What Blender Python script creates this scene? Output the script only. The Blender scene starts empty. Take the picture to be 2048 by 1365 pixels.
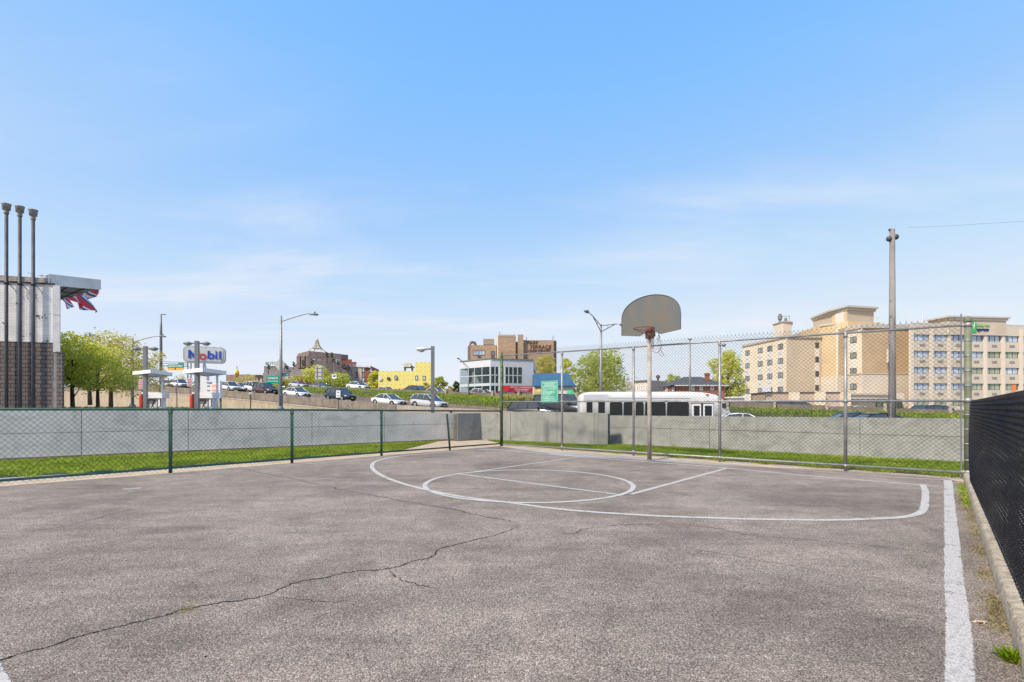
import bpy, math, random
import numpy as np
from mathutils import Vector
R = math.radians
random.seed(7)
C = bpy.context.scene.collection
# ------------------------------------------------------------------ camera, sky, sun, exposure
CZ, F, HY = 1.25, 971.0, 815.0        # eye height, focal length and horizon row of the 2048 px photograph
cam = bpy.data.objects.new('camera', bpy.data.cameras.new('camera'))
C.objects.link(cam); bpy.context.scene.camera = cam
cam.location = (0, 0, CZ); cam.rotation_euler = (R(90), 0, 0)
cam.data.lens = F / 2048 * 36; cam.data.sensor_width = 36
cam.data.shift_y = (HY - 682.5) / 2048
cam.data.clip_start = 0.05; cam.data.clip_end = 5000
SUN_AZ = math.atan2(-0.72, -0.69); SUN_EL = R(47)
sun = bpy.data.objects.new('sun', bpy.data.lights.new('sun', 'SUN'))
C.objects.link(sun)
sun.data.energy = 2.7; sun.data.angle = R(5); sun.data.color = (1.0, 0.90, 0.76)
sdir = Vector((math.sin(SUN_AZ) * math.cos(SUN_EL), math.cos(SUN_AZ) * math.cos(SUN_EL), math.sin(SUN_EL)))
sun.rotation_euler = sdir.to_track_quat('Z', 'Y').to_euler()
sc = bpy.context.scene
sc.view_settings.view_transform = 'Standard'; sc.view_settings.look = 'None'
sc.view_settings.gamma = 1; sc.view_settings.use_curve_mapping = False
sc.view_settings.exposure = 1.05
W = bpy.data.worlds.new('World'); sc.world = W; W.use_nodes = True

def NN(nt):
    def new(t, **kw):
        n = nt.nodes.new(t)
        for k, v in kw.items():
            if k == 'ins':
                for a, b in v.items(): n.inputs[a].default_value = b
            else: setattr(n, k, v)
        return n
    return new
def ramp(new, stops, interp='LINEAR'):
    r = new('ShaderNodeValToRGB'); e = r.color_ramp.elements; r.color_ramp.interpolation = interp
    for i, (p, c) in enumerate(stops):
        if i < 2: x = e[i]; x.position = p
        else: x = e.new(p)
        x.color = (c, c, c, 1) if not hasattr(c, '__len__') else (*c, 1)
    return r

def build_world():
    nt = W.node_tree; nt.nodes.clear(); new = NN(nt); L = nt.links.new
    out = new('ShaderNodeOutputWorld'); bg = new('ShaderNodeBackground', ins={'Strength': 0.15})
    sky = new('ShaderNodeTexSky', sky_type='NISHITA', sun_disc=False, sun_elevation=SUN_EL, sun_rotation=SUN_AZ,
              altitude=0, air_density=1.0, dust_density=0.45, ozone_density=2.0)
    hs = new('ShaderNodeHueSaturation', ins={'Saturation': 1.0, 'Value': 1.0, 'Hue': 0.5})
    dn = new('ShaderNodeVectorMath', operation='SCALE'); dn.inputs['Scale'].default_value = 0.125; L(sky.outputs[0], dn.inputs[0])
    cv = new('ShaderNodeRGBCurve'); L(dn.outputs[0], cv.inputs['Color'])
    K = 2.484                                      # display level of 1 in curve units at this exposure
    for ch, pts in enumerate(([(0, 0), (.103, .205 / K), (.166, .36 / K), (.241, .52 / K), (.435, .73 / K), (.783, .83 / K), (1, .85 / K)],
                              [(0, 0), (.17, .49 / K), (.276, .61 / K), (.382, .72 / K), (.628, .83 / K), (.8175, .88 / K), (1, .9 / K)],
                              [(0, 0), (.313, .98 / K), (.475, .98 / K), (.70, .97 / K), (1, .96 / K)])):
        c = cv.mapping.curves[ch]; c.points[0].location = pts[0]; c.points[1].location = pts[-1]
        for p in pts[1:-1]: c.points.new(*p)
    cv.mapping.update()
    up = new('ShaderNodeVectorMath', operation='SCALE'); up.inputs['Scale'].default_value = 8.0; L(cv.outputs[0], up.inputs[0])
    L(up.outputs[0], hs.inputs['Color'])
    tc = new('ShaderNodeTexCoord'); sep = new('ShaderNodeSeparateXYZ'); L(tc.outputs['Generated'], sep.inputs[0])
    zz = new('ShaderNodeMath', operation='MAXIMUM', ins={1: 0.0}); L(sep.outputs[2], zz.inputs[0])
    za = new('ShaderNodeMath', operation='ADD', ins={1: 0.10}); L(zz.outputs[0], za.inputs[0])
    dx = new('ShaderNodeMath', operation='DIVIDE'); dy = new('ShaderNodeMath', operation='DIVIDE')
    L(sep.outputs[0], dx.inputs[0]); L(za.outputs[0], dx.inputs[1]); L(sep.outputs[1], dy.inputs[0]); L(za.outputs[0], dy.inputs[1])
    cb = new('ShaderNodeCombineXYZ'); L(dx.outputs[0], cb.inputs[0]); L(dy.outputs[0], cb.inputs[1])
    mp = new('ShaderNodeMapping'); mp.inputs['Rotation'].default_value = (0, 0, R(-12)); mp.inputs['Scale'].default_value = (0.55, 1.25, 1)
    mp.inputs['Location'].default_value = (3.1, 0.4, 0)
    L(cb.outputs[0], mp.inputs[0])
    n1 = new('ShaderNodeTexNoise', ins={'Scale': 1.15, 'Detail': 9, 'Roughness': 0.55, 'Distortion': 0.35}); L(mp.outputs[0], n1.inputs['Vector'])
    r1 = ramp(new, [(0.46, 0.0), (0.57, 0.26), (0.70, 0.8)]); L(n1.outputs[0], r1.inputs[0])
    # clouds only low in the sky, thinning out upward
    r2 = ramp(new, [(0.0, 0.6), (0.12, 1.0), (0.26, 0.85), (0.42, 0.3), (0.58, 0.0)]); L(zz.outputs[0], r2.inputs[0])
    m = new('ShaderNodeMath', operation='MULTIPLY'); L(r1.outputs[0], m.inputs[0]); L(r2.outputs[0], m.inputs[1])
    mix = new('ShaderNodeMix', data_type='RGBA'); mix.inputs['B'].default_value = (2.75, 2.85, 3.1, 1)
    L(m.outputs[0], mix.inputs['Factor']); L(hs.outputs[0], mix.inputs['A'])
    L(mix.outputs['Result'], bg.inputs['Color']); L(bg.outputs[0], out.inputs['Surface'])
build_world()

# ------------------------------------------------------------------ helpers
def P(px, py, D): return Vector(((px - 1024) / F * D, D, CZ - (py - HY) / F * D))
def G(px, py, z=0.0):
    D = (CZ - z) * F / (py - HY); return Vector(((px - 1024) / F * D, D, z))
def XY(px, D): return ((px - 1024) / F * D, D)
def Zp(py, D): return CZ - (py - HY) / F * D
WL = {}
def tag(o, label=None, cat=None, group=None, kind=None):
    if label: o['label'] = label
    if cat: o['category'] = cat
    if group: o['group'] = group
    if kind: o['kind'] = kind
    return o
def thing(name, label, cat, loc=(0, 0, 0), group=None):
    o = bpy.data.objects.new(name, None); C.objects.link(o); o.empty_display_size = 0.2
    o.location = loc; WL[o.name] = Vector(loc); return tag(o, label, cat, group)

class MB:
    def __init__(s): s.v = []; s.f = []; s.m = []
    def add(s, vs, fs, mi=0):
        k = len(s.v); s.v += [tuple(v) for v in vs]
        s.f += [tuple(i + k for i in f) for f in fs]; s.m += [mi] * len(fs); return s
    def box(s, c, size, rz=0.0, mi=0):
        x, y, z = [a / 2 for a in size]; cs, sn = math.cos(rz), math.sin(rz)
        vs = []
        for dz in (-z, z):
            for dx, dy in ((-x, -y), (x, -y), (x, y), (-x, y)):
                vs.append((c[0] + dx * cs - dy * sn, c[1] + dx * sn + dy * cs, c[2] + dz))
        return s.add(vs, [(3, 2, 1, 0), (4, 5, 6, 7), (0, 1, 5, 4), (1, 2, 6, 5), (2, 3, 7, 6), (3, 0, 4, 7)], mi)
    def slab(s, a, b, za, zb, off0, off1, mi=0):
        """wall from a to b (plan); za=(bottom,top) at a, zb at b; off = distance behind the line"""
        d = Vector((b[0] - a[0], b[1] - a[1])); d.normalize(); n = Vector((-d.y, d.x))
        vs = []
        for (p, z) in ((a, za), (b, zb)):
            for o in (off0, off1):
                for k in (0, 1): vs.append((p[0] + n.x * o, p[1] + n.y * o, z[k]))
        return s.add(vs, [(0, 4, 5, 1), (3, 7, 6, 2), (1, 5, 7, 3), (2, 6, 4, 0), (0, 1, 3, 2), (4, 6, 7, 5)], mi)
    def prism(s, pts, z0, z1, mi=0, top=True):
        n = len(pts); vs = [(p[0], p[1], z0) for p in pts] + [(p[0], p[1], z1) for p in pts]
        fs = [(i, (i + 1) % n, n + (i + 1) % n, n + i) for i in range(n)]
        fs.append(tuple(range(n, 2 * n))); fs.append(tuple(range(n - 1, -1, -1)))
        return s.add(vs, fs, mi)
    def tube(s, pts, r, n=8, mi=0, cap=True):
        pts = [Vector(p) for p in pts]; rs = r if hasattr(r, '__len__') else [r] * len(pts)
        rings = []; k0 = len(s.v)
        for i, p in enumerate(pts):
            t = (pts[min(i + 1, len(pts) - 1)] - pts[max(i - 1, 0)])
            if t.length < 1e-9: t = Vector((0, 0, 1))
            t.normalize()
            u = t.cross(Vector((0, 0, 1))) if abs(t.z) < 0.95 else t.cross(Vector((1, 0, 0)))
            u.normalize(); w = t.cross(u)
            for j in range(n):
                a = 2 * math.pi * j / n
                s.v.append(tuple(p + (u * math.cos(a) + w * math.sin(a)) * rs[i]))
        for i in range(len(pts) - 1):
            for j in range(n):
                a = k0 + i * n + j; b = k0 + i * n + (j + 1) % n
                s.f.append((a, b, b + n, a + n)); s.m.append(mi)
        if cap:
            s.f.append(tuple(range(k0 + n - 1, k0 - 1, -1))); s.m.append(mi)
            e = k0 + (len(pts) - 1) * n; s.f.append(tuple(range(e, e + n))); s.m.append(mi)
        return s
    def lathe(s, c, prof, n=16, axis='z', mi=0):
        k0 = len(s.v)
        for (r, h) in prof:
            for j in range(n):
                a = 2 * math.pi * j / n; x, y = r * math.cos(a), r * math.sin(a)
                s.v.append((c[0] + x, c[1] + y, c[2] + h) if axis == 'z' else (c[0] + x, c[1] + h, c[2] + y))
        for i in range(len(prof) - 1):
            for j in range(n):
                a = k0 + i * n + j; b = k0 + i * n + (j + 1) % n
                s.f.append((a, b, b + n, a + n)); s.m.append(mi)
        return s
    def build(s, name, mats, parent=None, smooth=False):
        off = WL[parent.name] if parent is not None else Vector((0, 0, 0))
        me = bpy.data.meshes.new(name)
        me.from_pydata([(v[0] - off.x, v[1] - off.y, v[2] - off.z) for v in s.v], [], s.f)
        mats = mats if isinstance(mats, (list, tuple)) else [mats]
        for m_ in mats: me.materials.append(m_)
        if len(mats) > 1: me.polygons.foreach_set('material_index', s.m)
        if smooth: me.polygons.foreach_set('use_smooth', [True] * len(me.polygons))
        me.update()
        o = bpy.data.objects.new(name, me); C.objects.link(o)
        if parent is not None: o.parent = parent
        WL[o.name] = off
        return o
def np_obj(name, V, Fc, mats, parent=None, nside=4, smooth=False, mi=None):
    """V (n,3) float array, Fc (m,nside) int array"""
    off = WL[parent.name] if parent is not None else Vector((0, 0, 0))
    V = np.asarray(V, dtype=np.float64) - np.array(off)
    me = bpy.data.meshes.new(name); m = len(Fc)
    me.vertices.add(len(V)); me.vertices.foreach_set('co', V.astype(np.float32).ravel())
    me.loops.add(m * nside); me.loops.foreach_set('vertex_index', np.asarray(Fc, dtype=np.int32).ravel())
    me.polygons.add(m); me.polygons.foreach_set('loop_start', np.arange(0, m * nside, nside, dtype=np.int32))
    me.polygons.foreach_set('loop_total', np.full(m, nside, dtype=np.int32))
    mats = mats if isinstance(mats, (list, tuple)) else [mats]
    for m_ in mats: me.materials.append(m_)
    if mi is not None: me.polygons.foreach_set('material_index', np.asarray(mi, dtype=np.int32))
    if smooth: me.polygons.foreach_set('use_smooth', [True] * m)
    me.update(calc_edges=True)
    o = bpy.data.objects.new(name, me); C.objects.link(o)
    if parent is not None: o.parent = parent
    WL[o.name] = off
    return o
def seg_tubes(A, B, r, n=3):
    A = np.asarray(A, float); B = np.asarray(B, float); t = B - A; t /= np.linalg.norm(t, axis=1)[:, None]
    up = np.tile([0.0, 0, 1], (len(A), 1)); bad = np.abs(t[:, 2]) > 0.95; up[bad] = [1, 0, 0]
    u = np.cross(t, up); u /= np.linalg.norm(u, axis=1)[:, None]; w = np.cross(t, u)
    V = []
    for E in (A, B):
        for j in range(n):
            a = 2 * math.pi * j / n; V.append(E + (u * math.cos(a) + w * math.sin(a)) * r)
    V = np.stack(V, 1); m = len(A); base = (np.arange(m) * 2 * n)[:, None]
    Fc = []
    for j in range(n):
        k = (j + 1) % n; Fc.append(np.concatenate([base + j, base + k, base + n + k, base + n + j], 1))
    return V.reshape(-1, 3), np.concatenate(Fc, 0)
def path_tubes(PT, r, n=4):
    """PT (m,k,3): m polylines of k points"""
    T = np.gradient(PT, axis=1); T /= np.linalg.norm(T, axis=2)[..., None]
    ref = np.array([0.3, 0.2, 0.93]); U = np.cross(T, ref); U /= np.linalg.norm(U, axis=2)[..., None]; Wd = np.cross(T, U)
    rings = np.stack([PT + (U * math.cos(2 * math.pi * j / n) + Wd * math.sin(2 * math.pi * j / n)) * r for j in range(n)], 2)
    m, k = PT.shape[:2]; idx = np.arange(m * k * n).reshape(m, k, n)
    a = idx[:, :-1, :]; b = np.roll(a, -1, axis=2); d = idx[:, 1:, :]; c = np.roll(d, -1, axis=2)
    return rings.reshape(-1, 3), np.stack([a, b, c, d], -1).reshape(-1, 4)

def mat(name, col, rough=0.7, metal=0.0, var=0.12, scale=3.0, bump=0.0, bscale=40.0, emis=None, stretch=(1, 1, 1), col2=None, spec=0.3, alpha=None):
    m = bpy.data.materials.new(name); m.use_nodes = True; nt = m.node_tree; new = NN(nt); L = nt.links.new
    b = nt.nodes['Principled BSDF']; b.inputs['Roughness'].default_value = rough; b.inputs['Metallic'].default_value = metal
    b.inputs['Specular IOR Level'].default_value = spec
    b.inputs['Base Color'].default_value = (*col, 1)
    if var > 0 or col2:
        tc = new('ShaderNodeTexCoord'); mp = new('ShaderNodeMapping'); mp.inputs['Scale'].default_value = stretch
        L(tc.outputs['Object'], mp.inputs[0])
        n = new('ShaderNodeTexNoise', ins={'Scale': scale, 'Detail': 6, 'Roughness': 0.6}); L(mp.outputs[0], n.inputs['Vector'])
        c2 = col2 if col2 else tuple(c * (1 - var * 1.6) for c in col); c1 = tuple(min(1, c * (1 + (0 if col2 else var))) for c in col)
        r = ramp(new, [(0.35, c2), (0.65, c1)]); L(n.outputs[0], r.inputs[0]); L(r.outputs[0], b.inputs['Base Color'])
        if bump:
            n2 = new('ShaderNodeTexNoise', ins={'Scale': bscale, 'Detail': 4}); L(tc.outputs['Object'], n2.inputs['Vector'])
            bp = new('ShaderNodeBump', ins={'Strength': bump, 'Distance': 0.02}); L(n2.outputs[0], bp.inputs['Height']); L(bp.outputs[0], b.inputs['Normal'])
    if emis:
        b.inputs['Emission Color'].default_value = (*emis[0], 1); b.inputs['Emission Strength'].default_value = emis[1]
    return m

def srgb(r, g, b):
    f = lambda c: (c / 255 / 12.92) if c / 255 <= 0.04045 else ((c / 255 + 0.055) / 1.055) ** 2.4
    return (f(r), f(g), f(b))

def asphalt_mat():
    m = bpy.data.materials.new('worn_asphalt'); m.use_nodes = True; nt = m.node_tree; new = NN(nt); L = nt.links.new
    b = nt.nodes['Principled BSDF']; b.inputs['Roughness'].default_value = 0.88; b.inputs['Specular IOR Level'].default_value = 0.25
    tc = new('ShaderNodeTexCoord'); O = tc.outputs['Object']
    # stones of two sizes, each with a tone of its own
    v1 = new('ShaderNodeTexVoronoi', ins={'Scale': 140.0, 'Randomness': 1.0}); L(O, v1.inputs['Vector'])
    v2 = new('ShaderNodeTexVoronoi', ins={'Scale': 260.0}); L(O, v2.inputs['Vector'])
    s1 = new('ShaderNodeSeparateColor'); L(v1.outputs['Color'], s1.inputs[0])
    s2 = new('ShaderNodeSeparateColor'); L(v2.outputs['Color'], s2.inputs[0])
    r1 = ramp(new, [(0.0, (0.068, 0.052, 0.044)), (0.3, (0.175, 0.141, 0.117)), (0.7, (0.295, 0.241, 0.202)), (0.9, (0.43, 0.355, 0.30)), (1.0, (0.70, 0.62, 0.54))])
    L(s1.outputs[0], r1.inputs[0])
    r2 = ramp(new, [(0.0, (0.06, 0.047, 0.04)), (0.5, (0.215, 0.174, 0.142)), (0.92, (0.37, 0.305, 0.25)), (1.0, (0.64, 0.56, 0.48))])
    L(s2.outputs[1], r2.inputs[0])
    mx = new('ShaderNodeMix', data_type='RGBA', ins={'Factor': 0.48}); L(r1.outputs[0], mx.inputs['A']); L(r2.outputs[0], mx.inputs['B'])
    # dark binder in the gaps
    gp = ramp(new, [(0.0, 1.0), (0.5, 1.0), (0.85, 0.45)]); L(v1.outputs['Distance'], gp.inputs[0])
    mg = new('ShaderNodeMix', data_type='RGBA', blend_type='MULTIPLY', ins={'Factor': 1.0}); L(mx.outputs['Result'], mg.inputs['A']); L(gp.outputs[0], mg.inputs['B'])
    # worn patches, tan silt and darker damp-looking patches with shapes of their own
    na = new('ShaderNodeTexNoise', ins={'Scale': 0.55, 'Detail': 7, 'Roughness': 0.62, 'Distortion': 0.5}); L(O, na.inputs['Vector'])
    ra = ramp(new, [(0.36, 0.78), (0.5, 1.07), (0.66, 1.28)]); L(na.outputs[0], ra.inputs[0])
    nb = new('ShaderNodeTexNoise', ins={'Scale': 3.2, 'Detail': 6, 'Roughness': 0.7}); L(O, nb.inputs['Vector'])
    rb = ramp(new, [(0.3, 0.86), (0.7, 1.24)]); L(nb.outputs[0], rb.inputs[0])
    mm = new('ShaderNodeMix', data_type='RGBA', blend_type='MULTIPLY', ins={'Factor': 1.0}); L(ra.outputs[0], mm.inputs['A']); L(rb.outputs[0], mm.inputs['B'])
    m2 = new('ShaderNodeMix', data_type='RGBA', blend_type='MULTIPLY', ins={'Factor': 1.0}); L(mg.outputs['Result'], m2.inputs['A']); L(mm.outputs['Result'], m2.inputs['B'])
    mp = new('ShaderNodeMapping'); mp.inputs['Rotation'].default_value = (0, 0, R(20)); mp.inputs['Scale'].default_value = (0.3, 2.2, 1); L(O, mp.inputs[0])
    nc = new('ShaderNodeTexNoise', ins={'Scale': 0.9, 'Detail': 8, 'Roughness': 0.7, 'Distortion': 0.8}); L(mp.outputs[0], nc.inputs['Vector'])
    m5 = new('ShaderNodeMapping'); m5.inputs['Rotation'].default_value = (0, 0, R(-28)); m5.inputs['Scale'].default_value = (0.5, 2.6, 1); L(O, m5.inputs[0])
    n5 = new('ShaderNodeTexNoise', ins={'Scale': 1.1, 'Detail': 6, 'Roughness': 0.6, 'Distortion': 1.2}); L(m5.outputs[0], n5.inputs['Vector'])
    r5 = ramp(new, [(0.36, 0.84), (0.52, 1.0), (0.68, 1.1)]); L(n5.outputs[0], r5.inputs[0])
    m6 = new('ShaderNodeMix', data_type='RGBA', blend_type='MULTIPLY', ins={'Factor': 1.0}); L(m2.outputs['Result'], m6.inputs['A']); L(r5.outputs[0], m6.inputs['B']); m2 = m6
    rc = ramp(new, [(0.58, 0.0), (0.78, 0.32)]); L(nc.outputs[0], rc.inputs[0])
    tan = new('ShaderNodeMix', data_type='RGBA'); tan.inputs['B'].default_value = (0.40, 0.31, 0.245, 1)
    L(rc.outputs[0], tan.inputs['Factor']); L(m2.outputs['Result'], tan.inputs['A'])
    # the one brown puddle stain by the three-point line
    sx = new('ShaderNodeMapping'); sx.inputs['Location'].default_value = (-1.86, -5.72, 0); L(O, sx.inputs[0])
    sm = new('ShaderNodeMapping'); sm.inputs['Scale'].default_value = (1.1, 1.9, 0); L(sx.outputs[0], sm.inputs[0])
    ln = new('ShaderNodeVectorMath', operation='LENGTH'); L(sm.outputs[0], ln.inputs[0])
    ad = new('ShaderNodeMath', operation='ADD'); L(ln.outputs['Value'], ad.inputs[0]); L(nb.outputs[0], ad.inputs[1])
    rs = ramp(new, [(0.5, 0.7), (1.0, 0.0)]); L(ad.outputs[0], rs.inputs[0])
    st = new('ShaderNodeMix', data_type='RGBA'); st.inputs['B'].default_value = (0.135, 0.098, 0.075, 1); L(rs.outputs[0], st.inputs['Factor']); L(tan.outputs['Result'], st.inputs['A'])
    L(st.outputs['Result'], b.inputs['Base Color'])
    bp = new('ShaderNodeBump', ins={'Strength': 0.65, 'Distance': 0.006}); L(v1.outputs['Distance'], bp.inputs['Height']); bp.invert = True
    L(bp.outputs[0], b.inputs['Normal'])
    return m
def paint_mat(name='worn_white_paint', wear=0.5):
    """thermoplastic / sprayed line: uv.x runs across the line, soft ragged edges and stones showing through"""
    m = bpy.data.materials.new(name); m.use_nodes = True; nt = m.node_tree; new = NN(nt); L = nt.links.new
    b = nt.nodes['Principled BSDF']; b.inputs['Roughness'].default_value = 0.8; out = nt.nodes['Material Output']
    tc = new('ShaderNodeTexCoord'); O = tc.outputs['Object']
    v = new('ShaderNodeTexVoronoi', ins={'Scale': 120.0}); L(O, v.inputs['Vector'])
    s = new('ShaderNodeSeparateColor'); L(v.outputs['Color'], s.inputs[0])
    rc = ramp(new, [(0.0, (0.26, 0.24, 0.23)), (0.3, (0.40, 0.375, 0.355)), (1.0, (0.54, 0.515, 0.49))]); L(s.outputs[2], rc.inputs[0])
    L(rc.outputs[0], b.inputs['Base Color'])
    uv = new('ShaderNodeUVMap'); sp = new('ShaderNodeSeparateXYZ'); L(uv.outputs[0], sp.inputs[0])
    a = new('ShaderNodeMath', operation='SUBTRACT', ins={1: 0.5}); L(sp.outputs[0], a.inputs[0])
    ab = new('ShaderNodeMath', operation='ABSOLUTE'); L(a.outputs[0], ab.inputs[0])
    rr = ramp(new, [(0.38, 1.0), (0.5, 0.0)]); L(ab.outputs[0], rr.inputs[0])
    n = new('ShaderNodeTexNoise', ins={'Scale': 6.0, 'Detail': 6}); L(O, n.inputs['Vector'])
    rn = ramp(new, [(0.32, 0.42), (0.6, 1.2)]); L(n.outputs[0], rn.inputs[0])
    mu = new('ShaderNodeMath', operation='MULTIPLY'); L(rr.outputs[0], mu.inputs[0]); L(rn.outputs[0], mu.inputs[1])
    th = new('ShaderNodeMath', operation='MULTIPLY', ins={1: wear}); L(s.outputs[0], th.inputs[0])
    gt = new('ShaderNodeMath', operation='SUBTRACT'); L(mu.outputs[0], gt.inputs[0]); L(th.outputs[0], gt.inputs[1])
    sh = new('ShaderNodeMath', operation='MULTIPLY', ins={1: 4.0}); sh.use_clamp = True; L(gt.outputs[0], sh.inputs[0])
    tr = new('ShaderNodeBsdfTransparent'); mx = new('ShaderNodeMixShader')
    L(sh.outputs[0], mx.inputs[0]); L(tr.outputs[0], mx.inputs[1]); L(b.outputs[0], mx.inputs[2]); L(mx.outputs[0], out.inputs['Surface'])
    return m
def concrete_mat(name, c1, c2, stain=(0.12, 0.12, 0.10), sc_=1.0, bump=0.25, vert=False, stain_amt=0.4):
    m = bpy.data.materials.new(name); m.use_nodes = True; nt = m.node_tree; new = NN(nt); L = nt.links.new
    b = nt.nodes['Principled BSDF']; b.inputs['Roughness'].default_value = 0.9; b.inputs['Specular IOR Level'].default_value = 0.2
    tc = new('ShaderNodeTexCoord'); O = tc.outputs['Object']
    n1 = new('ShaderNodeTexNoise', ins={'Scale': 1.6 * sc_, 'Detail': 8, 'Roughness': 0.62, 'Distortion': 0.4}); L(O, n1.inputs['Vector'])
    r1 = ramp(new, [(0.38, c2), (0.6, c1)]); L(n1.outputs[0], r1.inputs[0])
    mp = new('ShaderNodeMapping'); mp.inputs['Scale'].default_value = (3, 3, 0.25) if vert else (1, 1, 1.6); L(O, mp.inputs[0])
    n2 = new('ShaderNodeTexNoise', ins={'Scale': 0.9 * sc_, 'Detail': 9, 'Roughness': 0.7, 'Distortion': 1.2}); L(mp.outputs[0], n2.inputs['Vector'])
    r2 = ramp(new, [(0.50, 0.0), (0.66, stain_amt)]); L(n2.outputs[0], r2.inputs[0])
    mx = new('ShaderNodeMix', data_type='RGBA'); mx.inputs['B'].default_value = (*stain, 1); L(r2.outputs[0], mx.inputs['Factor']); L(r1.outputs[0], mx.inputs['A'])
    ms_ = new('ShaderNodeMapping'); ms_.inputs['Scale'].default_value = (6, 6, 0.5); L(O, ms_.inputs[0])
    n4 = new('ShaderNodeTexNoise', ins={'Scale': 1.0, 'Detail': 5, 'Roughness': 0.6}); L(ms_.outputs[0], n4.inputs['Vector'])
    r4 = ramp(new, [(0.54, 0.0), (0.74, 0.4)]); L(n4.outputs[0], r4.inputs[0])
    mx4 = new('ShaderNodeMix', data_type='RGBA'); mx4.inputs['B'].default_value = (*stain, 1); L(r4.outputs[0], mx4.inputs['Factor']); L(mx.outputs['Result'], mx4.inputs['A']); mx = mx4
    n3 = new('ShaderNodeTexNoise', ins={'Scale': 60, 'Detail': 3}); L(O, n3.inputs['Vector'])
    r3 = ramp(new, [(0.3, 0.86), (0.7, 1.1)]); L(n3.outputs[0], r3.inputs[0])
    m2 = new('ShaderNodeMix', data_type='RGBA', blend_type='MULTIPLY', ins={'Factor': 1.0}); L(mx.outputs['Result'], m2.inputs['A']); L(r3.outputs[0], m2.inputs['B'])
    L(m2.outputs['Result'], b.inputs['Base Color'])
    bp = new('ShaderNodeBump', ins={'Strength': bump, 'Distance': 0.01}); L(n3.outputs[0], bp.inputs['Height']); L(bp.outputs[0], b.inputs['Normal'])
    return m
def brick_mat(name, c1, c2, mortar, w=0.2, h=0.0677, rot=0.0, ms=0.01, rough=0.9, chips=None, offset=0.5):
    """bricks laid along the horizontal direction rot; chips = (colour, amount) for flaking paint"""
    m = bpy.data.materials.new(name); m.use_nodes = True; nt = m.node_tree; new = NN(nt); L = nt.links.new
    b = nt.nodes['Principled BSDF']; b.inputs['Roughness'].default_value = rough; b.inputs['Specular IOR Level'].default_value = 0.2
    tc = new('ShaderNodeTexCoord'); O = tc.outputs['Object']
    ds = new('ShaderNodeVectorMath', operation='DOT_PRODUCT'); ds.inputs[1].default_value = (math.cos(rot), math.sin(rot), 0); L(O, ds.inputs[0])
    sp = new('ShaderNodeSeparateXYZ'); L(O, sp.inputs[0])
    cb = new('ShaderNodeCombineXYZ'); L(ds.outputs['Value'], cb.inputs[0]); L(sp.outputs[2], cb.inputs[1])
    bt = new('ShaderNodeTexBrick', ins={'Scale': 1.0, 'Mortar Size': ms, 'Brick Width': w, 'Row Height': h, 'Mortar Smooth': 0.1, 'Bias': 0.0})
    bt.offset = offset; bt.inputs['Color1'].default_value = (*c1, 1); bt.inputs['Color2'].default_value = (*c2, 1); bt.inputs['Mortar'].default_value = (*mortar, 1)
    L(cb.outputs[0], bt.inputs['Vector'])
    n = new('ShaderNodeTexNoise', ins={'Scale': 1.5, 'Detail': 7, 'Roughness': 0.65}); L(O, n.inputs['Vector'])
    r = ramp(new, [(0.3, 0.82), (0.7, 1.1)]); L(n.outputs[0], r.inputs[0])
    mx = new('ShaderNodeMix', data_type='RGBA', blend_type='MULTIPLY', ins={'Factor': 1.0}); L(bt.outputs[0], mx.inputs['A']); L(r.outputs[0], mx.inputs['B'])
    res = mx.outputs['Result']
    if chips:
        n2 = new('ShaderNodeTexNoise', ins={'Scale': 2.6, 'Detail': 10, 'Roughness': 0.75}); L(O, n2.inputs['Vector'])
        r2 = ramp(new, [(1 - chips[1], 0.0), (1 - chips[1] + 0.025, 1.0)]); L(n2.outputs[0], r2.inputs[0])
        m3 = new('ShaderNodeMix', data_type='RGBA'); m3.inputs['B'].default_value = (*chips[0], 1); L(r2.outputs[0], m3.inputs['Factor']); L(res, m3.inputs['A']); res = m3.outputs['Result']
    L(res, b.inputs['Base Color'])
    iv = new('ShaderNodeMath', operation='MULTIPLY', ins={1: -1.0}); L(bt.outputs['Fac'], iv.inputs[0])
    bp = new('ShaderNodeBump', ins={'Strength': 0.6, 'Distance': 0.02}); L(iv.outputs[0], bp.inputs['Height']); L(bp.outputs[0], b.inputs['Normal'])
    return m
def leaf_mat(name, dark, light):
    m = bpy.data.materials.new(name); m.use_nodes = True; nt = m.node_tree; new = NN(nt); L = nt.links.new
    b = nt.nodes['Principled BSDF']; b.inputs['Roughness'].default_value = 0.6; b.inputs['Specular IOR Level'].default_value = 0.2; out = nt.nodes['Material Output']
    tc = new('ShaderNodeTexCoord'); n = new('ShaderNodeTexNoise', ins={'Scale': 0.8, 'Detail': 5, 'Roughness': 0.7}); L(tc.outputs['Object'], n.inputs['Vector'])
    w = new('ShaderNodeTexWhiteNoise'); geo = new('ShaderNodeNewGeometry')
    L(geo.outputs['Random Per Island'], w.inputs['Vector'])
    ad = new('ShaderNodeMath', operation='MULTIPLY_ADD', ins={1: 0.35, 2: -0.17}); L(geo.outputs['Random Per Island'], ad.inputs[0])
    a2 = new('ShaderNodeMath', operation='ADD'); L(n.outputs[0], a2.inputs[0]); L(ad.outputs[0], a2.inputs[1])
    r = ramp(new, [(0.3, dark), (0.68, light)]); L(a2.outputs[0], r.inputs[0]); L(r.outputs[0], b.inputs['Base Color'])
    t = new('ShaderNodeBsdfTranslucent'); L(r.outputs[0], t.inputs['Color'])
    mx = new('ShaderNodeMixShader', ins={0: 0.5}); L(b.outputs[0], mx.inputs[1]); L(t.outputs[0], mx.inputs[2]); L(mx.outputs[0], out.inputs['Surface'])
    return m
def glass_mat(name, col, rough=0.06):
    m = mat(name, col, rough=rough, var=0, spec=0.9); m.node_tree.nodes['Principled BSDF'].inputs['IOR'].default_value = 1.6; return m
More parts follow.
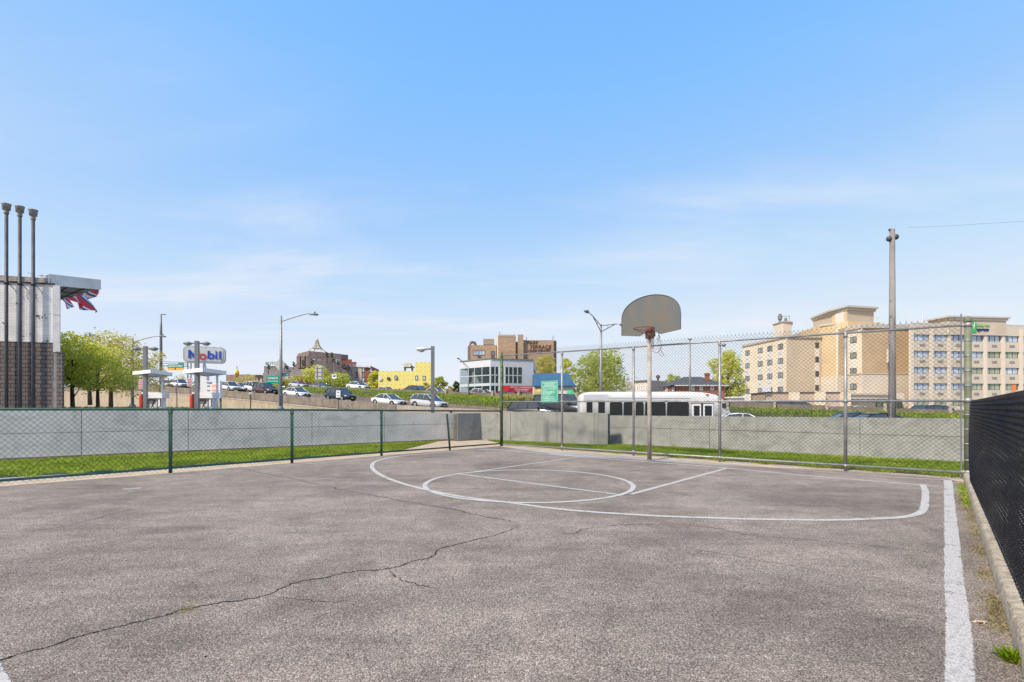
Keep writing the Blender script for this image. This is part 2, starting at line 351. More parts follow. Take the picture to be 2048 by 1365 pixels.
def clear_glass(name, tint=(0.75, 0.9, 0.92), fac=0.35):
    m = bpy.data.materials.new(name); m.use_nodes = True; nt = m.node_tree; new = NN(nt); L = nt.links.new
    b = nt.nodes['Principled BSDF']; b.inputs['Base Color'].default_value = (0.05, 0.07, 0.08, 1); b.inputs['Roughness'].default_value = 0.03; b.inputs['Specular IOR Level'].default_value = 0.9
    t = new('ShaderNodeBsdfTransparent'); t.inputs['Color'].default_value = (*tint, 1); mx = new('ShaderNodeMixShader', ins={0: fac})
    L(t.outputs[0], mx.inputs[1]); L(b.outputs[0], mx.inputs[2]); L(mx.outputs[0], nt.nodes['Material Output'].inputs['Surface']); return m

M = {}
M['asphalt'] = asphalt_mat(); M['paint'] = paint_mat(); M['paint_thin'] = paint_mat('thin_worn_paint', 0.62)
M['crack'] = mat('crack_shadow', (0.022, 0.02, 0.018), 1.0, var=0.3, scale=20)
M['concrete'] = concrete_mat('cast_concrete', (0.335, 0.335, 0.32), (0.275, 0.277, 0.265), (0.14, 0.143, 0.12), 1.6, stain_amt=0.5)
M['joint'] = mat('joint_filler', (0.13, 0.13, 0.12), 0.95, var=0.2)
M['curb'] = concrete_mat('curb_concrete', (0.50, 0.42, 0.315), (0.32, 0.265, 0.20), (0.17, 0.125, 0.085), 9.0, 1.0, stain_amt=0.5)
M['dirt'] = concrete_mat('sandy_footing', (0.58, 0.45, 0.32), (0.46, 0.35, 0.25), (0.22, 0.19, 0.10), 2.0, 0.5, stain_amt=0.35)
M['soil'] = mat('soil', (0.06, 0.065, 0.03), 1.0, var=0.3, scale=6)
M['road'] = mat('road_asphalt', (0.17, 0.165, 0.16), 0.9, var=0.12, scale=0.6, bump=0.2)
M['lot'] = mat('lot_concrete', (0.36, 0.35, 0.33), 0.9, var=0.12, scale=0.6)
M['parapet'] = concrete_mat('parapet_concrete', (0.27, 0.225, 0.185), (0.19, 0.16, 0.135), (0.10, 0.09, 0.08), 0.8, 0.2, True, 0.5)
M['newparapet'] = concrete_mat('patched_concrete', (0.42, 0.36, 0.30), (0.34, 0.29, 0.24), (0.18, 0.16, 0.14), 0.8, 0.2, True, 0.3)
M['retain'] = concrete_mat('retaining_concrete', (0.46, 0.37, 0.27), (0.36, 0.295, 0.22), (0.22, 0.19, 0.15), 0.5, 0.2, True, 0.4)
M['median'] = concrete_mat('median_concrete', (0.23, 0.19, 0.165), (0.16, 0.135, 0.12), (0.09, 0.08, 0.07), 0.6, 0.2, True, 0.4)
M['green_steel'] = mat('green_painted_steel', (0.065, 0.135, 0.095), 0.45, 0.2, var=0.18, scale=9)
M['mossy_steel'] = mat('mossy_galvanised_steel', (0.115, 0.13, 0.07), 0.65, 0.15, var=0.3, scale=5, col2=(0.21, 0.215, 0.165))
M['galv'] = mat('galvanised_steel', (0.30, 0.30, 0.305), 0.5, 0.45, var=0.14, scale=8)
M['wire'] = mat('chain_link_wire', (0.045, 0.045, 0.045), 0.7, 0.1, var=0.15, scale=6)
M['gwire'] = mat('green_chain_link_wire', (0.03, 0.04, 0.033), 0.6, 0.2, var=0.2, scale=6)
M['bwire'] = mat('black_vinyl_wire', (0.020, 0.0135, 0.0105), 0.33, 0.0, var=0.5, scale=14, spec=0.24)
M['darkpipe'] = mat('dark_painted_pipe', (0.095, 0.09, 0.10), 0.55, 0.2, var=0.2, scale=1.5)
M['lampgrey'] = mat('grey_lamp_steel', (0.20, 0.205, 0.215), 0.5, 0.3, var=0.1)
M['polegrey'] = mat('weathered_pole', (0.235, 0.215, 0.205), 0.75, 0.1, var=0.2, scale=4, stretch=(1, 1, .2))
M['lens'] = mat('lamp_lens', (0.55, 0.5, 0.45), 0.25, var=0)
M['white'] = mat('white_paint', (0.78, 0.78, 0.78), 0.5, var=0.05)
M['offwhite'] = mat('off_white_metal', (0.60, 0.58, 0.57), 0.6, var=0.1, scale=2)
M['black'] = mat('black_plastic', (0.015, 0.015, 0.016), 0.45, var=0)
M['tyre'] = mat('tyre_rubber', (0.02, 0.02, 0.02), 0.85, var=0)
M['rim'] = mat('alloy_rim', (0.45, 0.45, 0.46), 0.35, 0.7, var=0)
M['rust'] = mat('rusty_steel', (0.19, 0.055, 0.038), 0.8, 0.2, var=0.35, scale=25)
M['glass'] = glass_mat('dark_car_glass', (0.035, 0.045, 0.05))
M['carlamp'] = mat('headlamp_lens', (0.72, 0.74, 0.76), 0.12, 0.2, var=0, spec=0.8)
M['tail'] = mat('tail_lamp', (0.45, 0.02, 0.02), 0.2, var=0)
M['plate'] = mat('number_plate', (0.62, 0.45, 0.16), 0.5, var=0)
M['red'] = mat('red_paint', (0.50, 0.06, 0.035), 0.5, var=0.15, scale=4)
M['signgreen'] = mat('sign_green', (0.0, 0.27, 0.19), 0.5, var=0.04)
M['yellow'] = mat('sign_yellow', (0.78, 0.42, 0.02), 0.5, var=0.05)
M['alu'] = mat('bare_sign_back', (0.50, 0.47, 0.45), 0.55, 0.1, var=0.08)
M['bark'] = mat('bark', (0.10, 0.075, 0.055), 0.95, var=0.3, scale=6, stretch=(1, 1, .3), bump=0.5)
M['leafL'] = leaf_mat('spring_leaves', (0.42, 0.43, 0.06), (0.80, 0.78, 0.14))
M['leafG'] = leaf_mat('golden_leaves', (0.40, 0.36, 0.09), (0.72, 0.64, 0.18))
M['leafM'] = leaf_mat('green_leaves', (0.28, 0.33, 0.06), (0.64, 0.66, 0.15))
M['leafD'] = leaf_mat('dark_green_leaves', (0.07, 0.11, 0.05), (0.20, 0.27, 0.11))
M['grass'] = leaf_mat('grass_blades', (0.15, 0.235, 0.02), (0.50, 0.60, 0.07))
M['weed'] = leaf_mat('weed_leaves', (0.16, 0.25, 0.01), (0.40, 0.52, 0.03))
M['dry'] = leaf_mat('dry_grass', (0.30, 0.24, 0.12), (0.52, 0.44, 0.25))

# ------------------------------------------------------------------ plan of the place
d_r = Vector((-0.826, 0.563)); n_r = Vector((0.563, 0.826)); P_r = Vector((2.3, 48.0))      # the highway's line
def RD(s, o): return (P_r.x + d_r.x * s + n_r.x * o, P_r.y + d_r.y * s + n_r.y * o)
def interp(x, xs, ys): return float(np.interp(x, xs, ys))
def z_road(s): return interp(s, [-12, 0, 15, 29, 49, 60, 80, 110], [-0.6, 0.10, 1.12, 2.0, 3.26, 3.95, 4.95, 6.2])
def z_par(s): return interp(s, [-12, 0, 15, 29, 49, 60, 80, 95, 110], [-0.1, 0.86, 1.45, 2.32, 3.57, 4.17, 5.19, 5.77, 6.43])
def z_top(s): return interp(s, [-60, -35, -20, 6.6, 29, 45, 60, 80, 110], [0.25, 0.62, 1.08, 2.35, 3.55, 4.35, 5.0, 5.9, 7.0])
def z_bar(s): return z_road(s) + interp(s, [-20, 6, 60], [0.5, 0.62, 0.55])
def T(x, y):                                                                            # ground behind the wall, in front of the highway
    return interp(x, [-14, -1], [0.92, -0.6])
A_ = Vector((-0.34, 15.76, 0)); B_ = Vector((7.86, 8.37, 0)); L_ = Vector((-13.2, 2.5, 0))
wallL = [((-22, 3.2), 1.2), ((-12.07, 11.45), 1.20), ((-10.3, 12.72), 1.19), ((-8.3, 14.16), 1.16), ((-6.6, 15.39), 1.13), ((-4.4, 16.97), 1.08), ((-2.84, 18.09), 1.03), ((-2.1, 18.62), 1.02)]
wallC = [((-2.02, 18.0), 1.02), ((-1.22, 18.9), 1.02), ((0.75, 17.6), 1.10), ((2.72, 16.1), 1.06), ((3.13, 15.86), 1.04)]
wallR = [((3.32, 16.8), 0.965), ((5.6, 14.95), 0.97), ((8.05, 12.95), 0.98), ((10.45, 11.0), 0.99), ((14.5, 7.7), 1.0), ((18.5, 4.4), 1.0)]
allw = [p for p, z in wallL] + [p for p, z in wallC[1:-1]] + [p for p, z in wallR]

# ------------------------------------------------------------------ setting: ground, roads, slopes
def ray_hit(a, pts):
    dx, dy = math.sin(a), math.cos(a); best = None
    for (x0, y0), (x1, y1) in zip(pts[:-1], pts[1:]):
        ex, ey = x1 - x0, y1 - y0; den = dx * ey - dy * ex
        if abs(den) < 1e-9: continue
        t = (x0 * ey - y0 * ex) / den; u = (x0 * dy - y0 * dx) / den
        if t > 0 and -1e-6 <= u <= 1 + 1e-6 and (best is None or t < best): best = t
    return best
def build_ground():
    m = MB()                                     # ground inside the walls and behind the camera: one sheet far out
    ext = [(-60, -30)] + [p for p, z in wallL] + [wallC[1][0], wallC[2][0], wallC[3][0]] + [p for p, z in wallR] + [(60, -30)]
    n = len(ext)
    m.add([(x, y, -0.012) for x, y in ext] + [(0, -30, -0.012)], [tuple([n] + [k, k + 1][::-1]) for k in range(n - 1)])
    m.add([(-600, -30, -0.012), (600, -30, -0.012), (600, -600, -0.012), (-600, -600, -0.012)], [(3, 2, 1, 0)])
    tag(m.build('ground', M['lot']), kind='structure')
    # land between the wall and the highway
    V, Fc = [], []; angs = np.radians(np.arange(-80, 80.1, 2.0)); nr = 14
    outer = [RD(s, -3.6) for s in (320, 160, 110, 80, 60, 49, 29, 15, 0, -10, -20, -60, -120)]
    outer = [(-900, 400)] + outer[:1] + outer[1:] + [(160, -60)]
    for a in angs:
        r0 = ray_hit(a, [(-60, -30)] + allw + [(60, -30)]) or 30; r1 = ray_hit(a, outer) or 200; r1 = max(r1, r0 + 5)
        r0 += 0.1
        for k in range(nr):
            t = (k / (nr - 1)) ** 1.3; r = r0 + (r1 - r0) * t; x, y = r * math.sin(a), r * math.cos(a); V.append((x, y, T(x, y)))
    for i in range(len(angs) - 1):
        for k in range(nr - 1): p = i * nr + k; Fc.append((p, p + 1, p + nr + 1, p + nr))
    np_obj('service_road', V, Fc, M['road']); tag(bpy.data.objects['service_road'], kind='structure')
    # highway, slope and far ground as ribbons along the highway's line
    ss = list(np.arange(-140, 330.1, 4.0))
    def ribbon(name, prof, mt, disp=0.0):
        V, Fc = [], []; k = len(prof(0.0))
        for s in ss:
            for (o, z) in prof(s): x, y = RD(s, o); V.append((x, y, z + random.uniform(-disp, disp)))
        for i in range(len(ss) - 1):
            for j in range(k - 1): p = i * k + j; Fc.append((p, p + k, p + k + 1, p + 1))
        o = np_obj(name, V, Fc, mt, smooth=True); tag(o, kind='structure'); return o
    ribbon('highway', lambda s: [(-3.6, z_road(s) - 0.15), (3.45, z_road(s) + 0.02)], M['road'])
    ribbon('embankment', lambda s: [(3.6, z_bar(s) - 0.1), (4.6, z_bar(s) + (z_top(s) - z_bar(s)) * .35), (6.2, z_bar(s) + (z_top(s) - z_bar(s)) * .75), (8.2, z_top(s)), (9.4, z_top(s))], M['soil'], 0.06)
    ribbon('upper_road', lambda s: [(9.4, z_top(s) - 0.02), (26, z_top(s) - 0.3)], M['road'])
    ribbon('far_ground', lambda s: [(26, z_top(s) - 0.32), (60, max(-0.5, z_top(s) - 1.5)), (900, 0.0)], M['lot'])
build_ground()

def poly_sheet(name, pts, z, mt, kind='structure'):
    o = MB().add([(p[0], p[1], z) for p in pts], [tuple(range(len(pts)))]).build(name, mt); tag(o, kind=kind); return o
def line_pt(a, b, t): return (a[0] + (b[0] - a[0]) * t, a[1] + (b[1] - a[1]) * t)
e1 = (B_ - A_).normalized(); e2 = Vector((-0.69, -0.72, 0)).normalized()
cu = Vector((0.662, 0.749, 0)); cn = Vector((0.749, -0.662, 0)); C0 = Vector((2.59, 2.5, 0))          # curb line
# court asphalt (edge 0.2 m inside the fences)
q = A_ + e1 * 0.1 - Vector((0, 0.12, 0))
far_edge = [A_ + e2 * 0.18 + e1 * 0.1, G(1124, 911), G(1267, 919), G(1439, 931), G(1640, 939.5), G(1800, 950.5), G(1890, 957), G(1912, 962), G(1925, 972), G(1932, 985)]
left_edge = [A_ + e2 * t + Vector((0.06, -0.06, 0)) for t in (22, 12, 8, 5, 3, 1.5)]
right_edge = [C0 + cu * t for t in (4.6, 2, 0, -3, -9)]
poly_sheet('court_asphalt', [(p.x, p.y) for p in left_edge + far_edge + right_edge] + [(-14, -9)], 0.0, M['asphalt'])
# sandy concrete footing strip under the two fences
fs = MB()
def strip(m, pts_a, pts_b, z):
    n = len(pts_a); m.add([(p[0], p[1], z) for p in pts_a] + [(p[0], p[1], z) for p in pts_b], [(i, i + 1, n + i + 1, n + i) for i in range(n - 1)])
nLf = Vector((-e2.y, e2.x, 0)) * -1          # outward from the court at the low fence
if nLf.y < 0: nLf = -nLf
nTf = Vector((-e1.y, e1.x, 0))
if nTf.y < 0: nTf = -nTf
ts = (22, 12, 8, 4, 0)
strip(fs, [A_ + e2 * t - nLf * 0.25 for t in ts], [A_ + e2 * t + nLf * 0.6 for t in ts], -0.008)
strip(fs, [A_ + e1 * t - nTf * 0.3 for t in (0, 4, 8, 11.6)], [A_ + e1 * t + nTf * 0.34 for t in (0, 4, 8, 11.6)], -0.006)
strip(fs, [A_ + e2 * 6, A_ + e2 * 2.8, A_ + e2 * 0.5, A_ + e1 * 2], [Vector((-6.0, 15.8, 0)), Vector((-3.2, 17.9, 0)), Vector((-1.6, 18.6, 0)), Vector((2.0, 16.7, 0))], -0.0105)
tag(fs.build('footing_strip', M['dirt']), kind='structure')
# wall footing ledge at the foot of the left wall
ld = MB()
for (a, z), (b, z2) in zip(wallL[:-1], wallL[1:]): ld.slab(a, b, (-0.02, 0.05), (-0.02, 0.05), -0.12, 0.0)
tag(ld.build('wall_footing_ledge', M['parapet']), kind='structure')

# ------------------------------------------------------------------ painted court lines
def ribbon_line(m, pts, w, z, uvs):
    pts = [Vector((p[0], p[1], 0)) for p in pts]; n = len(pts); k = len(m.v)
    for i, p in enumerate(pts):
        t = (pts[min(i + 1, n - 1)] - pts[max(i - 1, 0)]).normalized(); s = Vector((-t.y, t.x, 0)) * (w[i] if hasattr(w, '__len__') else w) / 2
        for sg, u in ((-1, 0.0), (1, 1.0)): q = p + s * sg; m.v.append((q.x, q.y, z)); uvs.append((u, i * 0.2))
    for i in range(n - 1): a = k + 2 * i; m.f.append((a, a + 2, a + 3, a + 1)); m.m.append(0)
def smooth_path(pts, n=8):
    P_ = [Vector(p) for p in pts]; out = []
    for i in range(len(P_) - 1):
        p0 = P_[max(i - 1, 0)]; p1 = P_[i]; p2 = P_[i + 1]; p3 = P_[min(i + 2, len(P_) - 1)]
        for k in range(n):
            t = k / n; out.append(0.5 * ((2 * p1) + (p2 - p0) * t + (2 * p0 - 5 * p1 + 4 * p2 - p3) * t * t + (3 * p1 - p0 - 3 * p2 + p3) * t ** 3))
    out.append(P_[-1]); return out
def marking(name, pts, w, z=0.004, mt='paint'):
    z = 0.0012 + z * 0.35
    m = MB(); uvs = []; ribbon_line(m, pts, w, z, uvs); o = m.build(name, M[mt]); me = o.data
    uvl = me.uv_layers.new(name='UVMap')
    for lp in me.loops: uvl.data[lp.index].uv = uvs[lp.vertex_index]
    tag(o, kind='structure'); return o
def dens(a, b, n=20): a, b = Vector(a), Vector(b); return [a.lerp(b, i / n) for i in range(n + 1)]
def wob(pts, s=0.006): return [p + Vector((random.uniform(-s, s), random.uniform(-s, s), 0)) for p in pts]
sl0, sl1 = G(1896, 961), G(1923, 1365)
marking('side_line', wob(dens(sl0, sl1 + (sl1 - sl0) * 0.6, 60), 0.004), 0.120)
marking('outer_boundary_line', smooth_path([G(960, 899.5), G(1060, 903), G(1180, 910), G(1300, 919), G(1500, 933), G(1640, 943.5), G(1770, 953.5), G(1893, 960.5)], 8), 0.055, 0.0045, 'paint_thin')
marking('base_line', wob(smooth_path([G(985, 899), G(1075, 907), G(1160, 914.3), G(1310, 925.5), G(1455, 937), G(1640, 954), G(1845, 970.5)], 10), 0.003), 0.085, 0.0065)
tp = [G(*p) for p in ((1846, 970), (1851, 985), (1850, 1003), (1847, 1019), (1832, 1030), (1795, 1036), (1720, 1039.5), (1640, 1041), (1500, 1039), (1400, 1036), (1300, 1032), (1180, 1024.5), (1100, 1017), (1010, 1005), (940, 996.5), (880, 986), (820, 972), (775, 957), (750, 943), (744, 932), (755, 922), (795, 913.5), (850, 908), (900, 904), (985, 899))]
marking('three_point_line', wob(smooth_path(tp, 7), 0.003), 0.092, 0.0085)
marking('lane_line', wob(dens(G(1160, 914), G(930, 947)), 0.003), 0.07, 0.0045)
marking('lane_line', wob(dens(G(1452, 937.5), G(1262, 989)), 0.003), 0.085, 0.0045)
marking('free_throw_line', wob(dens(G(912, 948), G(1247, 991.5)), 0.003), 0.075, 0.0105)
marking('free_throw_circle', wob([Vector((0.27 + 1.68 * math.cos(a), 8.0 + 1.66 * math.sin(a), 0)) for a in np.linspace(0, 2 * math.pi, 90)], 0.003), 0.085, 0.0125)
hc = G(0, 1318) + Vector((-.038, -.05, 0)); hd_ = Vector((.80, -.60, 0)); marking('half_court_line', wob(dens(hc - hd_ * 3, hc + hd_ * 9, 40), 0.004), 0.12)
marking('fence_side_line', smooth_path([G(-60, 978), G(0, 973.5), G(200, 958), G(340, 947.5), G(560, 931.5), G(763, 917), G(800, 913)], 8), 0.05, 0.0045, 'paint_thin')
marking('paint_patch', dens(G(246, 979), G(282, 976.5), 4), 0.10, 0.0045, 'paint_thin')
def crack(pts, w, jag=0.02, n=14):
    rnd = random.Random(int(pts[0][0] * 7 + pts[0][1])); path = smooth_path([G(*p) for p in pts], n); m = MB(); uv = []
    q = []; ww = []; off = 0.0; off2 = 0.0
    for i, p in enumerate(path):
        off = off * 0.75 + rnd.uniform(-jag, jag) * 0.6; off2 = off2 * 0.75 + rnd.uniform(-jag, jag) * 0.6
        q.append(p + Vector((off, off2, 0))); e = min(1, i / 10, (len(path) - 1 - i) / 10); ww.append(w * 1.45 * (0.3 + 0.9 * rnd.random()) * (0.15 + 0.85 * e))
    ribbon_line(m, q, ww, 0.0014, uv); o = m.build('pavement_crack', M['crack']); tag(o, kind='structure')
crack([(-30, 1328), (0, 1320), (80, 1300), (140, 1280), (200, 1262), (300, 1240), (370, 1219), (450, 1206), (520, 1194), (560, 1180), (600, 1164), (640, 1158), (700, 1145), (780, 1138), (830, 1122), (866, 1113), (880, 1100), (960, 1079), (1000, 1068), (1040, 1054)], 0.012)
crack([(780, 1140), (790, 1155), (830, 1170), (880, 1178)], 0.007)
crack([(1110, 1070), (1150, 1067), (1175, 1058), (1240, 1051), (1300, 1049), (1340, 1047)], 0.008)
crack([(1340, 1047), (1430, 1057), (1455, 1061), (1500, 1071), (1620, 1080), (1760, 1094), (1850, 1104), (1900, 1112), (1945, 1116)], 0.006)
crack([(1270, 1080), (1400, 1100), (1560, 1130), (1640, 1142)], 0.0035)
crack([(490, 940), (560, 953), (640, 970), (700, 983), (760, 994), (800, 1001), (900, 1019), (960, 1032), (1040, 1046)], 0.014, 0.03)
crack([(-20, 1068), (40, 1064), (120, 1055), (190, 1037), (260, 1020), (330, 1007)], 0.008)
crack([(560, 944), (660, 949), (740, 948)], 0.006)
crack([(1205, 950), (1240, 945), (1280, 941), (1310, 935), (1332, 932)], 0.012)
crack([(930, 951), (965, 955), (980, 966), (1060, 975), (1100, 990), (1150, 998)], 0.006)
crack([(1440, 935), (1520, 960), (1640, 978), (1760, 985)], 0.004)
crack([(560, 1194), (640, 1205), (700, 1200)], 0.004)

# ------------------------------------------------------------------ grass strips and weeds
def blades(name, pts_fn, n, h, w, mt, kind='stuff', seed=1, lean=0.5, parent=None):
    rng = np.random.default_rng(seed); p = pts_fn(rng, n); n = len(p)
    a = rng.uniform(0, 2 * math.pi, n); hh = h * rng.uniform(0.5, 1.25, n); ln = rng.normal(0, lean, (n, 2)) * hh[:, None]
    dx = np.stack([np.cos(a), np.sin(a), 0 * a], 1) * w * rng.uniform(0.6, 1.3, n)[:, None]
    top = p + np.concatenate([ln, hh[:, None]], 1); mid = p + np.concatenate([ln * 0.35, hh[:, None] * 0.55], 1)
    V = np.stack([p - dx * .6, p + dx * .6, mid + dx, top, mid - dx], 1).reshape(-1, 3)
    return np_obj(name, V, (np.arange(n) * 5)[:, None] + np.arange(5), mt, parent, nside=5)
def between(A, B, jit=0.0, patch=0.0):
    A = np.array([(p[0], p[1]) for p in A], float); B = np.array([(p[0], p[1]) for p in B], float)
    def f(rng, n):
        L = np.linalg.norm(np.diff(A, axis=0), axis=1); cum = np.concatenate([[0], np.cumsum(L)]); s = rng.uniform(0, cum[-1], n); t = rng.uniform(0, 1, n)
        ax = np.stack([np.interp(s, cum, A[:, k]) for k in (0, 1)], 1); bx = np.stack([np.interp(s, cum, B[:, k]) for k in (0, 1)], 1)
        t = t + 0.06 * np.sin(s * 5.1) * (t > .85)
        p = ax + (bx - ax) * t[:, None]
        return np.concatenate([p, np.zeros((n, 1)) - 0.01], 1)
    return f
gA = [(wallL[i][0][0] + 0.12, wallL[i][0][1] - 0.14) for i in range(1, 7)]
gA = [(-15.5, 8.6)] + gA
gB = [G(-200, 975), G(0, 955), G(170, 945), G(341, 934), G(480, 924), G(640, 913), G(800, 901)]
def soil_strip(A, B, z):
    m = MB(); strip(m, A, B, z); return tag(m.build('lawn_soil', M['soil']), kind='structure')
soil_strip(gA, [(p[0], p[1]) for p in gB], -0.009 + 0.006)
tag(blades('lawn', between(gA, gB), 52000, 0.055, 0.006, M['grass'], seed=3), 'strip of short green grass between the green fence and the left concrete wall', 'grass', kind='stuff')
gC = [(-0.9, 18.3), (0.75, 17.3), (2.6, 15.85), (3.3, 16.5), (5.5, 14.75), (8.0, 12.75), (10.4, 10.8), (11.6, 9.8)]
gD = [A_ + nTf * 0.75 - e1 * 0.5, A_ + e1 * 1.2 + nTf * .45, A_ + e1 * 3 + nTf * 0.36, A_ + e1 * 4 + nTf * .34, A_ + e1 * 6 + nTf * .34, A_ + e1 * 8.6 + nTf * .34, A_ + e1 * 11.2 + nTf * .34, A_ + e1 * 12.5 + nTf * .34]
soil_strip(gC, [(p.x, p.y) for p in gD], -0.002)
tag(blades('lawn', between(gC, gD), 60000, 0.06, 0.006, M['grass'], seed=4), 'strip of short green grass between the tall fence and the right concrete wall', 'grass', kind='stuff')
# weeds along the foot of the curb
def weed_line(rng, n):
    cl = rng.choice([0.35, 0.6, 0.8, 1.5, 2.3, 3.2, 3.9, 4.5, 5.2, 6.1], n); t = cl + rng.normal(0, 0.13, n) * (0.6 + cl * 0.2)
    o = -np.abs(rng.normal(0, 0.045, n)) - 0.004
    p = np.array([C0.x, C0.y]) + np.outer(t, [cu.x, cu.y]) + np.outer(o, [cn.x, cn.y])
    return np.concatenate([p, np.zeros((n, 1)) + 0.001], 1)
tag(blades('weeds', weed_line, 2600, 0.017, 0.0028, M['dry'], seed=8, lean=0.9), 'dry tufts and weeds scattered along the foot of the curb', 'weeds', kind='stuff')
def weed_corner(rng, n):
    t = rng.uniform(4.8, 7.2, n) ** 1.0; o = -np.abs(rng.normal(0, 0.05, n)); p = np.array([C0.x, C0.y]) + np.outer(t, [cu.x, cu.y]) + np.outer(o, [cn.x, cn.y])
    return np.concatenate([p, np.zeros((n, 1)) + 0.001], 1)
tag(blades('weeds', weed_corner, 700, 0.03, 0.004, M['grass'], seed=9, lean=0.7), 'green weeds in the corner where the curb meets the tall fence', 'weeds', kind='stuff')
def one_weed(name, label, c, n, h, w, spread, seed, mt='weed'):
    rng = np.random.default_rng(seed); t = thing(name, label, 'weed', c)
    p = np.array(c) + np.concatenate([rng.normal(0, spread, (n, 2)), np.zeros((n, 1))], 1)
    blades('leaves', lambda r, k: p, n, h, w, M[mt], seed=seed, lean=0.75, parent=t)
    return t
g0 = G(2022, 1322); one_weed('weed', 'bright green weed at the foot of the curb, bottom right', (g0.x, g0.y, 0.002), 190, 0.05, 0.006, 0.015, 5)
g9 = G(372, 1221); one_weed('weed', 'tiny dry yellowish tuft growing out of the long crack', (g9.x, g9.y, 0.001), 120, 0.012, 0.0025, 0.026, 6, 'dry')
g1 = A_ + e1 * 11.35; 
def vine(rng, n):
    z = rng.uniform(0.1, 1.05, n); keep = np.sin(z * 11 + 1) > -0.35; z = z[keep]; k = len(z)
    return np.stack([g1.x + 0.02 + rng.normal(0, 0.035, k), g1.y + 0.05 + rng.normal(0, 0.04, k), z], 1)
tv = thing('climbing_weed', 'spindly yellow-green weed climbing between the end post and the black fence', 'weed', (g1.x, g1.y, 0))
blades('leaves', vine, 420, 0.035, 0.011, M['grass'], seed=12, lean=0.8, parent=tv)
MB().tube([(g1.x + .02, g1.y + .05, 0), (g1.x + .04, g1.y + .04, 0.5), (g1.x + .01, g1.y + .06, 1.05)], 0.004, 5).build('stem', M['bark'], tv)
g2 = G(1955, 1247)
tl = MB(); rl = random.Random(3)
for k in range(5):
    a = rl.uniform(0, 6.28); c = Vector((g2.x + rl.uniform(-.03, .03), g2.y + rl.uniform(-.015, .015), 0.006)); u = Vector((math.cos(a), math.sin(a) * .6, .12)) * 0.03; w_ = Vector((-math.sin(a), math.cos(a), .2)) * .011
    tl.add([c - u, c + w_ + Vector((0, 0, .008)), c + u + Vector((0, 0, .006)), c - w_], [(0, 1, 2, 3)])
tag(tl.build('dead_leaf', mat('dead_leaf', (0.50, 0.37, 0.26), 0.8, var=0.2, scale=30)), 'crumpled pale brown dead leaf beside the white side line', 'leaf')
# little dark stones strewn on the court
rs_ = random.Random(11)
sm = MB()
for k in range(150):
    t = rs_.random(); pt = G(rs_.uniform(0, 1880), 930 + 430 * t ** 1.4); r_ = rs_.uniform(0.002, 0.006)
    if pt.x > (pt.y - 2.5) * 0.883 + 2.4 or (pt.x < -.34 - (15.6 - pt.y) * .94): continue
    sm.lathe((pt.x, pt.y, 0.001), [(r_, 0), (r_ * .8, r_ * .7), (0.0001, r_)], 5)
tag(sm.build('gravel', mat('gravel', (0.05, 0.045, 0.04), 0.9, var=0.3, scale=90)), 'dark grit strewn over the asphalt court', 'gravel', kind='stuff')

# curb under the black fence
cb = MB(); N = 70; rows = []
rc_ = random.Random(5)
for i in range(N + 1):
    t = -2.5 + (8.0 + 2.4) * i / N; b = C0 + cu * t; j = lambda: rc_.uniform(-0.004, 0.004)
    rows.append([(b.x, b.y, -0.02), (b.x + cn.x * (.006 + j()), b.y + cn.y * (.006 + j()), 0.105 + j()), (b.x + cn.x * .022, b.y + cn.y * .022, 0.122 + j()), (b.x + cn.x * .085, b.y + cn.y * .085, 0.126 + j()), (b.x + cn.x * .16, b.y + cn.y * .16, 0.12 + j()), (b.x + cn.x * .165, b.y + cn.y * .165, -0.02)])
V = [v for r_ in rows for v in r_]; Fc = [(i * 6 + k, i * 6 + k + 1, (i + 1) * 6 + k + 1, (i + 1) * 6 + k) for i in range(N) for k in range(5)]
tag(np_obj('curb', V, Fc, M['curb']), 'worn tan concrete curb carrying the black fence', 'curb')

# ------------------------------------------------------------------ concrete walls
def wall_thing(name, label, pts, joints, z_mid=None, thick=0.22, zb=-0.9, mt='concrete'):
    """pts: [((x,y),ztop)]; joints: plan distances along the run of vertical joints; panels with real gaps on a darker core"""
    t = thing(name, label, 'wall', (pts[0][0][0], pts[0][0][1], 0))
    pan, core, cap = MB(), MB(), MB()
    cum = 0.0
    for (a, za), (b, zb_) in zip(pts[:-1], pts[1:]):
        a, b = Vector(a), Vector(b); L = (b - a).length
        core.slab(a, b, (zb, za - 0.02), (zb, zb_ - 0.02), 0.014, thick - 0.01)
        cuts = [0.0] + sorted(j - cum for j in joints if 0 < j - cum < L) + [L]
        for c0, c1 in zip(cuts[:-1], cuts[1:]):
            g = 0.007; p = a.lerp(b, (c0 + (g if c0 > 0 else 0)) / L); q_ = a.lerp(b, (c1 - (g if c1 < L else 0)) / L)
            zp = za + (zb_ - za) * c0 / L; zq = za + (zb_ - za) * c1 / L
            if z_mid:
                pan.slab(p, q_, (zb, z_mid - 0.006), (zb, z_mid - 0.006), 0.0, 0.05); pan.slab(p, q_, (z_mid + 0.006, zp), (z_mid + 0.006, zq), 0.0, 0.05)
            else: pan.slab(p, q_, (zb, zp), (zb, zq), 0.0, 0.05)
            cap.slab(p, q_, (zp - 0.03, zp + 0.002), (zq - 0.03, zq + 0.002), 0.052, thick)
        cum += L
    pan.build('panel', M[mt], t); core.build('core', M['joint'], t); cap.build('coping', M[mt], t); return t
M['concrete_shade_lift'] = concrete_mat('shade_lifted_concrete', (0.76, 0.72, 0.68), (0.68, 0.645, 0.605), (0.42, 0.41, 0.36), 1.0, stain_amt=0.55)  # base colour lightened to offset the left wall's shade; sunlit right wall's is darker
wall_thing('concrete_wall', 'pale grey concrete wall behind the green fence on the left', wallL, [4.6, 8.9, 12.85, 14.35, 16.6, 19.9, 22.3], 0.62, mt='concrete_shade_lift')
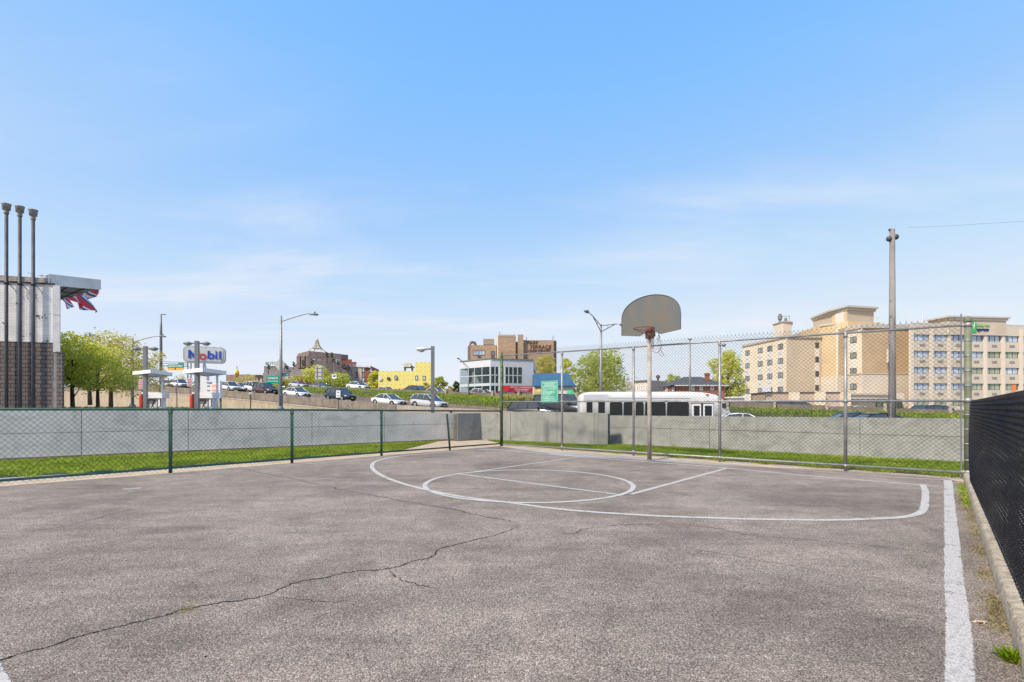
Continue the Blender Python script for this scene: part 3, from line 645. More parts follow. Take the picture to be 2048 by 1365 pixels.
wall_thing('concrete_wall', 'stained concrete wall block jutting out in the court corner, behind the green sign', wallC, [2.6, 4.6, 6.05], None)
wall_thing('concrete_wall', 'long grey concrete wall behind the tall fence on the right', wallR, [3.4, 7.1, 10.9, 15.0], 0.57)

# ------------------------------------------------------------------ chain link fences
def diamonds(a, b, z0, z1, diag, r, zt0=None, zt1=None):
    """both families of straight wires of a chain link mesh on the plane a->b"""
    a, b = Vector(a), Vector(b); L = (b - a).length; u = (b - a) / L; H = z1 - z0; A, B = [], []
    k = int(math.ceil(H / diag))
    for i in range(-k - 1, int(L / diag) + 2):
        for s in (1, -1):
            x0 = i * diag if s > 0 else i * diag + k * diag; za, zb = 0.0, H; xa, xb = x0, x0 + s * H
            lo, hi = (xa, xb) if s > 0 else (xb, xa)
            t0, t1 = 0.0, 1.0
            for bound, sign in ((0.0, 1), (L, -1)):
                da, db = sign * (xa - bound), sign * (xb - bound)
                if da < 0 and db < 0: t0, t1 = 1, 0; break
                if da < 0: t0 = max(t0, -da / (db - da))
                elif db < 0: t1 = min(t1, da / (da - db))
            if t1 - t0 < 1e-3: continue
            for t, Ls in ((t0, A), (t1, B)):
                x = xa + (xb - xa) * t; z = z0 + H * t; Ls.append((a.x + u.x * x, a.y + u.y * x, z))
    return seg_tubes(A, B, r)
def on_line(a, d, px):
    """point of the plan line a+t*d seen in photo column px"""
    k = (px - 1024) / F; t = (k * a.y - a.x) / (d.x - k * d.y); return a + d * t
# low green fence
eL = (L_ - A_).normalized()
Lend = A_ + Vector((-0.69, -0.72, 0)).normalized() * 16
eL = (Lend - A_).normalized()
lf = thing('chain_link_fence', 'low green chain link fence along the left side of the court', 'fence', (A_.x, A_.y, 0))
ztl = lambda p: interp((Vector((p[0], p[1], 0)) - A_).length, [0, 8, 12], [1.13, 1.205, 1.235])
m = MB(); m.tube([(A_.x, A_.y, 1.125), (*(A_ + eL * 8).xy, 1.205), (*Lend.xy, 1.24)], 0.024, 10); m.build('top_rail', M['green_steel'], lf, True)
m = MB(); m.tube([(A_.x, A_.y, 0.075), (*Lend.xy, 0.10)], 0.022, 10); m.build('bottom_rail', M['green_steel'], lf, True)
for px in (341, 584, 763):
    p = on_line(A_, eL, px); zt = ztl(p); pm = MB()
    pm.tube([(p.x, p.y, -0.02), (p.x, p.y, zt - 0.045)], 0.032, 12); pm.tube([(p.x, p.y, zt - 0.085), (p.x, p.y, zt - 0.045)], 0.037, 12)
    po = pm.build('post', M['green_steel'], lf, True)
    MB().lathe((p.x, p.y, zt - 0.045), [(0.036, 0), (0.034, 0.03), (0.018, 0.075), (0.008, 0.09), (0.0001, 0.097)], 10).build('post_cap', M['green_steel'], po, True)
for s_ in (12.0, 15.0):
    p = A_ + eL * s_; MB().tube([(p.x, p.y, -0.02), (p.x, p.y, ztl(p) - .05)], 0.032, 12).build('post', M['green_steel'], lf, True)
p = on_line(A_, eL, 900); q2 = on_line(A_, eL, 894)
MB().tube([(p.x, p.y, -0.02), (q2.x, q2.y, 1.06)], 0.03, 12).build('leaning_post', M['green_steel'], lf, True)
MB().tube([(*on_line(A_, eL, 902).xy, 1.08), (*on_line(A_, eL, 902).xy, 1.16)], 0.03, 8).build('loose_clamp', M['black'], lf)
pa = A_ + eL * 0.03
V, Fc = diamonds((pa.x, pa.y), (Lend.x, Lend.y), 0.0, 1.15, 0.083, 0.0022); off_z = np.array([ztl(v) for v in V[:, :2]]); V[:, 2] = V[:, 2] / 1.15 * (off_z + 0.012) + 0.015
np_obj('wire_mesh', V, Fc, M['gwire'], lf)
# tall galvanised fence
tf = thing('tall_chain_link_fence', 'tall grey chain link fence behind the basketball hoop', 'fence', (A_.x, A_.y, 0))
Lt = (B_ - A_).length
def zT(p, s): t = (Vector((p[0], p[1], 0)) - A_).length / Lt; return {'top': 2.86 - 0.06 * t, 'mid': 1.435 - 0.075 * t, 'bot': 0.085 + 0.03 * t}[s]
zt0, zt1 = Zp(712, 15.76), Zp(650, 8.37)
zTop = lambda p: zt0 + (zt1 - zt0) * min(1, (Vector((p[0], p[1], 0)) - A_).length / Lt)
Bi = A_ + e1 * (Lt - 0.06)
m = MB(); m.tube([(A_.x, A_.y, zt0), (Bi.x, Bi.y, zt1)], 0.021, 10); m.build('top_rail', M['galv'], tf, True)
m = MB(); m.tube([(A_.x, A_.y, Zp(804, 15.76)), (Bi.x, Bi.y, Zp(802, 8.37))], 0.021, 10); m.build('middle_rail', M['galv'], tf, True)
m = MB(); m.tube([(A_.x, A_.y, Zp(888.5, 15.76)), (Bi.x, Bi.y, Zp(946, 8.37))], 0.021, 10); m.build('bottom_rail', M['galv'], tf, True)
for px in (1124, 1267, 1439.5, 1691):
    p = on_line(A_, e1, px); pm = MB(); zt = zTop(p)
    pm.tube([(p.x, p.y, -0.02), (p.x, p.y, zt - 0.03)], 0.031, 12); pm.tube([(p.x, p.y, zt - 0.09), (p.x, p.y, zt - 0.03)], 0.037, 12)
    for zb_ in (0.1, zT(p, 'mid')): pm.tube([(p.x, p.y, zb_ - .03), (p.x, p.y, zb_ + .03)], 0.036, 12)
    po = pm.build('post', M['galv'], tf, True)
    MB().lathe((p.x, p.y, zt - 0.03), [(0.034, 0), (0.03, 0.03), (0.012, 0.06), (0.0001, 0.075)], 10).build('post_cap', M['galv'], po, True)
pm = MB(); pm.tube([(A_.x, A_.y, -0.02), (A_.x, A_.y, zt0 + 0.05)], 0.05, 14)
for z in (0.25, .6, 1.0, 1.4, 1.8, 2.2, 2.55): pm.tube([(A_.x, A_.y, z), (A_.x, A_.y, z + .02)], 0.054, 14)
po = pm.build('corner_post', mat('green_corner_post', (0.10, 0.14, 0.075), 0.6, 0.2, var=0.35, scale=6), tf, True)
MB().lathe((A_.x, A_.y, zt0 + .05), [(0.052, 0), (0.05, 0.03), (0.02, 0.08), (0.012, 0.12), (0.0001, 0.13)], 12).build('post_cap', M['mossy_steel'], po, True)
pm = MB(); pm.tube([(B_.x, B_.y, -0.02), (B_.x, B_.y, zt1 + 0.05)], 0.050, 18)
po = pm.build('end_post', M['mossy_steel'], tf, True); 
for z in (0.14, 0.34, 0.62, 0.87, 1.12, 1.36, 1.62, 1.88, 2.14, 2.4): MB().tube([(B_.x, B_.y, z - .011), (B_.x, B_.y, z + .011)], 0.055, 18).build('tension_band', M['galv'], po, True)
for z in (0.13, 1.37, zt1): bm_ = MB(); bm_.tube([(B_.x, B_.y, z - .035), (B_.x, B_.y, z + .035)], 0.057, 18); q3 = B_ - e1 * .1; bm_.tube([(q3.x, q3.y, z), (B_.x, B_.y, z)], 0.027, 10); bm_.build('rail_band', M['galv'], po, True)
MB().lathe((B_.x, B_.y, zt1 + .05), [(0.062, 0), (0.06, 0.03), (0.045, 0.075), (0.0001, 0.10)], 16).build('post_cap', M['mossy_steel'], po, True)
q3 = B_ - e1 * .085; MB().tube([(q3.x, q3.y, 0.05), (q3.x, q3.y, zt1 + .2)], 0.011, 6).build('tension_bar', M['lampgrey'], tf)
V, Fc = diamonds((A_.x + .04, A_.y - .03), (q3.x, q3.y), 0.0, 1.0, 0.0262, 0.0019)
# the mesh is laid out in a unit height and stretched to the fence, so its diamonds stay 8 cm
a2, b2 = Vector((A_.x, A_.y)), Vector((q3.x, q3.y)); 
V, Fc = diamonds(a2, b2, 0.02, 3.02, 0.083, 0.0025)
topz = np.array([zTop(v) for v in V[:, :2]]) + 0.115; V[:, 2] = 0.02 + (V[:, 2] - 0.02) / 3.0 * (topz - 0.02)
# twisted barbs above the last row
nb = int(Lt / 0.083); A1, B1 = [], []
for i in range(nb):
    p = A_ + e1 * (i * 0.083); z = zTop(p) + 0.105; A1.append((p.x, p.y, z)); B1.append((p.x + random.uniform(-.006, .006), p.y + random.uniform(-.01, .01), z + random.uniform(.03, .055)))
V2, F2 = seg_tubes(A1, B1, 0.003); V = np.concatenate([V, V2]); Fc = np.concatenate([Fc, F2 + len(V) - len(V2)])
np_obj('wire_mesh', V, Fc, M['wire'], tf)
# small flood lamp clamped to the fence post
p = on_line(A_, e1, 1447); zc = Zp(691, p.y)
fl = thing('fence_camera', 'small grey dome camera clamped to the tall fence beside its fourth post', 'camera', (p.x, p.y, zc))
MB().tube([(p.x - .09, p.y + .03, zc + .01), (p.x - .02, p.y, zc + .01)], 0.012, 6).build('bracket', M['galv'], fl)
MB().lathe((p.x, p.y - .02, zc - 0.04), [(0.0001, 0), (0.03, 0.008), (0.045, 0.04), (0.04, .07), (0.0001, 0.08)], 12).build('dome', M['lampgrey'], fl, True)
# black vinyl fence: every wire a flattened spiral hooked into its neighbours
Fa = G(2048, 1195, 0.12); Fb = G(1943, 962, 0.12); fu = Vector(((Fb - Fa).x, (Fb - Fa).y, 0)).normalized(); fnv = Vector((fu.y, -fu.x, 0))
bf = thing('black_chain_link_fence', 'black vinyl coated chain link fence along the right edge', 'fence', (Fa.x, Fa.y, 0.12))
w_ = 0.084; turns = 14.6
leg = np.array([0.03, 0.10, 0.24, 0.5, 0.76, 0.90, 0.97])          # samples along one straight leg of the spiral
nleg = int(turns * 2); th = np.concatenate([(k + leg) / 2 for k in range(nleg)])
far = (Fb - Fa).length; ks = np.arange(int(-5.2 / (w_ / 2)), int((far + 0.05) / (w_ / 2)))
PT = []
for k in ks:
    x = (th + (k % 2) * 0.5) % 1.0; u2 = (x * 2) % 1.0; sgn_ = np.where(x < .5, 1.0, -1.0)
    tri = sgn_ * (1 - 2 * u2)
    dep = sgn_ * np.sin(np.pi * u2) ** 0.75 * 0.020
    uu = k * w_ / 2 + tri * w_ * 0.28; z = 0.125 + th * 0.0845
    sag = 0.022 * np.sin(k * w_ / 2 * 0.9) * np.sin((z - .12) / 1.25 * math.pi)
    PT.append(np.stack([Fa.x + fu.x * uu + fnv.x * (dep + sag), Fa.y + fu.y * uu + fnv.y * (dep + sag), z], 1))
V, Fc = path_tubes(np.array(PT), 0.0035, 6); np_obj('wire_mesh', V, Fc, M['bwire'], bf, smooth=True)
for dd in (-0.03, -2.5, -5.0):
    p = Fb + fu * (dd + (0.0)) + fnv * (0.045 if dd < -1 else 0.03); pm = MB(); pm.tube([(p.x, p.y, 0.0), (p.x, p.y, 1.33)], 0.03, 10); pm.build('post', M['bwire'], bf, True)
p = Fb + fu * 0.10 + fnv * 0.04
gp = MB(); gp.tube([(p.x + .03, p.y - .03, 0), (p.x + .03, p.y - .03, 1.27)], 0.028, 10)
t_ = thing('steel_post', 'thin light grey steel post standing between the tall fence and the black fence', 'post', (p.x + .03, p.y - .03, 0)); gp.build('shaft', M['galv'], t_, True)
MB().lathe((p.x + .03, p.y - .03, 1.27), [(0.03, 0), (0.026, 0.03), (0.0001, 0.05)], 10).build('post_cap', M['galv'], t_, True)

# ------------------------------------------------------------------ basketball hoop
hb = G(1299, 921); hoop = thing('basketball_hoop', 'rusty basketball hoop with a grey fan shaped backboard', 'basketball hoop', hb)
hm = concrete_mat('rusty_painted_pole', (0.45, 0.42, 0.39), (0.31, 0.265, 0.235), (0.20, 0.125, 0.09), 2.5, 0.3, True, 0.7)
zr = Zp(659, 11.2)
pm = MB(); pm.tube([(hb.x, hb.y, -0.02), (hb.x, hb.y, 1.5), (hb.x, hb.y, Zp(672, 11.4) + .14)], [0.051, 0.048, 0.047], 18); pm.build('pole', hm, hoop, True)
pm = MB(); pm.tube([(hb.x, hb.y, -0.005), (hb.x, hb.y, 0.012)], 0.085, 14); pm.build('base_flange', M['galv'], hoop)
cf = -nTf                                        # direction the board faces (toward the court)
bw, bt = 0.735, 0.018
bc = hb + cf * 0.13 + e1 * 0.075
def bpt(x, z, d=0.0): p = bc + e1 * x + cf * d; return (p.x, p.y, z)
zb0 = Zp(668, 11.3)                              # lowest corner of the board
prof = []
prof += [(-bw, zb0 + 0.03), (-bw, zb0 + 0.40)]
for a in np.linspace(170, 10, 22):
    ra = R(a); prof.append((bw * math.cos(ra) * 1.0, zb0 + 0.40 + 0.50 * math.sin(ra) ** 0.9))
prof += [(bw, zb0 + 0.40), (bw, zb0 + 0.03), (0.26, zb0 - 0.03), (0.20, zb0 + 0.0), (0.08, zb0 + 0.085), (-0.08, zb0 + 0.085), (-0.19, zb0 + 0.0), (-0.26, zb0 - 0.03)]
m = MB(); n = len(prof)
m.add([bpt(x, z, 0) for x, z in prof] + [bpt(x, z, -bt) for x, z in prof], [tuple(range(n)), tuple(range(2 * n - 1, n - 1, -1))] + [(i, n + i, n + (i + 1) % n, (i + 1) % n) for i in range(n)])
bmat = bpy.data.materials.new('weathered_backboard'); bmat.use_nodes = True; nt = bmat.node_tree; new = NN(nt); L = nt.links.new; bs = nt.nodes['Principled BSDF']
bs.inputs['Roughness'].default_value = 0.65; bs.inputs['Metallic'].default_value = 0.15
tc = new('ShaderNodeTexCoord'); mp = new('ShaderNodeMapping'); mp.inputs['Scale'].default_value = (2.2, 2.2, 0.8); L(tc.outputs['Object'], mp.inputs[0])
n1 = new('ShaderNodeTexNoise', ins={'Scale': 1.3, 'Detail': 8, 'Roughness': .6, 'Distortion': .6}); L(mp.outputs[0], n1.inputs['Vector'])
r1 = ramp(new, [(0.34, (0.112, 0.12, 0.132)), (0.5, (0.13, 0.128, 0.12)), (0.68, (0.155, 0.13, 0.098))]); L(n1.outputs[0], r1.inputs[0])
n2 = new('ShaderNodeTexNoise', ins={'Scale': 80, 'Detail': 3}); L(tc.outputs['Object'], n2.inputs['Vector']); r2 = ramp(new, [(.3, .85), (.7, 1.1)]); L(n2.outputs[0], r2.inputs[0])
mx = new('ShaderNodeMix', data_type='RGBA', blend_type='MULTIPLY', ins={'Factor': 1.0}); L(r1.outputs[0], mx.inputs['A']); L(r2.outputs[0], mx.inputs['B']); L(mx.outputs['Result'], bs.inputs['Base Color'])
bd = m.build('backboard', bmat, hoop)
# folded rim flange round the board's edge
m = MB(); path = [bpt(x, z, 0.006) for x, z in prof]; m.tube(path + [path[0]], 0.007, 6, cap=False); m.build('edge', bmat, bd, True)
m = MB(); m.tube([bpt(-0.10, zb0 + .0, 0.0)[:3], bpt(-0.10, zb0 + .25, 0.0)], 0.012, 6)
# bracket
m = MB(); ang = math.atan2(e1.y, e1.x)
c = bc + cf * 0.03; m.box((c.x, c.y, zr - 0.045), (0.17, 0.02, 0.16), ang); c = bc - cf * 0.07; m.box((c.x, c.y, zr - 0.08), (0.13, 0.16, 0.13), ang)
c = bc + cf * 0.06; m.box((c.x, c.y, zr - 0.01), (0.12, 0.06, 0.05), ang); m.box((hb.x, hb.y, zr - 0.10), (0.15, 0.14, 0.16), ang)
for sx in (-.05, .05):
    for sz in (-.09, 0.0): q_ = bc + cf * .045 + e1 * sx; m.tube([(q_.x, q_.y, zr + sz), (q_.x + cf.x * .012, q_.y + cf.y * .012, zr + sz)], 0.01, 6)
for sx in (-1, 1):
    a_ = hb + e1 * sx * .03; b_ = bc + e1 * sx * .3; m.tube([(a_.x, a_.y, zr - .05), (b_.x - cf.x * .02, b_.y - cf.y * .02, zb0 + .3)], 0.014, 6)
m.build('bracket', M['rust'], hoop)
rc = bc + cf * 0.30; Rr = 0.225
m = MB(); m.tube([(rc.x + Rr * math.cos(a), rc.y + Rr * math.sin(a), zr) for a in np.linspace(0, 2 * math.pi, 33)], 0.009, 8, cap=False)
for sx in (-1, 1):
    a_ = bc + cf * .04 + e1 * .06 * sx; b_ = rc + (e1 * sx * .62 - cf * .72) * Rr * .98; b2_ = rc + (e1 * sx * .95 - cf * .2) * Rr
    m.tube([(a_.x, a_.y, zr - .005), (b_.x, b_.y, zr - .004)], 0.007, 6); m.tube([(a_.x, a_.y, zr - .10), (b2_.x, b2_.y, zr - .012)], 0.006, 6)
for k in range(12):
    a = 2 * math.pi * k / 12; m.tube([(rc.x + Rr * math.cos(a), rc.y + Rr * math.sin(a), zr - .002), (rc.x + (Rr - .004) * math.cos(a + .04), rc.y + (Rr - .004) * math.sin(a + .04), zr - .022)], 0.003, 4)
m.build('rim', M['rust'], hoop, True)
# torn net: only part of it still hangs, pulled to the right
m = MB(); rn_ = random.Random(4)
def netp(a, t, pull): rr = Rr * (1 - 0.5 * t); return Vector((rc.x + rr * math.cos(a) + pull.x * t, rc.y + rr * math.sin(a) + pull.y * t, zr - .02 - 0.46 * t))
pull = e1 * 0.10 - cf * .02; step = 2 * math.pi / 12
for k in range(12):
    aa = k * step; dirv = Vector((math.cos(aa), math.sin(aa), 0)); right = dirv.dot(e1)
    depth = 5 if right > 0.3 else (2 if right > -0.3 else 0)
    if depth == 0: continue
    for s in (1, -1):
        pts = []
        for i in range(depth + 1):
            t = i / 5; a = aa + s * (step / 2 if i % 2 else 0); pts.append(netp(a, t, pull) + Vector((rn_.uniform(-.012, .012), rn_.uniform(-.012, .012), rn_.uniform(-.015, .015))))
        m.tube(pts, 0.0036, 5)
q_ = netp(0.4, 1, pull); s0 = hb + e1 * .05
m.tube(smooth_path([(s0.x, s0.y - .05, zr - .47), (s0.x + .07, s0.y - .08, zr - .52), (s0.x + .14, s0.y - .12, zr - .50), (s0.x + .18, s0.y - .16, zr - .38), (s0.x + .15, s0.y - .16, zr - .22), (s0.x + .08, s0.y - .2, zr - .02)], 4), 0.006, 5)
m.tube(smooth_path([(s0.x + .16, s0.y - .12, zr - .40), (s0.x + .2, s0.y - .12, zr - .5), (s0.x + .26, s0.y - .14, zr - .6)], 4), 0.006, 5)
m.tube(smooth_path([(s0.x + .12, s0.y - .12, zr - .48), (s0.x + .15, s0.y - .12, zr - .56), (s0.x + .22, s0.y - .14, zr - .62)], 4), 0.004, 5)
for k in range(9):
    x = rn_.uniform(.05, .2); z = rn_.uniform(-.4, -.08); m.tube(smooth_path([(s0.x + x, s0.y - .13, zr + z), (s0.x + x + rn_.uniform(-.03, .05), s0.y - .15, zr + z - .05), (s0.x + x + rn_.uniform(-.05, .06), s0.y - .12, zr + z - .11)], 3), 0.0032, 4)
m.build('torn_net', mat('old_net_cord', (0.16, 0.13, 0.11), 0.9, var=.3, scale=30), hoop)

# ------------------------------------------------------------------ lettering
def letters(name, s, mt, parent, c, width, height, rz, ext=0.02, shear=0.0, bold=0.0):
    """raised letters centred at c on a vertical face whose reading direction is rz; returns the object"""
    cu_ = bpy.data.curves.new(name, 'FONT'); cu_.body = s; cu_.size = 1; cu_.extrude = 0.5; cu_.offset = bold; cu_.shear = shear; cu_.resolution_u = 3
    cu_.align_x = 'CENTER'; o = bpy.data.objects.new(name + '_tmp', cu_); C.objects.link(o)
    dg = bpy.context.evaluated_depsgraph_get(); me = bpy.data.meshes.new_from_object(o.evaluated_get(dg)); bpy.data.objects.remove(o)
    n = len(me.vertices); co = np.empty(n * 3, dtype=np.float32); me.vertices.foreach_get('co', co); co = co.reshape(-1, 3)
    lo, hi = co.min(0), co.max(0); x = (co[:, 0] - (lo[0] + hi[0]) / 2) / (hi[0] - lo[0]) * width; y = (co[:, 1] - (lo[1] + hi[1]) / 2) / (hi[1] - lo[1]) * height; z = co[:, 2] * ext
    off = WL[parent.name] if parent is not None else Vector((0, 0, 0))
    V = np.stack([c[0] + x * math.cos(rz) + z * math.sin(rz), c[1] + x * math.sin(rz) - z * math.cos(rz), c[2] + y], 1) - np.array(off)
    me.vertices.foreach_set('co', V.astype(np.float32).ravel()); me.materials.clear(); me.materials.append(mt); me.update(); me.name = name
    o = bpy.data.objects.new(name, me); C.objects.link(o)
    if parent is not None: o.parent = parent
    WL[o.name] = off; return o
def face_text(name, s, mt, parent, pxl, pxr, pyt, pyb, a, b, front=0.03, **kw):
    """letters on the vertical plane through plan points a->b, spanning the given photo columns and rows"""
    a, b = Vector((a[0], a[1], 0)), Vector((b[0], b[1], 0)); d = (b - a).normalized()
    p, q_ = on_line(a, d, pxl), on_line(a, d, pxr); c = (p + q_) / 2; n = Vector((d.y, -d.x, 0))
    c = c + n * front; h = (pyb - pyt) / F * c.y
    return letters(name, s, mt, parent, (c.x, c.y, Zp((pyt + pyb) / 2, c.y)), (q_ - p).length, h, math.atan2(d.y, d.x), **kw)

# green rules sign wired to the tall fence
pl = on_line(A_, e1, 1083.5); pr = on_line(A_, e1, 1117.5); sc_ = (pl + pr) / 2 - nTf * 0.03
sg = thing('rules_sign', 'teal green park rules sign wired to the tall fence', 'sign', (sc_.x, sc_.y, Zp(784, sc_.y)))
w = (pr - pl).length; h = (805 - 762) / F * sc_.y; ang = math.atan2(e1.y, e1.x); cz = Zp(783.5, sc_.y)
teal = mat('faded_teal_sign', (0.07, 0.33, 0.24), 0.6, var=0.12, scale=9); wht = mat('faded_white_print', (0.52, 0.70, 0.62), 0.6, var=0.1)
MB().box((sc_.x, sc_.y, cz), (w, 0.006, h), ang).build('board', teal, sg)
m = MB(); fr = sc_ - nTf * 0.006
for sx in (-1, 1): q_ = fr + e1 * sx * (w / 2 - .012); m.box((q_.x, q_.y, cz), (0.006, 0.003, h - .02), ang)
for sz in (-1, 1): m.box((fr.x, fr.y, cz + sz * (h / 2 - .012)), (w - .03, 0.003, 0.006), ang)
m.build('border', wht, sg)
m = MB(); rp = random.Random(2)                       # the print is too faded to read: rows of worn word marks
for yy, ww, hh, al in [(.40, .86, .030, 0), (.345, .6, .026, 0), (.29, .64, .026, 0), (.235, .86, .028, 0), (.165, .84, .022, -1), (.11, .80, .020, -1), (.06, .3, .018, -1), (.0, .7, .02, -1), (-.05, .74, .02, -1), (-.10, .62, .02, -1), (-.16, .5, .02, -1), (-.25, .68, .024, -1), (-.32, .72, .024, -1), (-.40, .8, .028, 0)]:
    xm = 0 if al == 0 else -.43 * w + ww * w / 2; q_ = fr + e1 * xm; MB().box((q_.x, q_.y, cz + yy * h), (ww * w, 0.003, hh * h * .8), ang).build('faded_print', wht, sg)


# ------------------------------------------------------------------ trees
def tree(name, label, px, D, zb, zt, wpx, mt, n=5000, leaf=0.2, seed=1, nclump=16, trunk=True, low=0.28, group=None, flat=1.0, fork=False):
    """zt = crown top height, wpx = crown width in photo px at D, low = crown bottom as a share of the height"""
    rng = np.random.default_rng(seed); rd = random.Random(seed); x0, y0 = XY(px, D); H = zt - zb; Rw = wpx / F * D / 2
    t = thing(name, label, 'tree', (x0, y0, zb), group)
    cz0 = zb + H * low; cz1 = zt; cc = []
    for i in range(nclump):
        u = (i + .5) / nclump; zz = cz0 + (cz1 - cz0) * (0.12 + 0.80 * u); env = math.sin(math.pi * min(1, .16 + .80 * u)) ** .55
        a = i * 2.4 + rd.uniform(-.5, .5); rr = Rw * env * rd.uniform(.35, .80) * (0.55 if i == nclump - 1 else 1)
        r = Rw * rd.uniform(.26, .44) * (0.75 + .25 * env); zz = min(zz, zt - r * .62)
        cc.append((x0 + math.cos(a) * rr, y0 + math.sin(a) * rr, zz, r))
    cc = np.array(cc); w = cc[:, 3] ** 2; w /= w.sum(); k = rng.choice(len(cc), n, p=w)
    d = rng.normal(0, 1, (n, 3)); d /= np.linalg.norm(d, axis=1)[:, None]; rad = rng.uniform(0.35, 1.0, n) ** .5 * (1 + .22 * np.sin(d[:, 0] * 7 + k) * np.cos(d[:, 2] * 6 + k * 2))
    p = cc[k, :3] + d * (cc[k, 3] * rad)[:, None] * np.array([1, 1, .68 * flat])
    st = rng.random(n) < .06; p[st] += d[st] * (cc[k[st], 3] * .35)[:, None]
    nrm = d * .5 + rng.normal(0, .7, (n, 3)); nrm /= np.linalg.norm(nrm, axis=1)[:, None]
    u = np.cross(nrm, [0.1, .2, 1]); u /= np.linalg.norm(u, axis=1)[:, None]; v = np.cross(nrm, u); s = leaf * rng.uniform(.55, 1.3, n)[:, None]
    V = np.stack([p - u * s * .5, p + v * s * .38, p + u * s * .6, p - v * s * .38], 1).reshape(-1, 3)
    np_obj('crown', V, (np.arange(n) * 4)[:, None] + np.arange(4), mt, t)
    if trunk:
        m = MB(); tr = max(.08, H * .022); top = Vector((x0 + rd.uniform(-.2, .2), y0, zb + H * .62))
        m.tube([(x0, y0, zb - .5), (x0 + rd.uniform(-.08, .08), y0, zb + H * .2), tuple(top)], [tr * 1.25, tr, tr * .45], 8)
        for i in range(0, len(cc), 1 if nclump < 20 else 2):
            c = cc[i]; s_ = Vector((x0, y0, zb + H * rd.uniform(.10 if fork else .22, .45))); mid = s_.lerp(Vector(c[:3]), .5) - Vector((0, 0, H * .03))
            m.tube([s_, mid, tuple(c[:3])], [tr * .5, tr * .28, tr * .08], 5)
        m.build('trunk', M['bark'], t, True)
    return t
def hedge(name, label, pxl, pxr, D0, D1, zb, ht, mt, n, leaf, seed, cat='shrub', depth=3.0, dens=1.3):
    rng = np.random.default_rng(seed); rd = random.Random(seed); xm, ym = XY((pxl + pxr) / 2, (D0 + D1) / 2); t = thing(name, label, cat, (xm, ym, zb))
    a, b = XY(pxl, D0), XY(pxr, D1); L = math.hypot(b[0] - a[0], b[1] - a[1]); nc = max(4, int(L / (ht * .8) * dens)); cc = []
    for i in range(nc):
        u = (i + .5) / nc; r = ht * rd.uniform(.3, .52); cc.append((a[0] + (b[0] - a[0]) * u, a[1] + (b[1] - a[1]) * u + rd.uniform(-1, 1) * depth / 2, zb + ht * rd.uniform(.3, 1.0) - r * .5, r))
        cc.append((cc[-1][0] + rd.uniform(-1, 1), cc[-1][1], zb + ht * .22, ht * .42))
    cc = np.array(cc); w = cc[:, 3] ** 2; w /= w.sum(); k = rng.choice(len(cc), n, p=w); d = rng.normal(0, 1, (n, 3)); d /= np.linalg.norm(d, axis=1)[:, None]
    p = cc[k, :3] + d * (cc[k, 3] * rng.uniform(.3, 1.0, n) ** .5)[:, None]
    nrm = rng.normal(0, 1, (n, 3)); nrm /= np.linalg.norm(nrm, axis=1)[:, None]; u = np.cross(nrm, [0.1, .2, 1]); u /= np.linalg.norm(u, axis=1)[:, None]; v = np.cross(nrm, u); s = leaf * rng.uniform(.55, 1.3, n)[:, None]
    V = np.stack([p - u * s * .5, p + v * s * .38, p + u * s * .6, p - v * s * .38], 1).reshape(-1, 3)
    np_obj('foliage', V, (np.arange(n) * 4)[:, None] + np.arange(4), mt, t)
    m = MB()
    for c in cc[::2]: m.tube([(c[0], c[1], zb - .3), tuple(c[:3])], [.07, .02], 4)
    m.build('stem', M['bark'], t); return t
gt = 'trees beyond the courtyard'
tree('tree', 'light green spreading tree right beside the brick building, with two dark stems', 146, 34, 1.3, Zp(664, 34), 118, M['leafL'], 8000, .13, 21, 26, low=.22, group=gt, fork=True)
tree('tree', 'light green tree with one straight dark trunk, left of the street lamp', 196, 36, 1.3, Zp(688, 36), 118, M['leafL'], 7500, .13, 22, 24, low=.20, group=gt)
tree('tree', 'golden green taller tree behind the two light green trees', 222, 48, 1.4, Zp(664, 48), 150, M['leafG'], 8500, .17, 23, 26, low=.12, group=gt)
tree('tree', 'thin golden tree whose branches end beside the overhead highway sign', 292, 62, 2.0, Zp(692, 62), 92, M['leafG'], 2600, .2, 24, 16, low=.12, group=gt)
tree('tree', 'bare twiggy tree top peeking up above the light green trees by the brick building', 180, 56, 2.0, Zp(661, 56), 60, M['leafD'], 900, .16, 25, 10, low=.5, group=gt)

# ------------------------------------------------------------------ brick building, pipes and pennants on the left
def yaw(a, b): return math.atan2(b[1] - a[1], b[0] - a[0])
ba, bb = XY(-420, 21.6), XY(121, 24.2); bd_ = Vector((bb[0] - ba[0], bb[1] - ba[1])).normalized(); brz = math.atan2(bd_.y, bd_.x)
bk = thing('brick_workshop', 'white and grey painted brick building with a metal canopy, far left', 'building', (bb[0], bb[1], 0))
bline = lambda px: on_line(Vector((ba[0], ba[1], 0)), Vector((bd_.x, bd_.y, 0)), px)
whiteb = brick_mat('flaking_white_painted_brick', (0.80, 0.78, 0.76), (0.73, 0.71, 0.69), (0.56, 0.54, 0.53), .21, .075, brz, .008, chips=((0.15, 0.11, 0.09), .41))
greyb = brick_mat('grey_painted_brick', (0.185, 0.155, 0.145), (0.15, 0.125, 0.118), (0.075, 0.06, 0.058), .40, .20, brz, .022, chips=((0.34, 0.24, 0.2), .29))
zsp = Zp(684, 23.8); zrf = Zp(569, 24.0); zrl = zrf
nb_ = Vector((-bd_.y, bd_.x)); back = 12
def bprism(m, px, off, z0, z1, dep=12):
    f0 = Vector(ba) - nb_ * -off; c = bline(px); c2 = Vector((c.x, c.y)) + nb_ * off; r = Vector((c.x, c.y)).normalized(); r = Vector((r.x - .03, r.y + .0)).normalized()
    b2 = c2 + r * dep; return m.prism([tuple(f0), tuple(c2), tuple(b2), (b2.x - 20, b2.y + 2)], z0, z1)
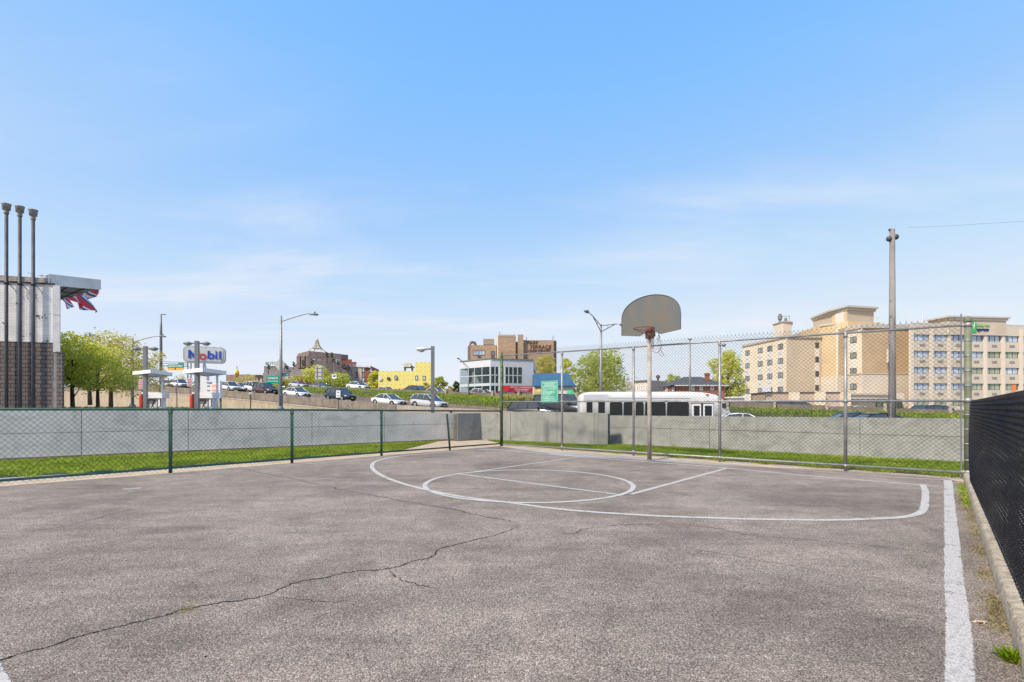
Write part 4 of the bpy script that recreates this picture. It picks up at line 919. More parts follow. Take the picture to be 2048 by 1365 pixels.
m = MB(); c112 = bline(107); bprism(m, 107, -.03, -1, zsp); m.build('lower_wall', greyb, bk)
m = MB(); bprism(m, 107, 0, zsp, zrf); m.build('upper_wall', whiteb, bk)
m = MB(); bprism(m, 112, -.06, zrf, zrf + .07); m.build('roof_edge', mat('dark_roof_edge', (.06, .05, .045), .9, var=.2), bk)
m = MB(); m.slab(ba, (bline(100).x, bline(100).y), (zrf + .07, zrf + .42), (zrf + .07, zrf + .32), 0.02, .4)
m.build('parapet', brick_mat('parapet_brick', (.45, .42, .40), (.36, .30, .26), (.2, .18, .17), .3, .1, brz, .01, chips=((.3, .14, .07), .4)), bk)
m = MB(); m.slab(tuple(bline(107.5).xy), tuple(bline(121).xy), (Zp(704, 24), zrf - .02), (Zp(704, 24), zrf - .02), -.05, .0); m.build('corner_panel', concrete_mat('white_panel', (.58, .58, .59), (.50, .50, .51), (.35, .35, .36), 2, .1), bk)
m = MB(); m.slab(tuple(bline(107).xy), tuple(bline(114).xy), (-1, Zp(704, 24)), (-1, Zp(704, 24)), -.02, .0); m.build('concrete_pier', concrete_mat('pier_concrete', (.30, .28, .28), (.22, .21, .21), (.1, .09, .09), 2, .2), bk)
m = MB(); m.slab(tuple(bline(114.6).xy), tuple(bline(126).xy), (-1, Zp(705, 24)), (-1, Zp(706, 24)), -.06, .1); m.build('corner_pilaster', greyb, bk)
m = MB(); m.slab(tuple(bline(114).xy), tuple(bline(127).xy), (Zp(705, 24), Zp(703, 24)), (Zp(706, 24), Zp(704.3, 24)), -.09, .12); m.build('pilaster_cap', M['darkpipe'], bk)
m = MB()
for z in (Zp(630, 24),): m.slab(tuple(bline(107.5).xy), tuple(bline(121).xy), (z, z + .02), (z, z + .02), -.053, -.049)
m.build('panel_seam', M['joint'], bk)
# canopy: box of sheet metal along the front that faces right
cA, cB = bline(97), XY(200.5, 27.2); cA = (cA.x, cA.y); ct0, ct1 = Zp(547.5, 24), Zp(560, 27.2); cb0, cb1 = Zp(570, 24), Zp(580, 27.2)
m = MB(); m.slab(cA, cB, (cb0, ct0), (cb1, ct1), -0.04, 0.0); m.build('canopy_fascia', mat('canopy_sheet', (.66, .65, .63), .5, .1, var=.08, scale=1.2), bk)
m = MB(); cC = XY(119, 30.0); cD = XY(70, 28.5)
m.add([(*cA, cb0 + .02), (*cB, cb1 + .02), (*cC, cb1 + .02), (*cD, cb0 + .02), (*cA, ct0 - .03), (*cB, ct1 - .03), (*cC, ct1 - .03), (*cD, ct0 - .03)], [(0, 3, 2, 1), (4, 5, 6, 7), (1, 2, 6, 5), (2, 3, 7, 6)])
m.build('canopy_soffit', concrete_mat('soffit_panels', (.50, .48, .46), (.42, .40, .39), (.2, .19, .18), 1.2, .1), bk)
m = MB(); Q = [Vector((*cA, cb0)), Vector((*cB, cb1)), Vector((*cC, cb1)), Vector((*cD, cb0))]
for u in (.35, .68): m.tube([Q[0].lerp(Q[1], u), Q[3].lerp(Q[2], u)], .03, 5)
for u in (.3, .6): m.tube([Q[0].lerp(Q[3], u), Q[1].lerp(Q[2], u)], .03, 5)
m.build('soffit_joint', M['joint'], bk)
m = MB(); q0 = bline(66); zz = zrf + .55; m.tube([(q0.x, q0.y + .3, Zp(549, 24)), (*cA, Zp(551, 24))], .035, 5); q1 = bline(54); m.tube([(q1.x, q1.y, Zp(546, 24)), (q0.x + .1, q0.y, Zp(554, 24))], .012, 4)
m.slab(tuple(bline(80).xy), tuple(bline(97.5).xy), (Zp(566, 24), Zp(553, 24)), (Zp(568, 24), Zp(552, 24)), .05, .6); m.build('roof_scrap', M['offwhite'], bk)
for k, (px, yt, yb) in enumerate(((19.5, 408, 815), (46, 413, 815), (72.5, 420, 815))):
    q_ = bline(px) - Vector((nb_.x, nb_.y, 0)) * .22; D = q_.y; zt = Zp(yt, D)
    t = thing('vent_pipe', ['tallest dark vent pipe with a capped top, leftmost of three', 'middle one of the three dark vent pipes with capped tops', 'dark vent pipe with a capped top nearest the brick building corner'][k], 'vent pipe', (q_.x, q_.y, 0), 'vent pipes in front of the brick building')
    MB().tube([(q_.x, q_.y, -1), (q_.x, q_.y, zt - .45)], .070, 14).build('pipe', M['darkpipe'], t, True)
    MB().lathe((q_.x, q_.y, zt - .50), [(.09, 0), (.10, .04), (.10, .13), (.085, .16), (.095, .18), (.15, .20), (.165, .42), (.19, .46), (.185, .50), (.0001, .51)], 14).build('cap', mat('aluminium_cap', (.27, .245, .215), .55, .2, var=.25, scale=12), t, True)
    mm_ = MB(); mm_.tube([(q_.x + nb_.x * .2, q_.y + nb_.y * .2, zrf - .1), (q_.x, q_.y, zrf - .1)], .03, 5); mm_.tube([(q_.x, q_.y, zrf - .14), (q_.x, q_.y, zrf - .06)], .092, 14); mm_.build('clamp', M['black'], t)
# pennants blowing under the canopy
penm = bpy.data.materials.new('pennant_cloth'); penm.use_nodes = True; nt = penm.node_tree; new = NN(nt); L = nt.links.new
tc = new('ShaderNodeTexCoord'); uvn = new('ShaderNodeUVMap'); spx = new('ShaderNodeSeparateXYZ'); L(uvn.outputs[0], spx.inputs[0])
rp_ = ramp(new, [(0, (.62, .035, .03)), (.30, (.72, .70, .72)), (.44, (.05, .09, .24)), (.54, (.72, .70, .72)), (.62, (.62, .035, .03)), (.84, (.05, .09, .24)), (.92, (.72, .70, .72))], 'CONSTANT'); L(spx.outputs[0], rp_.inputs[0])
L(rp_.outputs[0], nt.nodes['Principled BSDF'].inputs['Base Color']); nt.nodes['Principled BSDF'].inputs['Roughness'].default_value = .7
def cloth(label, corners, seed, amp=.10):
    """corners: (px,py,D) x4 of the blowing flag"""
    q_ = [P(*c) for c in corners]; n = 14; V, Fc, UV = [], [], []; rd = random.Random(seed); ph = rd.uniform(0, 6)
    for i in range(n + 1):
        for j in range(n + 1):
            u, v = i / n, j / n; p = (q_[0] * (1 - u) + q_[1] * u) * (1 - v) + (q_[3] * (1 - u) + q_[2] * u) * v
            wv = math.sin(u * 7 + v * 3 + ph) * amp * (.3 + v); p = p + Vector((.3 * wv, wv * 1.5, wv * .6)); V.append(p); UV.append((u, v))
    for i in range(n):
        for j in range(n): a = i * (n + 1) + j; Fc.append((a, a + n + 1, a + n + 2, a + 1))
    o = np_obj('pennant', [tuple(v) for v in V], Fc, penm, None, smooth=True); uvl = o.data.uv_layers.new(name='UVMap')
    for lp in o.data.loops: uvl.data[lp.index].uv = UV[lp.vertex_index]
    sol = o.modifiers.new('Solidify', 'SOLIDIFY'); sol.thickness = .004
    return tag(o, label, 'pennant', 'pennants under the canopy')
cloth('short red pennant blowing under the canopy, next to the white corner panel', [(123, 600, 24.6), (135, 597, 25.0), (147, 612, 25.3), (138, 619, 24.9)], 1, .06)
cloth('long striped red, white and blue pennant blowing downward under the canopy', [(134, 597, 25.0), (163, 588, 26.2), (191, 627, 26.6), (160, 614, 25.6)], 2, .13)
cloth('red, blue and white pennant blowing flat below the canopy tip', [(152, 592, 25.8), (196, 578, 27.0), (204, 587, 27.4), (168, 603, 26.6)], 3, .08)

# ------------------------------------------------------------------ petrol station
zs = 0.92; SD = 24.5
def pump_island(pxl, pxr, yl, yr, ybl, ybr, D, label, label2, label3, pcols, vx, pole_px):
    t = thing('pump_canopy', label, 'canopy', (*XY((pxl + pxr) / 2, D), zs), 'pump island canopies')
    a, b = XY(pxl, D), XY(pxr, D + .9); mid = XY((pxl * .55 + pxr * .45), D - 1.3); bk_ = XY((pxl * .4 + pxr * .6), D + 2.2)
    m = MB(); z0, z1 = Zp(ybl, D), Zp(yl, D); m.prism([a, mid, b, bk_], z0, z1); m.build('roof', M['white'], t)
    m = MB(); m.prism([(a[0] + .3, a[1]), (mid[0], mid[1] + .35), (b[0] - .3, b[1]), (bk_[0], bk_[1] - .3)], z0 - .03, z0 - .002); m.build('soffit', M['offwhite'], t)
    for px in pcols: x, y = XY(px, D + .4); MB().tube([(x, y, zs - .1), (x, y, z0)], .055, 10).build('column', M['white'], t, True)
    t2 = thing('fuel_pump', label2, 'fuel pump', (*XY(vx, D), zs), 'fuel pumps')
    x, y = XY(vx, D + .3); pw = (36 / F) * D
    m = MB(); m.box((x, y, Zp(791, D)), (43 / F * D, .5, 11.5 / F * D)); m.build('valance', M['white'], t2)
    m = MB(); m.box((x - .1, y + .1, (Zp(797, D) + zs) / 2 - .1), (.55, .45, Zp(797, D) - zs + .2)); m.build('cabinet', M['offwhite'], t2)
    m = MB(); m.box((x - .1, y - .135, Zp(803, D)), (.36, .02, .22)); m.build('display', M['lampgrey'], t2)
    for sx_ in (-1, 1): MB().box((x + sx_ * (pw / 2 - .12), y, (Zp(797, D) + zs) / 2), (.11, .4, Zp(797, D) - zs)).build('side_post', M['white'], t2)
    m = MB(); hx = x + .18; z = Zp(798, D)
    m.tube(smooth_path([(hx + .2, y - .2, z), (hx + .22, y - .22, z - .35), (hx + .05, y - .3, z - .52), (hx - .12, y - .25, z - .35), (hx - .08, y - .2, z - .1)], 6), .018, 6); m.build('hose', M['black'], t2, True)
    m = MB(); m.tube([(hx - .06, y - .25, z - .08), (hx - .14, y - .25, z - .32), (hx - .25, y - .25, z - .5)], [.035, .025, .012], 6); m.build('nozzle', M['black'], t2, True)
    letters('brand_lettering', 'Mobil', mat('small_grey_print', (.2, .22, .3), .5, var=0), t2, (x - .28, y - .26, Zp(791, D)), .22, .09, 0, .004)
    x, y = XY(pole_px[0], D - .3); t3 = thing('fire_bollard', label3, 'bollard', (x, y, zs), 'red bollards at the pumps')
    MB().lathe((x, y, zs - .1), [(.105, 0), (.105, Zp(790, D) - zs + .02), (.085, Zp(788.5, D) - zs + .08), (.0001, Zp(788, D) - zs + .1)], 14).build('tube', M['red'], t3, True)
    MB().box((x + .09, y - .05, Zp(791, D)), (.09, .08, .12)).build('bracket', M['darkpipe'], t3)
    x, y = XY(pole_px[1], D - .5); return x, y
x1, y1 = pump_island(265, 345, 743.5, 746, 750, 750, SD, 'white flat canopy on thin columns over the left fuel pump', 'fuel pump with a hanging hose under the left canopy', 'red tubular bollard left of the left fuel pump', (294.5, 324), 311, (283, 291))
x2, y2 = pump_island(366, 453, 740, 739, 747.5, 746, SD, 'white flat canopy over the right fuel pump, beneath the big white sign', 'fuel pump with a hanging hose under the right canopy', 'red tubular bollard left of the right fuel pump', (398, 434.5), 412, (384, 394))
def lot_lamp(x, y, zt, heads, label, wd=.15, zbase=.9, ln=.5):
    t = thing('lot_lamp', label, 'lamp', (x, y, zbase), 'lot lamps on square posts')
    MB().box((x, y, (zt + zbase - .2) / 2), (wd, wd, zt - zbase + .2), R(12)).build('post', M['lampgrey'], t)
    for s in heads:
        m = MB(); m.lathe((x + s * (.22 + ln * .5), y, zt - .16), [(.0001, -.03), (.13, -.02), (.17, .02), (.15, .07), (.07, .12), (.0001, .13)], 14)
        k0 = x + s * (.22 + ln * .5); m.v = [(k0 + (vx - k0) * (ln / .34) * .5 * 1.9, vy, vz) for vx, vy, vz in m.v]; hd = m.build('head', M['offwhite'] if wd > .14 and len(heads) == 1 else M['lampgrey'], t, True)
        MB().lathe((k0, y, zt - .20), [(.0001, -.06), (.10, -.03), (.13, 0), (.0001, .005)], 12).build('lens', M['lens'], hd, True)
        m = MB(); m.tube([(x, y, zt - .10), (x + s * .28, y, zt - .12)], .035, 8); m.build('arm', M['lampgrey'], t, True)
    return t
lot_lamp(x1, y1, Zp(693, y1), (-1, 1), 'grey square lamp post with two flat heads behind the left pump canopy', .15, .9, .42)
lot_lamp(x2, y2, Zp(682.5, y2), (-1, 1), 'grey square lamp post with two flat heads in front of the big white sign', .17, .9, .46)
x, y = XY(865.5, 20.5); lot_lamp(x, y, Zp(693, y), (-1,), 'grey square lamp post with one rounded head pointing left, before the yellow building', .15, -.3, .52)
# brand sign
D = 34; t = thing('petrol_sign', 'large white petrol station sign with blue lettering and a red o', 'sign', (*XY(409, D), zs))
sa, sb_ = XY(367.5, D), XY(451, D + .9); rz = yaw(sa, sb_); cx, cy = (sa[0] + sb_[0]) / 2, (sa[1] + sb_[1]) / 2; cz = Zp(710.3, D + .4); w = math.hypot(sb_[0] - sa[0], sb_[1] - sa[1]); h = 32.5 / F * (D + .4)
def round_rect(w, h, r, n=6):
    o = []
    for (sx, sy, a0) in ((1, 1, 0), (-1, 1, 90), (-1, -1, 180), (1, -1, 270)):
        for k in range(n + 1): a = R(a0 + 90 * k / n); o.append((sx * (w / 2 - r) + r * math.cos(a), sy * (h / 2 - r) + r * math.sin(a)))
    return o
def vplate(m, prof, cx, cy, cz, rz, f0, f1):
    n = len(prof); ux, uy = math.cos(rz), math.sin(rz); nx, ny = uy, -ux
    vs = [(cx + x * ux + nx * f, cy + x * uy + ny * f, cz + z) for f in (f0, f1) for x, z in prof]
    m.add(vs, [tuple(range(n - 1, -1, -1)), tuple(range(n, 2 * n))] + [(i, (i + 1) % n, n + (i + 1) % n, n + i) for i in range(n)]); return m
m = MB(); vplate(m, round_rect(w, h, .3), cx, cy, cz, rz, -.25, .18); m.build('cabinet', mat('sign_cabinet', (.52, .50, .46), .5, var=.1), t)
m = MB(); vplate(m, round_rect(w - .22, h - .22, .25), cx, cy, cz, rz, .10, .20); m.build('panel', mat('sign_panel', (.66, .65, .62), .4, var=.05), t)
blue = mat('sign_blue', (.04, .09, .42), .4, var=0); redm = mat('sign_red', (.52, .07, .06), .4, var=0)
nx, ny = math.sin(rz), -math.cos(rz)
def blet(s_, xc, ww, zc, hh, mt_): letters('letter', s_, mt_, t, (cx + xc * math.cos(rz) + nx * .22, cy + xc * math.sin(rz) + ny * .22, cz + zc), ww, hh, rz, .03, bold=.025)
px2m = w / 83.5
mw, mh, ml = 20.5 * px2m / 2, 18.5 * px2m / 2, 5 * px2m; m = MB(); vplate(m, [(-mw, -mh), (-mw + ml, -mh), (-mw + ml, mh * .15), (-.01, -mh), (.01, -mh), (mw - ml, mh * .15), (mw - ml, -mh), (mw, -mh), (mw, mh), (mw - ml * .9, mh), (0, -mh * .05), (-mw + ml * .9, mh), (-mw, mh)], cx - 21 * px2m * math.cos(rz), cy - 21 * px2m * math.sin(rz), cz + .02, rz, .205, .24); m.build('letter', blue, t)
blet('o', -3 * px2m, 15.5 * px2m, -.14, 14.5 * px2m, redm); blet('b', 14 * px2m, 14.5 * px2m, 0, 19 * px2m, blue); blet('i', 24.3 * px2m, 4 * px2m, 0, 18.5 * px2m, blue); blet('l', 32 * px2m, 4.2 * px2m, 0, 18.5 * px2m, blue)
m = MB(); x, y = XY(409, D + .5); m.tube([(x, y, cz - h / 2), (x, y, cz - h / 2 - .25), (x, y, zs + 2.6)], [.06, .12, .2], 10); m.box((x, y, zs + 1.4), (.5, .35, 2.8)); m.build('mast', M['white'], t)
# price sign
D = 33; t = thing('price_sign', 'white petrol price sign with glowing red digits', 'sign', (*XY(428, D), zs)); x, y = XY(428.5, D)
pw, ph = 27.5 / F * D, 35 / F * D; MB().box((x, y, Zp(779.5, D)), (pw, .25, ph)).build('board', M['white'], t)
led = mat('red_led', (.6, .04, .02), .5, var=0, emis=((1, .12, .05), 1.6)); m = MB()
letters('brand_lettering', 'Mobil', mat('sign_dark_blue', (.08, .1, .3), .5, var=0), t, (x - pw * .26, y - .14, Zp(766, D)), pw * .36, 4 / F * D, 0, .01)
for yy in (772.5, 781.5):
    letters('price', '3 7 9' if yy < 775 else '4 5 9', led, t, (x + pw * .0 + .06, y - .14, Zp(yy, D)), 8 / F * D, 5.5 / F * D, 0, .012, bold=.03); letters('price', '9', led, t, (x + pw * .34, y - .14, Zp(yy, D)), 2.6 / F * D, 5 / F * D, 0, .012, bold=.03)
    m.box((x - pw * .33, y - .13, Zp(yy, D)), (pw * .2, .02, .06))
m.build('grade_label', M['lampgrey'], t); MB().box((x + pw * .36, y - .13, Zp(792, D)), (pw * .12, .02, .2)).build('red_mark', redm, t)
m = MB(); m.box((x - .4, y + .05, (zs + Zp(797, D)) / 2), (.1, .1, Zp(797, D) - zs + .1)); m.box((x + .4, y + .05, (zs + Zp(797, D)) / 2), (.1, .1, Zp(797, D) - zs + .1)); m.build('leg', M['lampgrey'], t)

# ------------------------------------------------------------------ street lamps
def cobra(px, D, yt, zb, label, arm_px, arm_y, wd=.11, name='street_lamp', group='street lamps with long curved arms'):
    x, y = XY(px, D); zt = Zp(yt, D); t = thing(name, label, 'street lamp', (x, y, zb), group)
    MB().tube([(x, y, zb - .3), (x, y, zb + (zt - zb) * .5), (x, y, zt)], [wd * 1.25, wd, wd * .7], 10).build('pole', M['galv'], t, True)
    MB().lathe((x, y, zb - .1), [(wd * 2.6, 0), (wd * 2.4, .25), (wd * 1.3, .4), (wd * 1.2, .5)], 12).build('base', M['lampgrey'], t, True)
    e = P(arm_px, arm_y, D); s = Vector((x, y, zt - .45)); dxx = e.x - s.x
    m = MB(); m.tube(smooth_path([s, s + Vector((dxx * .45, 0, .42)), s + Vector((dxx * .72, 0, .62)), Vector((e.x - dxx * .18, y, e.z + .03))], 5), .045, 8); m.build('arm', M['galv'], t, True)
    sg_ = 1 if dxx > 0 else -1; m = MB(); hx = e.x - dxx * .18
    m.tube([(hx - sg_ * .1, y, e.z + .04), (hx + sg_ * .15, y, e.z + .06), (hx + sg_ * .55, y, e.z + .02), (e.x, y, e.z - .02)], [.04, .085, .08, .04], 8); hd = m.build('head', M['lampgrey'], t, True)
    MB().tube([(hx + sg_ * .3, y, e.z + .12), (hx + sg_ * .3, y, e.z + .26)], .05, 6).build('photocell', M['darkpipe'], hd)
    return t
cobra(562, 38, 632, .98, 'tall grey street lamp with its arm reaching right, beside the diamond sign', 635, 630.5)
cobra(265, 50, 676, 1.3, 'grey street lamp with its arm reaching right, beside the golden tree', 332, 674, .12)
x, y = XY(322, 84); t = thing('street_lamp', 'slim tall lamp pole with a tiny flat head rising behind the left street lamp', 'street lamp', (x, y, 4)); zt = Zp(629, 84)
MB().tube([(x, y, 3.5), (x, y, zt - 3), (x, y, zt)], [.26, .20, .12], 8).build('pole', M['lampgrey'], t, True); MB().tube([(x, y, zt), (x + .5, y, zt - .03), (x + .9, y, zt - .05)], [.06, .1, .04], 6).build('head', M['lampgrey'], t, True)
# twin-arm highway lamp behind the bus
D = 50; x, y = XY(1202, D); zt = Zp(649, D); t = thing('street_lamp', 'grey highway lamp with two V shaped arms standing behind the white bus', 'street lamp', (x, y, .5))
MB().tube([(x, y, 0), (x, y, 4), (x, y, zt)], [.17, .14, .10], 10).build('pole', M['galv'], t, True)
for (ax, ay, hx, hy, DD) in ((1184, 631, 1175.5, 624, D - 3.5), (1233, 648.5, 1242, 650, D + 3.5)):
    e = P(ax, ay, DD); h_ = P(hx, hy, DD * .99); m = MB(); m.tube([(x, y, zt - .15), e], .045, 6); m.tube([(x, y, Zp(664, D)), e.lerp(Vector((x, y, zt)), .06)], .045, 6); k = .42
    m.tube([Vector((x, y, zt - .1)).lerp(e, k), Vector((x, y, Zp(664, D))).lerp(e, k)], .025, 5); m.tube([e, h_], .04, 6); ar = m.build('arm', M['lampgrey'], t, True)
    d = (h_ - e); d.z = 0; d = d.normalized() * .55; MB().tube([h_ - d * .3, h_, h_ + d * .5, h_ + d], [.06, .17, .15, .05], 8).build('head', M['lampgrey'], t, True)
D = 62; x, y = XY(1380, D); t = thing('street_lamp', 'slender lamp pole with a small crossbar top rising in front of the brick house', 'street lamp', (x, y, .6)); zt = Zp(679, D)
m = MB(); m.tube([(x, y, 0), (x, y, zt)], [.15, .09], 8); m.build('pole', M['galv'], t, True); MB().box((x, y, zt), (.5, .2, .14)).build('head', M['lampgrey'], t)
D = 58; x, y = XY(1253.5, D); t = thing('street_lamp', 'short slim lamp pole with an arm, just left of the hoop pole behind the bus', 'street lamp', (x, y, .6)); zt = Zp(760, D)
m = MB(); m.tube([(x, y, 0), (x, y, zt)], .06, 6); m.build('pole', M['galv'], t, True); MB().tube([(x, y, zt), (x + .9, y, zt + .25), (x + 1.3, y, zt + .25)], .03, 5).build('arm', M['galv'], t, True)
D = 64; x, y = XY(937, D); t = thing('street_lamp', 'thin lamp with a long slanting arm in front of the glass showroom', 'street lamp', (x, y, 2)); 
MB().tube([(x, y, 2), (x, y, Zp(735, D))], .09, 6).build('pole', M['galv'], t, True); m = MB(); m.tube([(x, y, Zp(735, D)), P(920, 719, D)], .05, 5); m.tube([(x, y, Zp(742, D)), P(922, 721, D)], .03, 5); m.build('arm', M['galv'], t); MB().tube([P(921, 720, D), P(915, 716.5, D)], [.05, .14], 6).build('head', M['lampgrey'], t)
# big utility pole behind the wall on the right
D = 19.5; x, y = XY(1784.5, D); t = thing('utility_pole', 'tall weathered utility pole rising behind the wall, in front of the hotel', 'utility pole', (x, y, -.6)); zt = Zp(459, D)
MB().tube([(x, y, -.7), (x, y, 3), (x, y, zt)], [.135, .12, .092], 14).build('pole', M['polegrey'], t, True)
for s, pp in ((-1, (1776.5, 481)), (1, (1794, 477))):
    e = P(*pp, D); MB().tube([(x + s * .07, y, e.z + .12), (x + s * .12, y, e.z + .08), (e.x, y, e.z), (e.x + s * .03, y, e.z - .02)], [.06, .11, .09, .03], 8).build('lamp_head', M['darkpipe'], t, True)
MB().box((x - .08, y, zt - .02), (.12, .08, .06)).build('top_bracket', M['darkpipe'], t)
MB().tube([(x - .13, y - .09, -.6), (x - .12, y - .1, Zp(690, D))], .022, 6).build('cable_duct', M['galv'], t)
m = MB()
for k in range(7): z = 1.8 + k * .62; m.box((x - .125, y - .09, z), (.02, .04, .025))
m.build('strap', M['darkpipe'], t)
wv = smooth_path([P(1815, 455.5, 60), P(1900, 452, 55), P(1980, 447, 50), P(2200, 436, 42)], 6); tag(MB().tube(wv, .012, 5).build('overhead_wire', M['lampgrey']), 'thin overhead wire crossing the sky at the right edge', 'wire')

# ------------------------------------------------------------------ highway walls
def par_run(name, label, s0, s1, o, zt_fn, th=.28, mt='parapet'):
    t = thing(name, label, 'wall', (*RD(s0, o), 0)); ss = np.arange(s0, s1 + .01, 3.2); top, lo, led_ = MB(), MB(), MB()
    for a, b in zip(ss[:-1], ss[1:]):
        pa_, pb_ = RD(b, o), RD(a, o); za, zb_ = zt_fn(b), zt_fn(a); g = .012; d = (Vector(pb_) - Vector(pa_)).normalized() * g
        pa2 = (pa_[0] + d.x, pa_[1] + d.y); pb2 = (pb_[0] - d.x, pb_[1] - d.y)
        top.slab(pa2, pb2, (za - 1.0, za), (zb_ - 1.0, zb_), 0, th); led_.slab(pa_, pb_, (za - 1.28, za - 1.06), (zb_ - 1.28, zb_ - 1.06), .05, th); lo.slab(pa_, pb_, (-1.2, za - 1.0), (-1.2, zb_ - 1.0), .09, th - .01)
    top.build('parapet', M[mt], t); led_.build('ledge', M['newparapet'], t); lo.build('retaining_face', M['retain'], t); return t
par_run('highway_wall', 'long brown concrete wall carrying the highway, above the petrol station', 16.0, 318, -3.6, z_par)
t = thing('highway_barrier', 'low pale repaired concrete barrier at the right end of the highway wall', 'wall', (*RD(0, -3.6), 0)); m = MB()
for s in np.arange(-9, 15.9, 4.98):
    a, b = RD(s + 4.95, -3.6), RD(s, -3.6); m.slab(a, b, (-1, z_par(s + 4.95)), (-1, z_par(s)), 0, .3)
m.build('barrier_panel', M['newparapet'], t)
t = thing('median_wall', 'dark brown median wall behind the highway cars', 'wall', (*RD(0, 3.5), 0)); m = MB()
for s in np.arange(-136, 318, 4.0): a, b = RD(s + 4, 3.5), RD(s, 3.5); m.slab(a, b, (z_road(s + 4) - .5, z_bar(s + 4)), (z_road(s) - .5, z_bar(s)), 0, .3)
m.build('panel', M['median'], t)
t = thing('upper_barrier', 'grey brown concrete barrier with stubby posts above the grass slope', 'wall', (*RD(0, 9.3), 0)); m = MB(); m2 = MB()
for s in np.arange(-64, 60, 4.0):
    a, b = RD(s + 4, 9.3), RD(s, 9.3); hh = interp(s, [-64, -30, -20, 0, 12, 30, 60], [.3, .35, .55, .45, .4, .35, .1]); m.slab(a, b, (z_top(s + 4) - .3, z_top(s + 4) + hh), (z_top(s) - .3, z_top(s) + hh), 0, .2)
    if s < 20: MB().box((a[0] - .1, a[1] - .15, z_top(s + 4) + .3), (.22, .2, .9), math.atan2(d_r.y, d_r.x)).build('stub_post', M['curb'], t)
m.build('panel', M['median'], t); t
# grass on the slope
def slope_pts(s0, s1, dens_o=(3.75, 8.9)):
    def f(rng, n):
        s = rng.uniform(s0, s1, n); o = rng.uniform(*dens_o, n); x = P_r.x + d_r.x * s + n_r.x * o; y = P_r.y + d_r.y * s + n_r.y * o
        zb = np.array([z_bar(a) for a in s]); zt = np.array([z_top(a) for a in s]); z = np.interp((o - 3.6) / 4.6, [0, .22, .57, 1, 1.2], [0, .35, .75, 1, 1]) * (zt - zb) + zb - .08
        return np.stack([x, y, z], 1)
    return f
tag(blades('slope_grass', slope_pts(-62, 70), 42000, .22, .03, M['grass'], seed=31), 'long bright grass on the slope behind the highway', 'grass', kind='stuff')
tag(blades('bank_grass', lambda rng, n: np.stack([rng.uniform(-27, -21, n), rng.uniform(25, 34, n), np.full(n, .9)], 1), 5000, .35, .02, M['grass'], seed=33), 'rough grass beneath the light green trees', 'grass', kind='stuff')

# ------------------------------------------------------------------ buildings
def V3(p): return Vector((p[0], p[1], 0))
def window(parent, a, b, pxl, pxr, z0, z1, n=2, fm=None, pm=None, fw=.07, name='window', proud=.05, mull=None):
    A, d = V3(a), (V3(b) - V3(a)).normalized(); p, q_ = on_line(A, d, pxl), on_line(A, d, pxr); L = (q_ - p).length; m = MB()
    def sl(u0, u1, za, zb, o0, o1, mm): x0, x1 = p + d * u0, p + d * u1; mm.slab(tuple(x0.xy), tuple(x1.xy), (za, zb), (za, zb), o0, o1)
    sl(0, L, z0, z0 + fw, -proud, .02, m); sl(0, L, z1 - fw, z1, -proud, .02, m); sl(0, fw, z0 + fw, z1 - fw, -proud, .02, m); sl(L - fw, L, z0 + fw, z1 - fw, -proud, .02, m)
    for k in (mull if mull else [(i + 1) / n for i in range(n - 1)]): sl(L * k - fw * .45, L * k + fw * .45, z0 + fw, z1 - fw, -proud, .02, m)
    f = m.build(name, fm or M['darkpipe'], parent); m = MB(); sl(fw * .5, L - fw * .5, z0 + fw * .5, z1 - fw * .5, -proud * .45, .01, m); m.build('pane', pm or PANE, f); return f
PANE = glass_mat('window_pane', (.10, .125, .15), .04)
def pane_mat(name, c1, c2, sc_=.35):
    m = mat(name, c1, .08, var=0, scale=sc_, col2=c2, stretch=(1.2, 1.2, .3), spec=.9); return m
CURT = pane_mat('curtained_pane', (.50, .58, .66), (.22, .30, .42)); REFLG = pane_mat('green_reflection_colour_pane', (.36, .42, .30), (.12, .155, .08))  # green reflections are put into the colour of the second pane
WPANE = pane_mat('grey_curtained_pane', (.34, .37, .36), (.10, .12, .13), .8)
# --- hotel
hz0 = -.8
beige = mat('beige_stucco', (.53, .455, .36), .9, var=.05, scale=.25, bump=.1); tan = mat('ochre_stucco', (.47, .345, .215), .9, var=.07, scale=.3); cream = mat('cream_stucco', (.72, .60, .45), .9, var=.05, scale=.3); pale = mat('pale_stucco', (.58, .505, .415), .9, var=.05, scale=.3); whitest = mat('white_stucco', (.66, .60, .53), .9, var=.05); orange = mat('sunlit_orange_stucco', (.60, .445, .27), .9, var=.06, scale=.3)  # orange and cream hold the tone of sun on left-facing walls
trim = mat('grey_beige_cornice', (.47, .42, .36), .8, var=.05); grille = mat('grille_grey', (.30, .26, .25), .7, var=.1)
ht = thing('hotel', 'large beige hotel with a stair tower and a green and blue sign', 'building', (*XY(1760, 92), hz0))
def blk(parent, name, pts, z0, z1, mt): return MB().prism(pts, z0, z1).build(name, mt, parent)
def cornice(parent, pts, z, mt=None, h=.35, o=.3, name='cornice'):
    m = MB(); n = len(pts)
    cx = sum(p[0] for p in pts) / n; cy = sum(p[1] for p in pts) / n
    def ex(k): return [(p[0] + (p[0] - cx) / math.hypot(p[0] - cx, p[1] - cy) * k, p[1] + (p[1] - cy) / math.hypot(p[0] - cx, p[1] - cy) * k) for p in pts]
    m.prism(ex(o * .45), z - h, z - h * .4); m.prism(ex(o), z - h * .4 + .002, z + .05); return m.build(name, mt or trim, parent)
def behind(a, b, dep):
    ka, kb = 1 + dep / math.hypot(*a), 1 + dep / math.hypot(*b); return [tuple(a), tuple(b), (b[0] * kb - .15, b[1] * kb), (a[0] * ka + .15, a[1] * ka)]
fa, fb = XY(1821, 88), XY(2230, 92.6); zR = Zp(647, 88)
